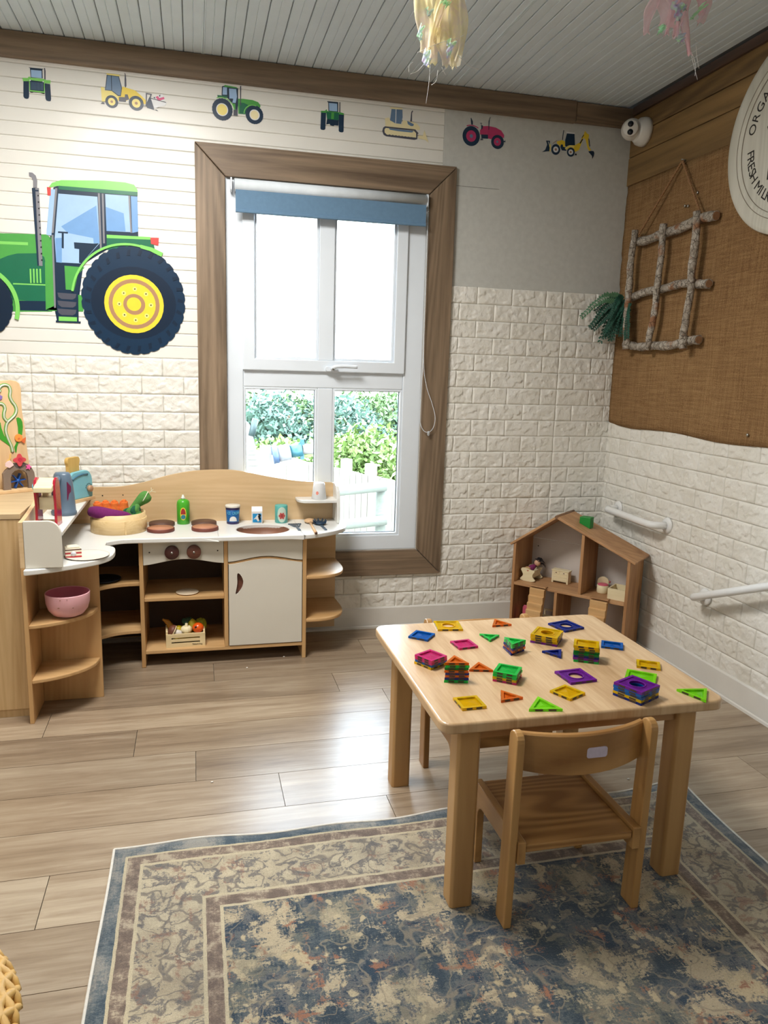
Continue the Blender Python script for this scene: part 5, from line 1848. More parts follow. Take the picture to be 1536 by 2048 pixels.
# toy coffee machine
m_redg = plain('gloss_red', (176, 28, 52), 0.18, 0.04, coat=0.5)
m_creamw = wood('cream_wood', (226, 212, 168), (240, 228, 192), 0, 26, 0.1, 0.45, bmp=0.02)
cm = thing('toy_coffee_machine', 'cream wooden toy coffee machine with glossy red sides on the wing shelf', 'toy', (-2.536, -0.655, 0.678), math.radians(-6))
side = [(-0.030, 0), (-0.018, 0), (-0.014, 0.05), (-0.020, 0.10), (-0.034, 0.13), (-0.036, 0.15), (-0.028, 0.166), (-0.014, 0.170), (0.004, 0.166), (0.020, 0.15), (0.026, 0.11), (0.028, 0.05), (0.030, 0), (0.018, 0), (0.012, 0.03), (-0.004, 0.03), (-0.012, 0.03)]
side = [(-0.032, 0), (0.032, 0), (0.030, 0.06), (0.026, 0.12), (0.020, 0.152), (0.006, 0.168), (-0.012, 0.170), (-0.028, 0.162), (-0.036, 0.145), (-0.036, 0.12), (-0.030, 0.08), (-0.030, 0.04)]
for x_ in (-0.036, 0.027):
    MB().prism(side, 'yz', x_, x_ + 0.009).build('side', m_redg, cm, 0.003, 3)
MB().prism([(-0.058, 0.122), (-0.058, 0.140), (-0.050, 0.144), (0.012, 0.166), (0.018, 0.148), (-0.03, 0.128)], 'yz', -0.030, 0.030).build('head', m_creamw, cm, 0.003)
MB().box(-0.027, -0.012, 0.056, 0.027, 0.028, 0.100).build('body_block', m_creamw, cm, 0.002)
MB().box(-0.018, 0.0, 0.100, -0.002, 0.02, 0.14).build('spout_block', m_creamw, cm, 0.001)
MB().box(-0.027, 0.004, 0.001, 0.027, 0.03, 0.014).build('foot_block', m_creamw, cm, 0.001)
MB().lathe([(0.012, 0), (0.012, 0.008), (0.009, 0.010), (1e-6, 0.010)], M=Matrix.Translation((-0.036, -0.004, 0.135)) @ Matrix.Rotation(-PI / 2, 4, 'Y'), segs=20).build('dial', plain('dial_blue', (124, 190, 208), 0.4), cm)
MB().prism(rrect(-0.010, -0.022, 0.008, -0.010, 0.004, 4), 'xy', 0.1595, 0.1615, M=Matrix.Rotation(math.radians(18), 4, 'X') @ Matrix.Translation((0, 0.04, -0.009))).build('button', plain('button_red', (170, 50, 40), 0.4), cm)

# toy kettle
m_kg = plain('kettle_grey', (92, 110, 128), 0.35, 0.04)
m_kp = plain('kettle_plum', (104, 28, 66), 0.3, 0.05)
KS = 1.12
kt = thing('toy_kettle', 'grey plastic toy kettle with plum panel beside the toaster', 'kettle', (-2.516, -0.465, 0.678), math.radians(-20))
kt.scale = (KS, KS, KS * 0.98)
MB().lathe([(0.040, 0), (0.042, 0.004), (0.042, 0.012), (0.0395, 0.014), (0.037, 0.06), (0.033, 0.11), (0.027, 0.138), (0.022, 0.145), (1e-6, 0.146)], segs=32, sy=0.82).build('body', m_kg, kt)
MB().prism([(-0.012, 0.02), (0.012, 0.02), (0.010, 0.10), (-0.004, 0.118)], 'xz', -0.034, 0.0, M=Matrix.Rotation(math.radians(62), 4, 'Z')).build('plum_panel', m_kp, kt, 0.004)
MB().prism([(-0.012, 0.02), (0.012, 0.02), (0.010, 0.10), (-0.004, 0.118)], 'xz', -0.0355, 0.0, M=Matrix.Rotation(math.radians(-62), 4, 'Z')).build('gauge_panel', plain('kettle_gauge', (30, 34, 50), 0.3), kt, 0.004)
MB().tube(smooth_path([(0, -0.026, 0.128), (0.004, -0.042, 0.118), (0.006, -0.045, 0.08), (0.004, -0.042, 0.03), (0.002, -0.034, 0.014)], 6), [0.010] * 8 + [0.0085] * 17, 10).build('handle', m_kg, kt)
MB().ball((0.005, -0.048, 0.108), 0.006, 8, 1, 0.5, 1).build('switch', plain('switch_dark', (50, 60, 78), 0.4), kt)
for k in range(6):
    a_ = Matrix.Rotation(math.radians(-62), 4, 'Z')
    MB().box(-0.004, -0.0362, 0.034 + k * 0.012, 0.004, -0.0352, 0.0355 + k * 0.012, M=a_).build('gauge_mark', m_lam, kt)

# toy toaster with bread
tl_, tr_ = Vector((-2.528, -0.262, 0)), Vector((-2.450, -0.128, 0))
ta = math.atan2(tr_.y - tl_.y, tr_.x - tl_.x)
to_ = thing('toy_toaster', 'pale blue wooden toy toaster with brown dial on the wing shelf', 'toaster', (tl_.x, tl_.y, 0.678), ta)
m_tb = plain('toaster_blue', (122, 186, 200), 0.4, 0.03)
m_tb2 = plain('toaster_groove', (70, 116, 140), 0.5)
prof = [(0.006, 0.014), (0.148, 0.014), (0.150, 0.06)] + [(0.104 + 0.044 * math.cos(a), 0.086 + 0.042 * math.sin(a)) for a in [PI / 2 * k / 6 for k in range(7)]] + [(0.048 - 0.040 * math.sin(a), 0.088 + 0.038 * math.cos(a)) for a in [PI / 2 * k / 6 for k in range(7)]] + [(0.006, 0.06)]
MB().prism(prof, 'xz', 0.0, 0.016).build('front', m_tb, to_, 0.003, 3)
MB().prism(prof, 'xz', 0.036, 0.052).build('rear', m_tb, to_, 0.003, 3)
MB().prism([(0.012, 0.014), (0.144, 0.014), (0.140, 0.07), (0.018, 0.07)], 'xz', 0.016, 0.036).build('core', m_tb, to_)
MB().box(0.0, -0.006, 0.0, 0.156, 0.058, 0.014).build('base', m_ply_x, to_, 0.002)
gp_ = [(0.026, 0.096), (0.034, 0.102), (0.06, 0.110), (0.09, 0.113), (0.118, 0.110)]
MB().tube([(a, -0.0005, b_) for a, b_ in gp_], 0.0042, 8, True).build('groove', m_tb2, to_)
MB().lathe([(0.0135, 0), (0.0135, 0.012), (0.011, 0.014), (1e-6, 0.014)], M=Matrix.Translation((0.124, -0.0005, 0.050)) @ Matrix.Rotation(PI / 2, 4, 'X'), segs=22).build('dial', wood('dial_wood', (170, 128, 96), (196, 156, 122), 0, 30, 0.1), to_)
for k in range(7):
    a = math.radians(10 + k * 27)
    MB().box(-0.0022, -0.0012, -0.0012, 0.0022, 0.0002, 0.0012, M=Matrix.Translation((0.124 + 0.0185 * math.cos(a), 0, 0.052 + 0.0185 * math.sin(a))) @ Matrix.Rotation(-(a + PI / 2), 4, 'Y')).build('dial_mark', V['black'], to_)
br = thing('toast_slice', 'wooden bread slice standing up in the blue toaster', 'bread', (tl_.x + 0.062 * math.cos(ta) - 0.026 * math.sin(ta), tl_.y + 0.062 * math.sin(ta) + 0.026 * math.cos(ta), 0.678 + 0.0705), ta)
bp = [(-0.032, 0), (0.032, 0), (0.032, 0.078)] + [(0.026 + 0.012 * math.cos(a), 0.098 + 0.016 * math.sin(a)) for a in [-0.8 + 2.3 * k / 6 for k in range(7)]] + [(-0.026 - 0.012 * math.cos(a), 0.098 + 0.016 * math.sin(a)) for a in [1.5 - 2.3 * k / 6 for k in range(7)]] + [(-0.032, 0.078)]
MB().prism(bp, 'xz', -0.008, 0.008).build('slice', wood('bread_wood', (196, 158, 84), (214, 178, 104), 2, 18, 0.1, 0.6), br, 0.002)

# steamer basket with felt vegetables
m_bam = wood('bamboo', (214, 182, 128), (234, 208, 160), 0, 40, 0.05, 0.5, bmp=0.03)
sx_, sy_ = -2.348, -0.196
sb = thing('steamer_basket', 'round bamboo steamer basket holding felt vegetables on the worktop', 'basket', (sx_, sy_, ZT))
MB().lathe([(0.110, 0), (0.112, 0.001), (0.112, 0.056), (0.110, 0.058), (0.107, 0.057), (0.107, 0.012), (0.105, 0.004)], segs=48).build('outer_band', m_bam, sb)
MB().lathe([(0.102, 0.004), (0.1065, 0.005), (0.1065, 0.078), (0.102, 0.079), (0.100, 0.076), (0.099, 0.02)], segs=48).build('inner_band', m_bam, sb)
MB().lathe([(0.1, 0.003), (0.1, 0.012), (1e-6, 0.012)], segs=40).build('floor', m_bam, sb)
a0 = math.radians(-72)
MB().box(-0.003, -0.0016, 0.001, 0.003, 0.0016, 0.056, M=Matrix.Rotation(a0 + PI / 2, 4, 'Z') @ Matrix.Translation((0, -0.1128, 0))).build('band_end', m_bam, sb, 0.0008)
VG = 'felt vegetables in the steamer basket'
m_egg = plain('felt_purple', (112, 28, 96), 0.95, 0.1, 120, bmp=0.3)
m_car = plain('felt_orange', (222, 112, 46), 0.95, 0.12, 120, bmp=0.3)
m_grn = plain('felt_green', (84, 140, 66), 0.95, 0.12, 120, bmp=0.3)
m_grn2 = plain('felt_dark_green', (30, 92, 64), 0.95, 0.12, 120, bmp=0.3)
m_fw = plain('felt_cream', (226, 228, 200), 0.95)
eg = thing('felt_aubergine', 'purple felt aubergine lying along the front of the steamer basket', 'vegetable', (sx_ - 0.02, sy_ - 0.05, ZT + 0.05), 0, VG)
P_ = smooth_path([(-0.082, 0.018, 0.036), (-0.05, -0.010, 0.036), (0.0, -0.026, 0.028), (0.05, -0.016, 0.022), (0.075, -0.002, 0.016)], 6)
MB().tube(P_, [0.008 + 0.018 * math.sin(PI * min(1, 0.25 + 0.75 * k / (len(P_) - 1))) for k in range(len(P_))], 14).build('body', m_egg, eg)
MB().tube([(-0.079, 0.016, 0.036), (-0.092, 0.026, 0.040)], [0.021, 0.005], 10).build('cap', plain('felt_plum', (52, 20, 52), 0.95), eg)
for k, (x_, y_, lean, hgt) in enumerate(((-0.078, 0.035, -0.15, 0.05), (-0.052, 0.045, -0.05, 0.055), (-0.020, 0.05, 0.0, 0.052), (0.012, 0.052, 0.1, 0.056))):
    lab = ('leftmost of the orange felt carrots in the steamer', 'pointed orange felt carrot second from left in the steamer', 'orange felt carrot third from left in the steamer', 'rounded orange felt carrot beside the green leaf in the steamer')[k]
    ct = thing('felt_carrot', lab, 'vegetable', (sx_ + x_, sy_ + y_, ZT + 0.013), 0, VG)
    MB().tube(smooth_path([(0, 0, 0), (lean * 0.02, 0, 0.05), (lean * 0.06, -0.004, 0.075 + hgt * 0.45)], 7), [0.010 + 0.013 * math.sin(PI * 0.5 * min(1, k2 / 9.0)) * (1 if k2 < 11 else 0.72 - 0.1 * (k2 - 11)) for k2 in range(15)], 12).build('root', m_car, ct)
    MB().ball((lean * 0.06, -0.004, 0.075 + hgt * 0.45), 0.011, 8, 1, 1, 0.8).build('tip', m_car, ct)
cb_ = thing('felt_cabbage', 'folded green felt cabbage leaf in the right of the steamer', 'vegetable', (sx_ + 0.052, sy_ - 0.005, ZT + 0.013), 0, VG)
MB().ball((0, 0, 0.052), 0.042, 12, 1.0, 0.9, 0.75).build('heart', m_grn, cb_)
for k in range(5):
    a = -2.4 + k * 0.55
    MB().ball((0.022 * math.cos(a), 0.022 * math.sin(a), 0.060 + 0.004 * k), 0.028, 8, 1, 0.45, 0.8, Matrix.Rotation(a + PI / 2, 4, 'Z')).build('leaf', m_grn2 if k % 2 else m_grn, cb_)
ma = thing('felt_marrow', 'green felt marrow with white streak standing out of the steamer', 'vegetable', (sx_ + 0.06, sy_ + 0.035, ZT + 0.06), 0, VG)
P_ = smooth_path([(-0.02, -0.005, 0.01), (0.01, 0.0, 0.042), (0.038, 0.004, 0.066), (0.062, 0.006, 0.082)], 6)
MB().tube(P_, [0.012, 0.0125, 0.013, 0.0135, 0.0145, 0.0155, 0.017, 0.018, 0.02, 0.0215, 0.023, 0.0245, 0.0255, 0.026, 0.026, 0.0255, 0.024, 0.021, 0.016], 14).build('body', m_grn, ma)
MB().tube(smooth_path([(0.036, -0.021, 0.058), (0.048, -0.021, 0.078), (0.058, -0.014, 0.098)], 5), 0.002, 6).build('streak', m_fw, ma)
for e in ((0.078, 0, 0.105), (0.088, 0.004, 0.092), (0.07, 0.004, 0.112)):
    MB().tube(smooth_path([(0.062, 0.004, 0.09), (0.07, 0.002, 0.097), e], 4), 0.0009, 5).build('thread', m_fw, ma)

# bottle, tub, carton, tin, cup
bt = thing('sauce_bottle', 'bright green toy sauce bottle with oval label by the backboard', 'bottle', (-2.09, -0.088, ZT))
MB().lathe([(0.026, 0), (0.0275, 0.002), (0.0275, 0.086), (0.026, 0.098), (0.020, 0.106), (0.012, 0.109), (1e-6, 0.109)], segs=30).build('body', plain('bottle_green', (74, 172, 44), 0.3), bt)
MB().lathe([(0.009, 0.109), (0.0085, 0.117), (0.006, 0.119), (0.0035, 0.128), (1e-6, 0.1285)], segs=16).build('nozzle', plain('nozzle_clear', (216, 220, 210), 0.3), bt)


def label_patch(t, name, mat, r, a0, a1, z0, z1, shape='rect', n=14):
    """thin patch wrapped on a cylinder of radius r, facing the room"""
    mb = MB()
    vs, fs = [], []
    for i in range(n + 1):
        q = i / n * 2 - 1
        a = a0 + (a1 - a0) * i / n
        hh = (z1 - z0) / 2
        k = 1.0
        if shape == 'oval':
            k = math.sqrt(max(0.0, 1 - q ** 2))
        elif shape == 'dome':
            k = math.sqrt(max(0.0, 1 - q ** 2))
        zc = (z0 + z1) / 2
        za_, zb_ = (zc - hh * k, zc + hh * k) if shape != 'dome' else (z0, z0 + (z1 - z0) * k)
        for zz in (za_, zb_):
            rr = r(zz) if callable(r) else r
            vs.append((rr * math.cos(a), rr * math.sin(a), zz))
    for i in range(n):
        fs.append((2 * i, 2 * i + 2, 2 * i + 3, 2 * i + 1))
    return mb.add(vs, fs, True).build(name, mat, t)


label_patch(bt, 'label_edge', plain('label_yellow', (226, 206, 70), 0.4), 0.0278, -PI / 2 - 0.50, -PI / 2 + 0.50, 0.020, 0.076, 'oval')
label_patch(bt, 'label_top', plain('label_red', (160, 40, 40), 0.4), 0.0281, -PI / 2 - 0.38, -PI / 2 + 0.38, 0.046, 0.072, 'dome')
label_patch(bt, 'label_foot', plain('label_blue', (40, 120, 140), 0.4), 0.0281, -PI / 2 - 0.36, -PI / 2 + 0.36, 0.024, 0.044, 'oval')
ic = thing('ice_cream_tub', 'blue toy ice cream tub with lettering beside the milk carton', 'tub', (-1.878, -0.105, ZT))
rf_ = lambda z: 0.0265 + 0.0045 * z / 0.075
MB().lathe([(0.0262, 0), (0.0265, 0.001), (0.031, 0.075), (0.029, 0.076)], segs=32).build('body', plain('tub_blue', (22, 96, 160), 0.35), ic)
MB().lathe([(0.0325, 0.074), (0.033, 0.076), (0.033, 0.082), (0.031, 0.084), (1e-6, 0.084)], segs=32).build('lid', m_front, ic)
label_patch(ic, 'band', plain('tub_navy', (40, 34, 84), 0.4), lambda z: rf_(z) + 0.0003, -PI, 0, 0.0, 0.010)
label_patch(ic, 'band', plain('tub_navy', (40, 34, 84), 0.4), lambda z: rf_(z) + 0.0003, -PI, 0, 0.064, 0.074)
label_patch(ic, 'scoop_print', m_lam, lambda z: rf_(z) + 0.0004, -PI / 2 - 0.62, -PI / 2 + 0.62, 0.014, 0.036, 'dome')
m_ltr = plain('tub_letter', (120, 206, 226), 0.4)
for k, ch in enumerate('ICE CREAM'):
    if ch == ' ':
        continue
    a = -PI / 2 + (k - 4) * 0.235
    R_ = rf_(0.05) + 0.0006
    M = Matrix.Translation((R_ * math.cos(a), R_ * math.sin(a), 0.050)) @ Matrix.Rotation(a + PI / 2, 4, 'Z') @ Matrix.Rotation(PI / 2, 4, 'X')
    letter(ch, 0.0175, m_ltr, ic, M @ Matrix.Diagonal((0.62, 1, 1, 1)), 0.0002)
mk = thing('milk_carton', 'small white toy milk carton with a cow print', 'carton', (-1.772, -0.105, ZT), math.radians(-4))
MB().prism([(-0.022, 0), (0.022, 0), (0.022, 0.056), (0.008, 0.074), (-0.008, 0.074), (-0.022, 0.056)], 'yz', -0.024, 0.024).build('carton', m_lam, mk, 0.002)
MB().box(-0.019, -0.0226, 0.006, 0.019, -0.022, 0.046).build('blue_print', plain('print_blue', (40, 150, 210), 0.4), mk)
MB().prism([(-0.016, 0.020), (-0.006, 0.030), (0.002, 0.042), (0.012, 0.044), (0.017, 0.036), (0.012, 0.016), (0.004, 0.010), (-0.004, 0.022)], 'xz', -0.0230, -0.0226).build('cow_print', m_lam, mk)
MB().prism([(0.004, 0.034), (0.012, 0.044), (0.018, 0.038), (0.014, 0.030), (0.017, 0.022), (0.010, 0.014), (0.007, 0.022)], 'xz', -0.0233, -0.0230).build('cow_patch', V['black'], mk)
MB().prism([(0.004, 0.040), (0.008, 0.046), (0.013, 0.044), (0.010, 0.039)], 'xz', -0.0234, -0.0230).build('cow_ear', V['black'], mk)
tn = thing('toy_tin', 'teal toy food tin with a red flower picture', 'tin', (-1.664, -0.103, ZT))
MB().lathe([(0.027, 0), (0.0285, 0.002), (0.0285, 0.076), (0.027, 0.079), (0.024, 0.0795), (1e-6, 0.078)], segs=32).build('body', plain('tin_teal', (92, 178, 170), 0.4), tn)
label_patch(tn, 'label', plain('tin_label', (196, 216, 200), 0.5), 0.0287, -PI / 2 - 0.75, -PI / 2 + 0.75, 0.004, 0.074, 'oval')
for k in range(6):
    a = 2 * PI * k / 6
    label_patch(tn, 'petal', plain('tin_red', (190, 84, 76), 0.5), 0.0290, -PI / 2 - 0.17 + 0.36 * math.cos(a), -PI / 2 + 0.17 + 0.36 * math.cos(a), 0.028 + 0.010 * math.sin(a), 0.040 + 0.010 * math.sin(a), 'oval', 8)
label_patch(tn, 'flower_heart', plain('tin_red2', (160, 60, 60), 0.5), 0.0292, -PI / 2 - 0.22, -PI / 2 + 0.22, 0.026, 0.044, 'oval', 8)
cu = thing('toy_beaker', 'small white tapered beaker with a pink flower on the end shelf', 'beaker', (-1.493, -0.10, 0.662))
MB().lathe([(0.0325, 0), (0.034, 0.002), (0.025, 0.071), (0.023, 0.074), (1e-6, 0.0745)], segs=30).build('body', plain('beaker_white', (222, 224, 226), 0.4), cu)
rb = lambda z: 0.0345 - 0.009 * z / 0.07
for k in range(5):
    a = 2 * PI * k / 5
    label_patch(cu, 'petal', plain('flower_coral', (236, 140, 120), 0.5), lambda z: rb(z) + 0.0003, -2.0 - 0.09 + 0.13 * math.cos(a), -2.0 + 0.09 + 0.13 * math.cos(a), 0.026 + 0.0045 * math.sin(a), 0.034 + 0.0045 * math.sin(a), 'oval', 6)

# utensils on the worktop
m_ut = plain('utensil_grey', (74, 92, 108), 0.4, 0.05)
m_ut2 = plain('utensil_navy', (20, 48, 72), 0.4, 0.05)
sp_ = thing('toy_spatula', 'grey slotted toy spatula lying on the worktop right of the sink', 'spatula', (-1.606, -0.292, ZT), math.radians(2))
MB().box(-0.006, 0, 0.0, 0.006, 0.075, 0.005).build('handle', m_ut, sp_, 0.002)
mb = MB()
mb.prism([(-0.010, 0.072), (0.010, 0.072), (0.016, 0.085), (-0.016, 0.085)], 'xy', 0, 0.004)
for k in range(5):
    x0 = -0.027 + k * 0.0115
    mb.prism([((x0 + 0.002) * 0.6, 0.084), ((x0 + 0.0075) * 0.6, 0.084), (x0 + 0.0075, 0.13), (x0, 0.13)], 'xy', 0, 0.004)
mb.prism([(-0.029, 0.128), (0.029, 0.128), (0.029, 0.138), (-0.029, 0.138)], 'xy', 0, 0.004)
mb.build('blade', m_ut, sp_)
so_ = thing('wooden_spoon', 'pale wooden toy spoon lying across the worktop edge', 'spoon', (-1.548, -0.378, ZT), math.radians(-2))
m_sw = wood('spoon_wood', (200, 160, 116), (222, 188, 148), 1, 30, 0.08, 0.6)
MB().tube([(0, 0, 0.0065), (0, 0.13, 0.006), (0, 0.215, 0.0075)], [0.0065, 0.0055, 0.006], 10).build('handle', m_sw, so_)
MB().ball((0.0, 0.245, 0.010), 0.030, 12, 0.85, 1.1, 0.33).build('bowl', m_sw, so_)
MB().lathe([(0.0055, 0), (0.0055, 0.001), (1e-6, 0.0012)], M=Matrix.Translation((0, -0.0001, 0.0065)) @ Matrix.Rotation(PI / 2, 4, 'X'), segs=12).build('handle_end', m_burner_d, so_)
fk = thing('pasta_server', 'dark blue toothed toy pasta server on the worktop end', 'server', (-1.493, -0.30, ZT), math.radians(3))
MB().box(-0.006, 0, 0.0, 0.006, 0.10, 0.005).build('handle', m_ut, fk, 0.002)
mb = MB()
mb.ball((0, 0.128, 0.008), 0.03, 10, 0.9, 1.15, 0.26)
for k in range(7):
    a = PI * (-0.15 + 1.3 * k / 6)
    c_, s_ = math.cos(a), math.sin(a)
    mb.tube([(0.024 * c_, 0.128 + 0.030 * s_, 0.008), (0.030 * c_, 0.128 + 0.038 * s_, 0.022)], [0.0045, 0.002], 6)
mb.build('head', m_ut2, fk)

# crate of fruit in the lower bay
m_crate = wood('crate_pine', (222, 200, 152), (238, 220, 176), 0, 24, 0.08, 0.6)
CX, CY = -2.087, -0.318
cr = thing('toy_crate', 'small slotted wooden crate full of play fruit in the open bay', 'crate', (CX, CY, 0.072), math.radians(2.5))
W2 = 0.080


def slot(mb, x0, x1, z0, z1, ya, yb):
    mb.box(x0, ya, z0, x1, yb, z1)


mb = MB()
for z0, z1 in ((0, 0.018), (0.0245, 0.036), (0.0425, 0.058)):
    mb.box(-W2, 0, z0, W2, 0.008, z1)
for z0, z1 in ((0.018, 0.0245), (0.036, 0.0425)):
    mb.box(-W2, 0, z0, -0.058, 0.008, z1).box(0.058, 0, z0, W2, 0.008, z1)
mb.build('front', m_crate, cr)
mb = MB().box(-W2, 0.10, 0, W2, 0.108, 0.058)
mb.build('rear', m_crate, cr, 0.001)
for x_ in (-W2, W2 - 0.008):
    MB().box(x_, 0.008, 0, x_ + 0.008, 0.10, 0.068).build('side', m_crate, cr, 0.001)
MB().box(-W2 + 0.008, 0.008, 0, W2 - 0.008, 0.10, 0.006).build('floor', m_crate, cr)
letter('Melissa & Doug', 0.0105, V['black'], cr, Matrix.Translation((0.047, -0.0004, 0.010)) @ Matrix.Rotation(PI / 2, 4, 'X') @ Matrix.Diagonal((0.62, 1, 1, 1)), 0.0002, 'brand_mark')
FR = 'play fruit and vegetables in the small crate'


def fruit(name, label, x, y, z, cat='food'):
    p = Matrix.Translation((CX, CY, 0.072)) @ Matrix.Rotation(math.radians(2.5), 4, 'Z') @ Vector((x, y, z))
    return thing(name, label, cat, p, 0, FR)


f_ = fruit('toy_orange', 'shiny orange play tangerine with a dark stalk dot at the crate right', 0.052, 0.026, 0.050)
MB().ball((0, 0, 0.023), 0.024, 12, 1, 1, 0.92).build('skin', plain('orange_skin', (232, 92, 24), 0.25, 0.05), f_)
MB().ball((-0.009, -0.0205, 0.032), 0.0048, 8, 1, 0.5, 1).build('stalk_end', plain('stalk_dark', (40, 22, 30), 0.6), f_)
f_ = fruit('toy_garlic', 'cream ridged play garlic bulb in the middle of the crate', 0.004, 0.030, 0.050)
mb = MB()
for k in range(10):
    a = 2 * PI * k / 10
    mb.ball((0.011 * math.cos(a), 0.011 * math.sin(a), 0.017), 0.0125, 8, 1, 1, 1.25)
mb.tube([(0, 0, 0.026), (0, 0, 0.036), (0.001, 0, 0.044)], [0.012, 0.006, 0.0055], 10)
mb.build('bulb', plain('garlic_cream', (240, 228, 188), 0.5), f_)
f_ = fruit('toy_mushroom', 'brown capped play mushroom leaning at the left of the crate', -0.052, 0.030, 0.044)
MR = Matrix.Translation((0, 0, 0.020)) @ Matrix.Rotation(math.radians(-62), 4, 'Y')
MB().lathe([(1e-6, 0.02), (0.014, 0.018), (0.024, 0.010), (0.027, 0.001), (0.026, -0.002)], M=MR, segs=20).build('cap', plain('mushroom_brown', (112, 66, 48), 0.5), f_)
MB().lathe([(0.026, -0.002), (0.025, -0.006), (0.010, -0.007)], M=MR, segs=20).build('gills', plain('mushroom_rim', (226, 208, 170), 0.5), f_)
MB().lathe([(0.012, -0.006), (0.015, -0.02), (0.016, -0.034), (0.009, -0.042), (1e-6, -0.043)], M=MR, segs=16).build('stalk', plain('mushroom_white', (222, 214, 204), 0.5), f_)
f_ = fruit('toy_pear', 'yellow green play pear behind the tangerine in the crate', 0.038, 0.062, 0.046)
MB().lathe([(1e-6, 0), (0.016, 0.003), (0.024, 0.018), (0.022, 0.034), (0.013, 0.05), (0.008, 0.056), (1e-6, 0.058)], segs=18, M=Matrix.Rotation(math.radians(-14), 4, 'Y')).build('skin', plain('pear_skin', (206, 190, 48), 0.35), f_)
f_ = fruit('toy_pepper', 'green yellow play pepper at the back right of the crate', 0.066, 0.074, 0.040)
mb = MB()
for k in range(4):
    a = PI / 2 * k
    mb.ball((0.009 * math.cos(a), 0.009 * math.sin(a), 0.03), 0.016, 9, 1, 1, 1.7)
mb.build('skin', plain('pepper_skin', (150, 156, 40), 0.35), f_)
f_ = fruit('toy_broccoli', 'dark green play broccoli behind the garlic', 0.006, 0.066, 0.030)
mb = MB()
for k in range(9):
    mb.ball((random.uniform(-0.016, 0.016), random.uniform(-0.012, 0.012), 0.058 + random.uniform(-0.006, 0.012)), 0.012, 7)
mb.tube([(0, 0, 0), (0, 0, 0.05)], 0.010, 8)
mb.build('floret', plain('broccoli_green', (24, 62, 40), 0.7), f_)
f_ = fruit('toy_banana', 'golden play banana sticking up at the crate back left', -0.058, 0.066, 0.018)
MB().tube(smooth_path([(0.012, 0, 0), (0.002, 0, 0.04), (-0.010, 0, 0.07), (-0.034, 0, 0.088)], 6), [0.012] * 5 + [0.0135] * 6 + [0.011] * 4 + [0.008, 0.006, 0.005, 0.0045], 10).build('skin', plain('banana_gold', (176, 120, 30), 0.45), f_)
f_ = fruit('toy_lemon', 'yellow play lemon behind the mushroom stalk in the crate', -0.028, 0.056, 0.040)
MB().ball((0, 0, 0.02), 0.018, 10, 1.25, 1, 1).build('skin', plain('lemon_skin', (224, 200, 44), 0.35), f_)
f_ = fruit('toy_sweetcorn', 'yellow play sweetcorn lying low behind the crate slots', 0.01, 0.026, 0.024)
MB().tube(smooth_path([(-0.062, 0, 0.005), (-0.02, 0, 0.014), (0.02, 0, 0.016), (0.06, 0, 0.012)], 5), [0.010] * 4 + [0.0125] * 8 + [0.010] * 4, 12).build('cob', plain('corn_yellow', (222, 186, 60), 0.45), f_)

o = MB().lathe([(1e-6, 0), (0.036, 0), (0.046, 0.004), (0.047, 0.006), (0.043, 0.006), (1e-6, 0.003)], -2.077, -0.275, 30, Matrix.Translation((0, 0, 0.296))).build('toy_saucer', plain('saucer_cream', (226, 206, 178), 0.4))
tag(o, 'pale toy saucer on the upper shelf of the open bay', 'saucer')
o = MB().lathe([(1e-6, 0), (0.05, 0), (0.068, 0.007), (0.07, 0.009), (0.065, 0.009), (1e-6, 0.004)], -2.41, -0.27, 32, Matrix.Translation((0, 0, 0.362))).build('toy_dish', plain('dish_black', (24, 30, 38), 0.35))
tag(o, 'black toy dish on the dark inner corner shelf', 'dish')

# ================================================================ sea board game on the cabinet
mz_r = math.radians(34)
mz = thing('marble_run', 'wooden sea themed marble run board with rock arch on the cabinet', 'toy', (-2.675, -0.205, CT), mz_r)
m_mz = wood('maze_ply', (216, 180, 134), (232, 200, 156), 2, 16, 0.1, 0.5, bmp=0.02)


def q6(c):
    return ((c[0] / 8.9 - 60) * 0.00194, (983 - (760 + c[1] / 8.9)) * 0.00197)


edge = [(-690, 600), (-695, 200), (-670, 90), (-610, 45), (-520, 30), (-370, 42), (-240, 45), (-120, 60), (0, 45), (130, 42), (280, 30), (370, 45), (430, 90), (455, 190), (445, 400), (450, 600), (485, 900), (495, 1200), (520, 1500), (530, 1940), (-770, 1940), (-760, 1500), (-735, 1200), (-725, 900)]
zb0 = q6((0, 1945))[1]
ep = [q6(c) for c in edge]
MB().prism([(a, max(0.013, b_)) for a, b_ in ep], 'xz', 0, 0.012).build('board', m_mz, mz, 0.002)
MB().box(q6((-800, 0))[0], -0.05, 0, 0.006, 0.045, 0.013).build('base', m_mz, mz, 0.002)


def flat(name, mat, pts, d0, d1):
    return MB().prism([q6(c) for c in pts], 'xz', d0, d1).build(name, mat, mz, 0.0005)


def trail(name, mat, pts, w, y):
    P_ = smooth_path([(q6(c)[0], y, q6(c)[1]) for c in pts], 5)
    return MB().tube(P_, w, 8, True).build(name, mat, mz)


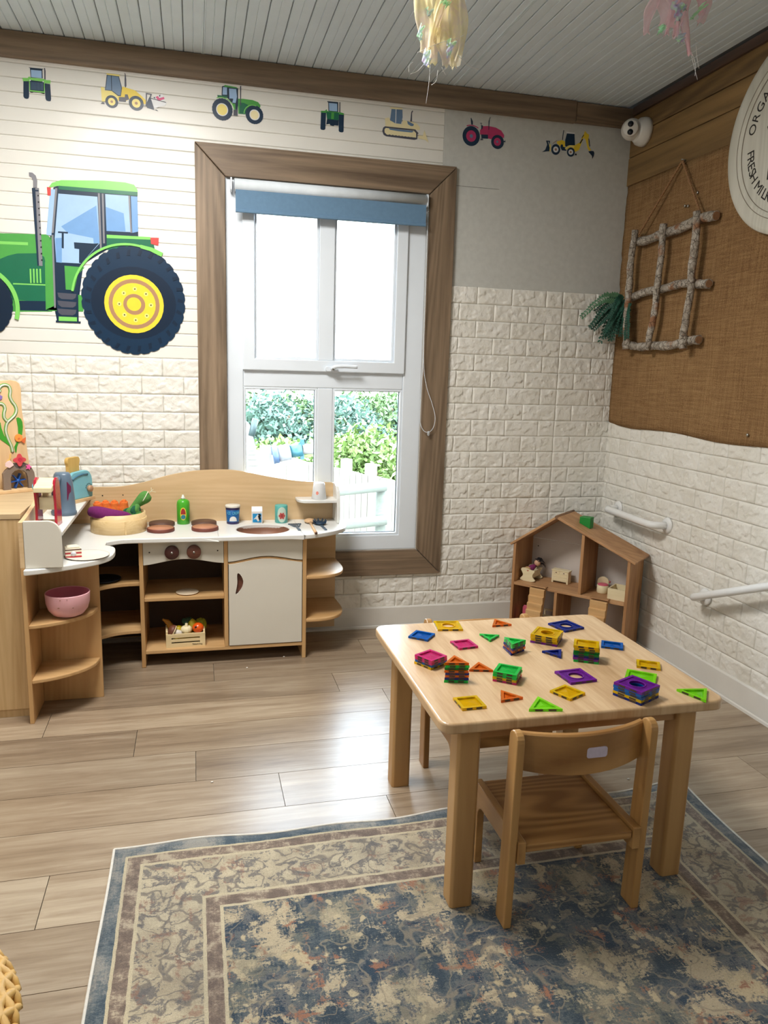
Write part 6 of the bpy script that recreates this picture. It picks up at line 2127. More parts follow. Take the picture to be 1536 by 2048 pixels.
m_sea = plain('paint_sea_green', (96, 154, 62), 0.5)
m_slot = plain('slot_pale', (206, 214, 196), 0.4)
main = [(88, 235), (72, 190), (105, 140), (170, 115), (240, 140), (262, 220), (248, 310), (275, 395), (330, 480), (345, 560), (312, 640), (240, 710), (182, 760), (152, 830), (140, 920), (170, 1050), (218, 1180), (236, 1290)]
brn = [(-120, 560), (-40, 490), (50, 440), (120, 452), (150, 520), (130, 600), (128, 680), (172, 748)]
trail('weed_path', m_sea, main, 0.0088, 0.005)
trail('weed_path', m_sea, brn, 0.0088, 0.005)
trail('run_slot', m_slot, main, 0.0036, -0.0022)
trail('run_slot', m_slot, brn, 0.0036, -0.0022)
m_wg = plain('paint_leaf_green', (62, 152, 42), 0.5)
flat('weed_leaf', m_wg, [(335, 690), (370, 678), (415, 705), (438, 760), (442, 850), (420, 990), (355, 990), (355, 850)], -0.002, 0.0005)
flat('weed_leaf', m_wg, [(285, 1300), (270, 1200), (318, 1110), (355, 1112), (320, 1200), (300, 1300)], -0.002, 0.0005)
flat('weed_leaf', m_wg, [(-30, 745), (60, 760), (70, 860), (110, 990), (180, 1100), (205, 1190), (170, 1160), (60, 1070), (-40, 980)], -0.002, 0.0005)
m_fo = plain('paint_orange', (238, 150, 66), 0.5)
fish = flat('fish', m_fo, [(350 + 68 * math.cos(a), 1040 + 70 * math.sin(a)) for a in [2 * PI * k / 18 for k in range(18)]], -0.006, -0.002)
MB().prism([q6(c) for c in ((405, 1070), (478, 1035), (465, 1085), (445, 1145), (395, 1105))], 'xz', -0.006, -0.002).build('fish_tail', plain('paint_deep_orange', (222, 110, 60), 0.5), mz)
flat('fish_fin', plain('paint_deep_orange', (222, 110, 60), 0.5), [(325, 1050), (360, 1030), (372, 1055), (340, 1075)], -0.0065, -0.006)
flat('purple_fish', plain('paint_lilac', (136, 112, 180), 0.5), [(-80, 300), (0, 345), (55, 330), (60, 260), (85, 290), (118, 310), (110, 350), (60, 385), (-20, 392), (-90, 370)], -0.004, -0.001)
m_rock = plain('paint_rock', (128, 112, 100), 0.6, 0.06)
ro = [q6(c) for c in ((-20, 1945), (-20, 1640), (20, 1585), (80, 1535), (150, 1500), (250, 1470), (340, 1455), (410, 1485), (480, 1560), (525, 1650), (535, 1760), (535, 1920), (415, 1925), (405, 1720), (385, 1650), (330, 1602), (250, 1582), (180, 1602), (130, 1650), (105, 1720), (105, 1945))]
MB().prism(ro, 'xz', -0.04, -0.026).build('rock_arch', m_rock, mz, 0.001)
MB().prism([q6(c) for c in ((160, 1480), (340, 1455), (390, 1500), (330, 1545), (270, 1570), (210, 1545))], 'xz', -0.0405, -0.012).build('rock_dark_piece', plain('paint_rock_dark', (84, 76, 76), 0.6), mz)  # darker piece across the crown of the arch
fl = []
for k in range(32):
    a = 2 * PI * k / 32
    r_ = 92 + 22 * math.cos(4 * a)
    fl.append((270 + r_ * math.cos(a), 1410 + r_ * math.sin(a)))
MB().prism([q6(c) for c in fl], 'xz', -0.046, -0.040).build('flower', plain('paint_rose', (206, 72, 80), 0.5, 0.15, 90), mz, 0.001)
flat('flower_heart', plain('paint_crimson', (190, 40, 70), 0.5), [(270 + 34 * math.cos(a), 1400 + 34 * math.sin(a)) for a in [2 * PI * k / 14 for k in range(14)]], -0.047, -0.046)
stp = []
for k in range(20):
    a = 2 * PI * k / 20
    r_ = 40 + 16 * math.cos(5 * a)
    stp.append((420 + r_ * math.cos(a), 1545 + r_ * math.sin(a)))
flat('starfish', plain('paint_pink', (226, 92, 160), 0.5), stp, -0.045, -0.040)
flat('shell', plain('paint_shell', (236, 206, 204), 0.5), [(90, 1540), (15, 1505), (22, 1455), (60, 1420), (105, 1408), (135, 1440), (165, 1492)], -0.045, -0.040)
flat('yellow_coral', plain('paint_ochre', (232, 190, 110), 0.5), [(120, 1440), (165, 1400), (180, 1320), (205, 1310), (200, 1380), (170, 1450)], -0.004, -0.001)
m_pw = plain('paddle_blue', (24, 84, 170), 0.3)
wx, wz = q6((265, 1790))
for k in range(6):
    MB().box(-0.0015, -0.024, 0.0, 0.0015, -0.003, 0.030, M=Matrix.Translation((wx, 0, wz)) @ Matrix.Rotation(k * PI / 3 + 0.4, 4, 'Y')).build('paddle', m_pw, mz)
MB().lathe([(0.007, 0), (0.007, 0.022), (1e-6, 0.0225)], M=Matrix.Translation((wx, -0.002, wz)) @ Matrix.Rotation(PI / 2, 4, 'X'), segs=16).build('paddle_hub', m_pw, mz)

# ================================================================ dolls house in the corner
m_dh_z = wood('acacia_z', (146, 100, 62), (196, 150, 104), 2, 16, 0.07, 0.55, knots=5, ck=(84, 50, 30))
m_dh_x = wood('acacia_x', (150, 106, 68), (200, 156, 112), 0, 16, 0.07, 0.55, knots=5, ck=(84, 50, 30))
m_dh_s = wood('acacia_step', (190, 146, 94), (216, 176, 124), 0, 22, 0.08, 0.55)
m_dh_b = plain('dolls_house_back', (204, 196, 190), 0.7, 0.04, 10)
m_dh_k = wood('acacia_cap', (110, 78, 52), (150, 112, 80), 1, 16, 0.07, 0.6)
HW, HD, HT = 0.567, 0.198, 0.014
HM = 0.250
dh = thing('dolls_house', 'open fronted wooden dolls house with pitched roof in the corner', 'dolls house', (-0.549, -0.152, 0), math.radians(-49.5))
HMAT = MAT4[dh.name]
SRX, SRZ = 0.210, 0.590
EL, ER = (-0.012, 0.430), (0.587, 0.434)


def roof_z(s):
    if s < SRX:
        return EL[1] + (SRZ - EL[1]) * (s - EL[0]) / (SRX - EL[0])
    return SRZ + (ER[1] - SRZ) * (s - SRX) / (ER[0] - SRX)


for x0 in (0.0, HW - HT):
    MB().prism([(x0, 0), (x0 + HT, 0), (x0 + HT, roof_z(x0 + HT)), (x0, roof_z(x0))], 'xz', 0, HD).build('side_wall', m_dh_z, dh, 0.0015)
for zz in (0.02, HM):
    MB().box(HT, 0, zz - 0.013, HW - HT, HD - 0.004, zz).build('floor', m_dh_x, dh, 0.001)
MB().prism([(HT, 0.008), (HW - HT, 0.008), (HW - HT, 0.4396), (HT, 0.4396)], 'xz', HD - 0.004, HD).build('back_panel', m_dh_b, dh)
MB().prism([(HT, 0.4412), (HW - HT, 0.4412), (HW - HT, roof_z(HW - HT)), (SRX, SRZ + 0.002), (HT, roof_z(HT) + 0.002)], 'xz', HD - 0.004, HD).build('gable_panel', m_dh_b, dh)
sd = 0.336
MB().prism([(sd, HM), (sd + HT, HM), (sd + HT, roof_z(sd + HT)), (sd, roof_z(sd))], 'xz', 0.001, HD - 0.006).build('partition', m_dh_z, dh, 0.001)
MB().box(0.222, 0.003, 0.02, 0.222 + HT, HD - 0.006, HM - 0.013).build('partition', m_dh_z, dh, 0.001)


def slope(a, b_, th, name, mat):
    d_ = Vector((b_[0] - a[0], 0, b_[1] - a[1])).normalized()
    nrm = Vector((-d_.z, 0, d_.x))
    if nrm.z < 0:
        nrm = -nrm
    p = [(a[0], a[1]), (b_[0], b_[1]), (b_[0] + nrm.x * th, b_[1] + nrm.z * th), (a[0] + nrm.x * th, a[1] + nrm.z * th)]
    return MB().prism(p, 'xz', -0.006, HD + 0.002).build(name, mat, dh, 0.002)


slope(EL, (SRX, SRZ), 0.011, 'roof_panel', m_dh_x)
slope((SRX + 0.0005, SRZ), ER, 0.011, 'roof_panel', m_dh_x)
MB().tube([(SRX, -0.007, SRZ + 0.007), (SRX, HD + 0.003, SRZ + 0.007)], 0.0085, 10).build('ridge_cap', m_dh_k, dh)
# two little staircases hooked on the upper floor
for sx0, wdt in ((0.108, 0.074), (0.405, 0.078)):
    mb = MB()
    ns = 7
    pts_ = []
    for k in range(ns):
        y0 = -0.012 - k * 0.010
        pts_ += [(y0, HM - 0.006 - k * 0.033), (y0 - 0.012, HM - 0.010 - k * 0.033)]
    pts_ += [(-0.012 - ns * 0.010, 0.0), (-0.05, 0.0), (0.0, HM - 0.016)]
    MB().prism(pts_, 'yz', sx0, sx0 + wdt).build('staircase', m_dh_s, dh)
    MB().box(sx0 - 0.004, -0.018, HM + 0.0005, sx0 + wdt + 0.004, 0.012, HM + 0.006).build('stair_hook', m_dh_x, dh, 0.001)
for p in ((0.044, 0.4), (0.5, 0.395)):
    MB().lathe([(0.003, 0), (0.003, 0.001), (1e-6, 0.0012)], M=Matrix.Translation((p[0], HD - 0.004, p[1])) @ Matrix.Rotation(PI / 2, 4, 'X'), segs=10).build('screw', m_hole, dh)


def in_house(name, label, cat, x, y, z, rz=0.0):
    p = HMAT @ Vector((x, y, z))
    return thing(name, label, cat, p, math.radians(-49.5) + rz, 'furniture in the dolls house')


m_pale = wood('pale_toy_wood', (226, 210, 168), (240, 228, 194), 0, 24, 0.1, 0.55, bmp=0.02)
m_tp = plain('toy_pink', (212, 96, 120), 0.45)
m_tpu = plain('toy_plum', (120, 34, 88), 0.8)
# cradle
crd = in_house('toy_cradle', 'pale wooden rocking cradle upstairs in the dolls house', 'cradle', 0.060, 0.095, HM)
endp = [(-0.040, 0.010), (-0.036, 0.004), (-0.02, 0.0005), (0.0, 0.0), (0.02, 0.0005), (0.036, 0.004), (0.040, 0.010), (0.034, 0.015), (0.027, 0.022), (0.024, 0.032), (0.030, 0.044), (0.036, 0.052), (0.034, 0.058), (0.018, 0.058), (0.0, 0.062), (-0.018, 0.066), (-0.032, 0.063), (-0.037, 0.055), (-0.030, 0.044), (-0.024, 0.032), (-0.027, 0.022), (-0.034, 0.015)]
for y0 in (-0.045, 0.041):
    MB().prism(endp, 'xz', y0, y0 + 0.006).build('end_panel', m_pale, crd)
for x0 in (-0.026, 0.022):
    MB().box(x0, -0.039, 0.020, x0 + 0.004, 0.041, 0.052).build('side', m_pale, crd)
MB().box(-0.022, -0.039, 0.018, 0.022, 0.041, 0.022).build('bottom', m_pale, crd)
MB().prism([(0.0, 0.049), (-0.006, 0.055), (-0.004, 0.058), (0.0, 0.056), (0.004, 0.058), (0.006, 0.055)], 'xz', -0.0455, -0.045).build('heart', plain('heart_red', (190, 120, 96), 0.5), crd)
dl_ = in_house('toy_doll', 'small doll with black hair and plum dress lying in the cradle', 'doll', 0.064, 0.095, HM + 0.0225)
MB().tube(smooth_path([(-0.012, -0.02, 0.020), (-0.004, -0.004, 0.036), (0.008, 0.012, 0.048)], 5), [0.010, 0.013, 0.015, 0.016, 0.016, 0.016, 0.015, 0.014, 0.012, 0.010, 0.008], 12).build('dress', m_tpu, dl_)
MB().ball((-0.014, -0.026, 0.036), 0.013, 9, 1.2, 1, 0.8).build('feet', plain('doll_beige', (190, 150, 106), 0.8), dl_)
MB().ball((0.016, 0.018, 0.062), 0.016, 10).build('head', plain('doll_skin', (214, 170, 140), 0.7), dl_)
mb = MB()
rg = random.Random(3)
for k in range(46):
    a, b2 = rg.uniform(0, 2 * PI), rg.uniform(0, 2.2)
    d_ = Vector((math.sin(b2) * math.cos(a), math.sin(b2) * math.sin(a) * 1.0, math.cos(b2)))
    if d_.y < -0.45 and d_.z < 0.5:
        continue
    c_ = Vector((0.018, 0.022, 0.064))
    mb.tube(smooth_path([c_ + d_ * 0.014, c_ + d_ * 0.024 + Vector((0.003, 0, 0)), c_ + d_ * 0.028 + Vector((0.012, 0.004, -0.016))], 3), [0.0028, 0.0026, 0.0024, 0.0022, 0.0018, 0.0014, 0.0008], 5)
mb.build('hair', plain('doll_hair', (26, 20, 26), 0.8), dl_)
# chest of drawers
ds = in_house('toy_dresser', 'pale wooden toy chest of drawers upstairs in the dolls house', 'dresser', 0.196, 0.142, HM)
MB().box(-0.042, -0.018, 0.008, 0.042, 0.020, 0.060).build('carcass', m_pale, ds, 0.001)
MB().box(-0.045, -0.021, 0.060, 0.045, 0.021, 0.064).build('top', m_pale, ds, 0.001)
for x0 in (-0.042, 0.034):
    MB().box(x0, -0.018, 0, x0 + 0.008, 0.02, 0.009).build('foot', m_pale, ds)
for (x0, x1, z0, z1) in ((-0.036, -0.003, 0.044, 0.057), (0.003, 0.036, 0.044, 0.057), (-0.036, 0.036, 0.028, 0.041), (-0.036, 0.036, 0.012, 0.025)):
    d_ = MB().box(x0, -0.020, z0, x1, -0.017, z1).build('drawer', m_pale, ds, 0.0006)
    if z0 > 0.04:
        MB().ball(((x0 + x1) / 2, -0.0205, (z0 + z1) / 2 + 0.001), 0.0032, 6, 1.4, 0.5, 0.6).build('pull', m_knob, d_)
# toilet
wc = in_house('toy_toilet', 'pale wooden toy toilet with pink lid upstairs in the dolls house', 'toilet', 0.408, 0.128, HM, math.radians(20))
MB().lathe([(0.0245, 0), (0.0265, 0.004), (0.0265, 0.036), (0.024, 0.038), (1e-6, 0.038)], 0, -0.022, 24).build('bowl', m_pale, wc)
MB().lathe([(0.024, 0.038), (0.024, 0.0415), (0.022, 0.043), (1e-6, 0.043)], 0, -0.022, 24).build('lid', m_tp, wc)
MB().prism([(-0.026, 0), (0.026, 0), (0.026, 0.045)] + [(0.026 * math.cos(a), 0.045 + 0.024 * math.sin(a)) for a in [PI * k / 12 for k in range(1, 12)]] + [(-0.026, 0.045)], 'xz', 0.006, 0.016).build('cistern', m_pale, wc, 0.001)
MB().ball((0.030, 0.011, 0.046), 0.0055, 8).build('flush_knob', plain('knob_rose', (176, 96, 88), 0.5), wc)
MB().tube([(0.025, 0.011, 0.046), (0.030, 0.011, 0.046)], 0.002, 6).build('flush_pin', m_pale, wc)
# bath
bx_ = in_house('toy_bath', 'open cream toy box bath at the right of the upper floor', 'bath', 0.508, 0.078, HM)
rect_o, rect_i = [(-0.042, -0.05), (0.040, -0.05), (0.040, 0.05), (-0.042, 0.05)], [(-0.036, -0.044), (0.034, -0.044), (0.034, 0.044), (-0.036, 0.044)]
MB().ring(rect_o, rect_i, 'xy', 0.004, 0.05).build('walls', m_pale, bx_)
MB().box(-0.042, -0.05, 0, 0.040, 0.05, 0.004).build('bottom', m_pale, bx_)
# downstairs: bed, chair and armchair partly hidden by the table
bd = in_house('toy_bed', 'pink cushioned toy bed downstairs behind the left staircase', 'bed', 0.168, 0.09, 0.02)
for y0 in (-0.05, 0.044):
    rect_ring(MB(), (-0.045, 0.0, 0.040, 0.085), (-0.036, 0.012, 0.031, 0.076), y0, y0 + 0.007).build('end_frame', m_pale, bd, 0.001)
MB().box(-0.036, -0.043, 0.02, 0.031, 0.044, 0.045).build('mattress', m_tp, bd, 0.006)
MB().box(-0.034, -0.049, 0.012, 0.030, -0.046, 0.075).build('end_pad', m_tpu, bd)
MB().ball((0.010, -0.054, 0.030), 0.010, 8, 1, 0.5, 2.0).build('pink_peg', plain('toy_light_pink', (224, 130, 160), 0.4), bd)
ch_ = in_house('toy_chair', 'small pink toy chair downstairs by the left wall of the dolls house', 'chair', 0.045, 0.085, 0.02)
MB().prism([(-0.016, 0), (0.016, 0), (0.016, 0.085), (0.010, 0.096), (-0.010, 0.096), (-0.016, 0.085)], 'xz', 0.0, 0.008).build('backrest', m_tp, ch_, 0.003)
MB().box(-0.016, -0.034, 0.026, 0.016, 0.0, 0.034).build('seat', m_tp, ch_, 0.002)
for x0 in (-0.014, 0.008):
    MB().box(x0, -0.032, 0, x0 + 0.006, -0.026, 0.026).build('leg', m_pale, ch_)
tb_ = in_house('toy_table', 'low pale toy table downstairs in the middle room', 'table', 0.31, 0.13, 0.02)
MB().box(-0.04, -0.03, 0.048, 0.04, 0.03, 0.054).build('table_top', m_dh_s, tb_, 0.001)
for x0 in (-0.036, 0.03):
    for y0 in (-0.026, 0.02):
        MB().box(x0, y0, 0, x0 + 0.006, y0 + 0.006, 0.048).build('leg', m_dh_s, tb_)
# green block on the roof
gs = 0.316
gz = roof_z(gs + 0.028)
p = HMAT @ Vector((gs, 0.10, 0))
tilt = math.atan2(SRZ - ER[1], ER[0] - SRX)
MG = Matrix.Rotation(tilt * 0.0, 4, 'Y')
gb = MB()
zb_ = lambda s_: roof_z(s_) + 0.0113 / math.cos(tilt)
gpts = [(-0.026, zb_(gs - 0.026)), (0.026, zb_(gs + 0.026)), (0.026, zb_(gs - 0.026) + 0.030), (-0.026, zb_(gs - 0.026) + 0.030)]
gbt = thing('green_block', 'bright green wooden chimney block on the dolls house roof', 'block', (p.x, p.y, zb_(gs + 0.026)), math.radians(-49.5))
MB().prism([(a, b_ - zb_(gs + 0.026)) for a, b_ in gpts], 'xz', -0.022, 0.022).build('block', plain('block_green', (16, 132, 46), 0.45, 0.04), gbt, 0.0015)

# ================================================================ table
m_beech_x = wood('beech_apron', (170, 126, 82), (200, 158, 112), 0, 10, 0.10, 0.3, bmp=0.015, rings=0.6, detail=8)


def table_material():
    """edge glued beech boards running away from the viewer"""
    m, nt, b = base_mat('beech_boards')
    tc = nt.nodes.new('ShaderNodeTexCoord')
    sep = nt.nodes.new('ShaderNodeSeparateXYZ')
    nt.links.new(tc.outputs['Object'], sep.inputs[0])
    k = math_n(nt, 'FLOOR', math_n(nt, 'MULTIPLY', math_n(nt, 'ADD', sep.outputs[0], 0.43), 8.2))
    wn_ = nt.nodes.new('ShaderNodeTexWhiteNoise')
    wn_.noise_dimensions = '1D'
    nt.links.new(k, wn_.inputs['W'])
    cmb = nt.nodes.new('ShaderNodeCombineXYZ')
    nt.links.new(sep.outputs[0], cmb.inputs[0])
    nt.links.new(math_n(nt, 'MULTIPLY', sep.outputs[1], 0.09), cmb.inputs[1])
    nt.links.new(math_n(nt, 'MULTIPLY', wn_.outputs['Value'], 7.0), cmb.inputs[2])
    v = cmb.outputs[0]
    n1 = noise(nt, v, 30, 7, 0.62, 0.4)
    sn = math_n(nt, 'SINE', math_n(nt, 'MULTIPLY', noise(nt, v, 5.5, 2, 0.4, 0.4), 75.0))
    n3 = noise(nt, v, 160, 3)
    t = math_n(nt, 'ADD', math_n(nt, 'MULTIPLY', n1, 0.6), math_n(nt, 'MULTIPLY', sn, 0.06))
    t = math_n(nt, 'ADD', t, math_n(nt, 'MULTIPLY', n3, 0.3))
    t = math_n(nt, 'ADD', t, math_n(nt, 'MULTIPLY', wn_.outputs['Value'], 0.10))
    nt.links.new(ramp(nt, [(0.30, lin((184, 150, 110))), (0.74, lin((216, 186, 148)))], t), b.inputs['Base Color'])
    b.inputs['Roughness'].default_value = 0.27
    bump(nt, b, n1, 0.02, 0.001)
    return m


m_table = table_material()
m_beech_z = wood('beech_leg', (152, 112, 66), (190, 150, 98), 2, 12, 0.08, 0.38, bmp=0.02, rings=0.5, cath=0.07)
m_beech_c = wood('beech_chair_x', (136, 94, 50), (180, 136, 82), 0, 12, 0.16, 0.34, bmp=0.02, rings=0.4, cath=0.14, cfreq=300)
m_beech_cz = wood('beech_chair_z', (142, 101, 55), (182, 140, 86), 2, 14, 0.08, 0.36, bmp=0.02, rings=0.5, cath=0.07)
m_beech_cy = wood('beech_chair_y', (142, 101, 55), (182, 140, 86), 1, 14, 0.08, 0.36, bmp=0.02, rings=0.5, cath=0.07)
RZ_ = 0.0062                                                  # top of the rug pile
TX0, TX1, TY0, TY1, TT = -1.522, -0.797, -2.0, -1.337, 0.487
tab = thing('play_table', 'low square beech play table scattered with magnetic tiles', 'table', ((TX0 + TX1) / 2, (TY0 + TY1) / 2, 0))
MB().prism(rrect(TX0, TY0, TX1, TY1, 0.034, 8), 'xy', TT - 0.026, TT).build('table_top', m_table, tab, 0.006, 4, world=True)
LG = 0.056
for x0 in (-1.474, -0.913):
    for y0 in (-1.974, -1.43):
        zf = RZ_ if y0 < -1.6 else 0.0
        c_ = 0.006
        MB().prism([(x0 + c_, y0), (x0 + LG - c_, y0), (x0 + LG, y0 + c_), (x0 + LG, y0 + LG - c_), (x0 + LG - c_, y0 + LG), (x0 + c_, y0 + LG), (x0, y0 + LG - c_), (x0, y0 + c_)], 'xy', zf, TT - 0.026).build('leg', m_beech_z, tab, 0.002, world=True)
for y0 in (-1.962, -1.40):
    MB().box(-1.418, y0, 0.428, -0.913, y0 + 0.018, TT - 0.026).build('apron', m_beech_x, tab, 0.001, world=True)
for x0 in (-1.462, -0.888):
    MB().box(x0, -1.918, 0.428, x0 + 0.018, -1.43, TT - 0.026).build('apron', m_beech_cy, tab, 0.001, world=True)

# ================================================================ chairs


def chair(label, loc, rz, zf, zr, sticker):
    """front faces +y; rear faces of the posts lie on y = 0"""
    t = thing('toddler_chair', label, 'chair', loc, rz, 'small beech chairs at the play table')
    HWc, th, dp, H = 0.172, 0.019, 0.050, 0.486
    for s_ in (-1, 1):
        x0, x1 = (HWc - th) * s_, HWc * s_
        x0, x1 = min(x0, x1), max(x0, x1)
        lean = 0.006
        out = [(lean, zr), (dp + lean, zr), (dp - 0.004, 0.30), (dp - 0.010, H - 0.022)]
        out += [(dp - 0.032 + 0.022 * math.cos(a), H - 0.022 + 0.022 * math.sin(a)) for a in [PI * k / 8 for k in range(1, 8)]]
        out += [(-0.004, H - 0.022), (0.0, 0.30)]
        MB().prism(out, 'yz', x0, x1).build('rear_leg', m_beech_cz, t, 0.003, 2)
        x0, x1 = (HWc - th - 0.0195) * s_, (HWc - th - 0.0005) * s_
        x0, x1 = min(x0, x1), max(x0, x1)
        R_ = 0.03
        pr = [(-0.003, 0.172), (-0.003, 0.226), (0.270, 0.226), (0.279, 0.217), (0.279, zf), (0.243, zf), (0.243, 0.172 - R_)]
        pr += [(0.243 - R_ + R_ * math.cos(a), 0.172 - R_ + R_ * math.sin(a)) for a in [PI / 2 * k / 6 for k in range(1, 7)]]
        MB().prism(pr, 'yz', x0, x1).build('side_frame', m_beech_cy, t, 0.002, 2)
    MB().box(-0.132, 0.001, 0.198, 0.132, 0.272, 0.217).build('seat', m_beech_c, t, 0.002)
    MB().box(-0.132, 0.250, 0.168, 0.132, 0.264, 0.198).build('front_rail', m_beech_c, t, 0.001)
    # curved back rest
    n_ = 18
    vs, fs = [], []
    for i in range(n_ + 1):
        q = i / n_ * 2 - 1
        y = 0.030 - 0.034 * (1 - q * q)
        zt_, zb_ = 0.474 - 0.002 * (1 - q * q), 0.386 - 0.010 * (1 - q * q) * (1)
        for (dy, z) in ((0, zb_), (0, zt_ - 0.004), (0.004, zt_), (0.014, zt_), (0.017, zt_ - 0.004), (0.017, zb_)):
            vs.append((q * (HWc - th), y + dy, z))
    for i in range(n_):
        for k in range(6):
            a, b_ = i * 6 + k, i * 6 + (k + 1) % 6
            fs.append((a, b_, b_ + 6, a + 6))
    fs += [tuple(range(5, -1, -1)), tuple(range(n_ * 6, n_ * 6 + 6))]
    back = MB().add(vs, fs).build('backrest', m_beech_c, t, 0.001)
    if sticker:
        MB().prism(rrect(-0.004, 0.415, 0.046, 0.440, 0.006, 4), 'xz', -0.0052, -0.0030, M=Matrix.Translation((0, 0.001, 0))).build('name_patch', plain('patch_lilac', (196, 186, 206), 0.85, 0.06, 80), back)
    return t


chair('small beech toddler chair with lilac patch on its back, nearest the viewer', (-1.204, -2.068, 0), 0, RZ_, RZ_, True)
chair('small beech toddler chair pushed in at the far side of the table', (-1.175, -1.284, 0), PI, 0.0, 0.0, False)

# ================================================================ magnetic tiles
TCOL = dict(yellow=(238, 200, 20), blue=(20, 110, 200), navy=(18, 48, 150), pink=(226, 66, 140), orange=(232, 118, 30), green=(40, 214, 90), lime=(150, 238, 40), purple=(132, 44, 170), dgreen=(24, 150, 60))
m_mag = plain('magnet_dark', (52, 40, 30), 0.4, 0.1)
TH = 0.0066
TILE_CACHE = {}


def poly_inset(pts, d):
    n_ = len(pts)
    out = []
    for i in range(n_):
        p0, p1, p2 = Vector(pts[i - 1]), Vector(pts[i]), Vector(pts[(i + 1) % n_])
        e1, e2 = (p1 - p0).normalized(), (p2 - p1).normalized()
        n1, n2 = Vector((-e1.y, e1.x)), Vector((-e2.y, e2.x))
        b_ = (n1 + n2).normalized()
        out.append(tuple(p1 + b_ * (d / max(0.2, b_.dot(n1)))))
    return out


def tile_parts(kind, size, col):
    key = (kind, size, col)
    if key in TILE_CACHE:
        return TILE_CACHE[key]
    mat = clear_plastic('tile_' + col, TCOL[col], 0.55)
    pane = clear_plastic('tile_pane_' + col, TCOL[col], 0.42, 0.06)
    if kind == 'tri':
        R_ = size / math.sqrt(3)
        pts = [(R_ * math.cos(a), R_ * math.sin(a)) for a in (-PI / 2 - PI / 3 * 2 + PI / 2 * 0 + PI / 3, -PI / 6, PI / 2)]
        pts = [(-size / 2, -size * 0.2887), (size / 2, -size * 0.2887), (0, size * 0.5774)]
    elif kind == 'rect':
        pts = [(-size / 2, -size * 0.42), (size / 2, -size * 0.42), (size / 2, size * 0.42), (-size / 2, size * 0.42)]
    else:
        h = size / 2
        pts = [(-h, -h), (h, -h), (h, h), (-h, h)]
    inn = poly_inset(pts, 0.0072)
    res = []
    res.append(('frame', MB().ring(pts, inn, 'xy', 0.0002, TH - 0.0002).mesh('frame', mat)))
    if kind == 'hole':
        n_ = 32
        sq = []
        hi = size / 2 - 0.0072
        for k in range(n_):
            a = 2 * PI * k / n_
            t = hi / max(abs(math.cos(a)), abs(math.sin(a)))
            sq.append((t * math.cos(a), t * math.sin(a)))
        for rr, z0, z1, nm in ((size * 0.235, 0.0018, 0.0046, 'pane'),):
            res.append((nm, MB().ring(sq, circ(0, 0, rr, n_), 'xy', z0, z1).mesh(nm, pane)))
        res.append(('hole_rim', MB().ring(circ(0, 0, size * 0.275, n_), circ(0, 0, size * 0.235, n_), 'xy', 0.0006, TH - 0.0006).mesh('hole_rim', mat)))
    else:
        # pane pressed into a shallow pyramid
        mb = MB()
        n_ = len(inn)
        cz = 0.0052
        vs = [(p[0], p[1], 0.0022) for p in inn] + [(0, 0, cz)] + [(p[0], p[1], 0.0012) for p in inn]
        fs = [(i, (i + 1) % n_, n_) for i in range(n_)] + [tuple(n_ + 1 + i for i in range(n_))[::-1]] + [(i, n_ + 1 + i, n_ + 1 + (i + 1) % n_, (i + 1) % n_) for i in range(n_)]
        mb.add(vs, fs)
        res.append(('pane', mb.mesh('pane', pane)))
    mags = []
    n_ = len(pts)
    for i in range(n_):
        a, b_ = Vector(pts[i]), Vector(pts[(i + 1) % n_])
        d_ = (b_ - a).normalized()
        L = (b_ - a).length
        ang = math.atan2(d_.y, d_.x)
        for q in (0.30, 0.70):
            c_ = a + d_ * (L * q)
            mags.append((c_.x, c_.y, ang))
    ml = 0.0145 if size < 0.07 else 0.018
    mag = MB().box(-ml / 2, -0.0003, 0.0014, ml / 2, 0.0042, TH - 0.0012).mesh('magnet', m_mag)
    TILE_CACHE[key] = (res, mag, mags)
    return TILE_CACHE[key]


KN = dict(sq='square', hole='square', tri='triangle', rect='square')


def tile(kind, size, col, x, y, z, deg, label):
    t = thing('magnetic_tile', label, 'tile', (x, y, z), math.radians(deg), 'magnetic building tiles on the play table')
    res, mag, mags = tile_parts(kind, size, col)
    for nm, me in res:
        inst(me, nm, t)
    for (mx, my, a) in mags:
        inst(mag, 'magnet', t, (mx, my, 0), a)
    return t


S, L_ = 0.060, 0.0765
tile('hole', L_, 'yellow', -1.302, -1.386, TT, -8, 'single yellow square tile with round hole at the far left of the table')
tile('sq', S, 'blue', -1.406, -1.456, TT, 51, 'single bright blue square tile nearest the left table edge')
tile('sq', S * 0.98, 'pink', -1.308, -1.544, TT, 7, 'single flat pink square tile')
tile('tri', 0.064, 'orange', -1.138, -1.392, TT, 2, 'single orange triangle tile at the far edge of the table')
tile('tri', 0.058, 'green', -1.213, -1.499, TT, -20 + 180, 'single green triangle tile pointing to the viewer')
tile('tri', 0.062, 'orange', -1.325, -1.715, TT, -14, 'single orange triangle tile between the two small towers')
tile('sq', S, 'yellow', -1.426, -1.909, TT, 2, 'single yellow square tile at the near left of the table')
tile('tri', 0.060, 'orange', -1.323, -1.894, TT, 8, 'single orange triangle tile right of the near yellow square')
tile('tri', 0.079, 'lime', -1.262, -1.955, TT, -10, 'large lime triangle tile at the near edge of the table')
tile('hole', L_, 'navy', -0.942, -1.446, TT, 15, 'single navy blue square tile with round hole at the far right')
tile('tri', 0.060, 'navy', -1.081, -1.65, TT, 62, 'single navy blue triangle tile in the middle of the table')
tile('rect', S, 'blue', -0.888, -1.622, TT, -31, 'single blue square tile near the right table edge')
tile('rect', S, 'yellow', -0.869, -1.773, TT, -31, 'single yellow square tile near the right table edge')
tile('sq', L_ * 0.97, 'lime', -0.938, -1.846, TT, 53, 'large lime square tile partly behind the purple topped stack')
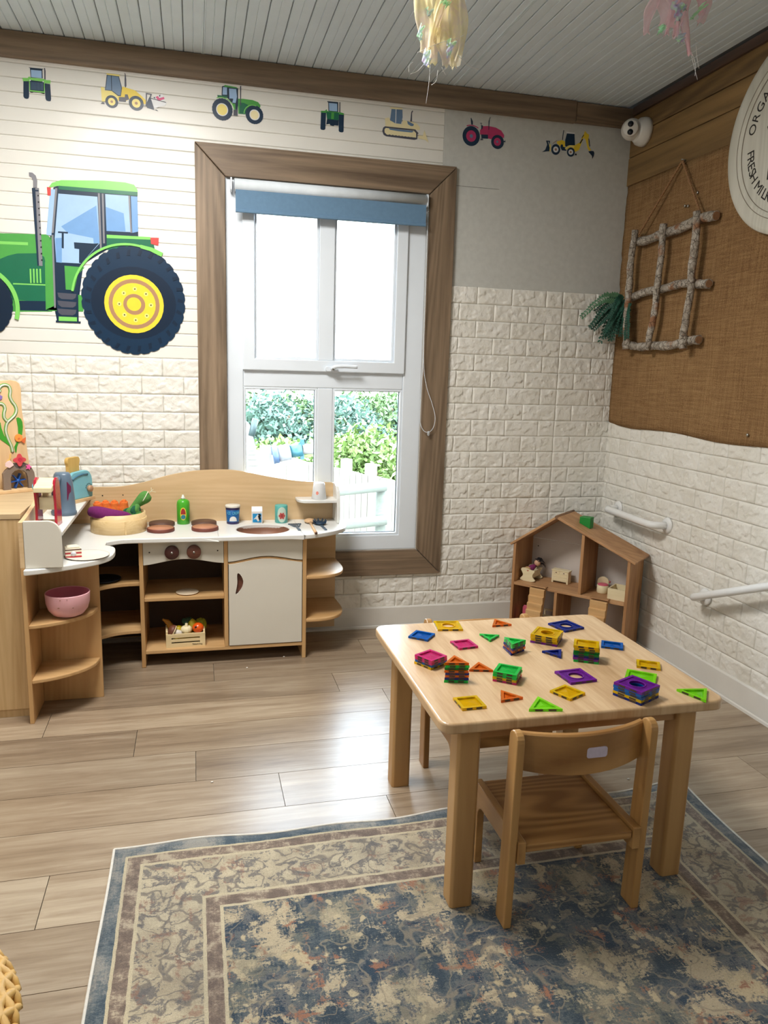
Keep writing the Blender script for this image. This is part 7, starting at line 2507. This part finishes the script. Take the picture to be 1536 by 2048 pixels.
tile('hole', L_, 'purple', -1.102, -1.809, TT, 5, 'single purple square tile with round hole in the middle')
tile('sq', S, 'yellow', -1.17, -1.897, TT, 26, 'single yellow square tile turned like a diamond, near the front')
tile('tri', 0.079, 'lime', -0.857, -1.960, TT, -8 + 180, 'large lime triangle tile at the near right corner')
ORD = ('top', 'second', 'third', 'fourth', 'fifth', 'sixth', 'seventh', 'bottom')


def stack(kind, size, cols, x, y, deg, what):
    for k, c in enumerate(cols):
        n_ = len(cols)
        place = 'topmost' if k == 0 else ('bottom' if k == n_ - 1 else ORD[k] + ' from top')
        kk = kind if not isinstance(kind, (list, tuple)) else kind[k]
        nm = KN[kk]
        tile(kk, size, c, x + random.uniform(-0.0012, 0.0012), y + random.uniform(-0.0012, 0.0012), TT + (n_ - 1 - k) * TH, deg + random.uniform(-2.5, 2.5),
             '%s %s tile, %s in the %s' % (dict(dgreen='green').get(c, c), nm, place, what))


stack('sq', S, ['pink', 'pink', 'blue', 'yellow'], -1.443, -1.660, 31, 'pink topped square stack')
stack('tri', 0.060, ['orange', 'green', 'dgreen', 'orange', 'navy', 'orange', 'navy', 'green'], -1.412, -1.770, -12, 'orange topped triangle tower')
stack('tri', 0.060, ['green', 'green', 'navy', 'orange', 'navy'], -1.188, -1.612, 150, 'green topped triangle tower')
stack('sq', S, ['green', 'green', 'yellow', 'pink'], -1.28, -1.787, 52, 'green topped square stack')
stack('hole', L_, ['yellow', 'yellow', 'yellow', 'purple'], -1.056, -1.548, 50, 'yellow topped stack with holes')
stack('rect', 0.066, ['yellow', 'yellow', 'dgreen', 'dgreen', 'navy', 'purple', 'green'], -1.014, -1.700, -28, 'yellow topped tower')
stack('hole', L_, ['purple', 'blue', 'blue', 'yellow', 'navy'], -1.012, -1.940, 26, 'purple topped stack with holes')

# ================================================================ wicker basket at the lower left
m_wick = wood('wicker', (196, 150, 78), (232, 196, 126), 2, 40, 0.2, 0.5)
m_wick2 = plain('wicker_weave', (206, 164, 92), 0.55, 0.15, 50)
WBX, WBY, WBR, WBH = -2.570, -2.365, 0.24, 0.25
wb = thing('wicker_basket', 'golden wicker basket at the bottom left corner', 'basket', (WBX, WBY, 0))
ns = 40
for k in range(ns):
    a = 2 * PI * k / ns
    r0 = WBR * 0.86
    MB().tube([(r0 * math.cos(a), r0 * math.sin(a), 0.004), (WBR * 0.97 * math.cos(a), WBR * 0.97 * math.sin(a), WBH * 0.6), (WBR * math.cos(a), WBR * math.sin(a), WBH)], 0.0045, 6).build('stake', m_wick, wb)
for j in range(22):
    z = 0.008 + j * (WBH - 0.03) / 21
    rr = WBR * (0.86 + 0.14 * (z / WBH) ** 0.8)
    pts_ = []
    for k in range(ns * 3 + 1):
        a = 2 * PI * k / (ns * 3)
        w = 0.0062 * math.cos(ns / 2 * a + PI * j)
        pts_.append(((rr + w) * math.cos(a), (rr + w) * math.sin(a), z))
    MB().tube(pts_, 0.0052, 6, False).build('weaver', m_wick2, wb)
for k in range(ns):
    a0 = 2 * PI * k / ns
    pts_ = []
    for q in range(9):
        t = q / 8
        a = a0 + t * 3.2 * 2 * PI / ns
        pts_.append(((WBR + 0.014 * math.cos(PI * 2 * t)) * math.cos(a), (WBR + 0.014 * math.cos(PI * 2 * t)) * math.sin(a), WBH - 0.012 + 0.026 * math.sin(PI * t)))
    MB().tube(pts_, [0.005, 0.007, 0.0082, 0.0086, 0.0086, 0.0086, 0.0082, 0.007, 0.005], 7).build('rim_strand', m_wick2, wb)
MB().lathe([(1e-6, 0.002), (WBR * 0.86, 0.002), (WBR * 0.86, 0.010), (1e-6, 0.010)], segs=32).build('base', m_wick2, wb)

# crumbs of white fluff on the floor
m_fluff = plain('fluff_white', (236, 232, 224), 0.9)
for k, (u, v_, lab) in enumerate(((494, 1336, 'tiny white crumb on the floor in front of the white cupboard door'), (568, 1314, 'tiny white crumb on the floor by the right kitchen leg'), (424, 1565, 'tiny white crumb on a floor board left of the table'), (1257, 1559, 'tiny white crumb on the floor between chair back and right table leg'))):
    p = at(u, v_, 2, 0.0)
    o = MB().ball((p.x, p.y, 0.002), 0.0035, 5, 1.3, 0.9, 0.6).build('crumb', m_fluff)
    tag(o, lab, 'crumb', 'crumbs on the floor')
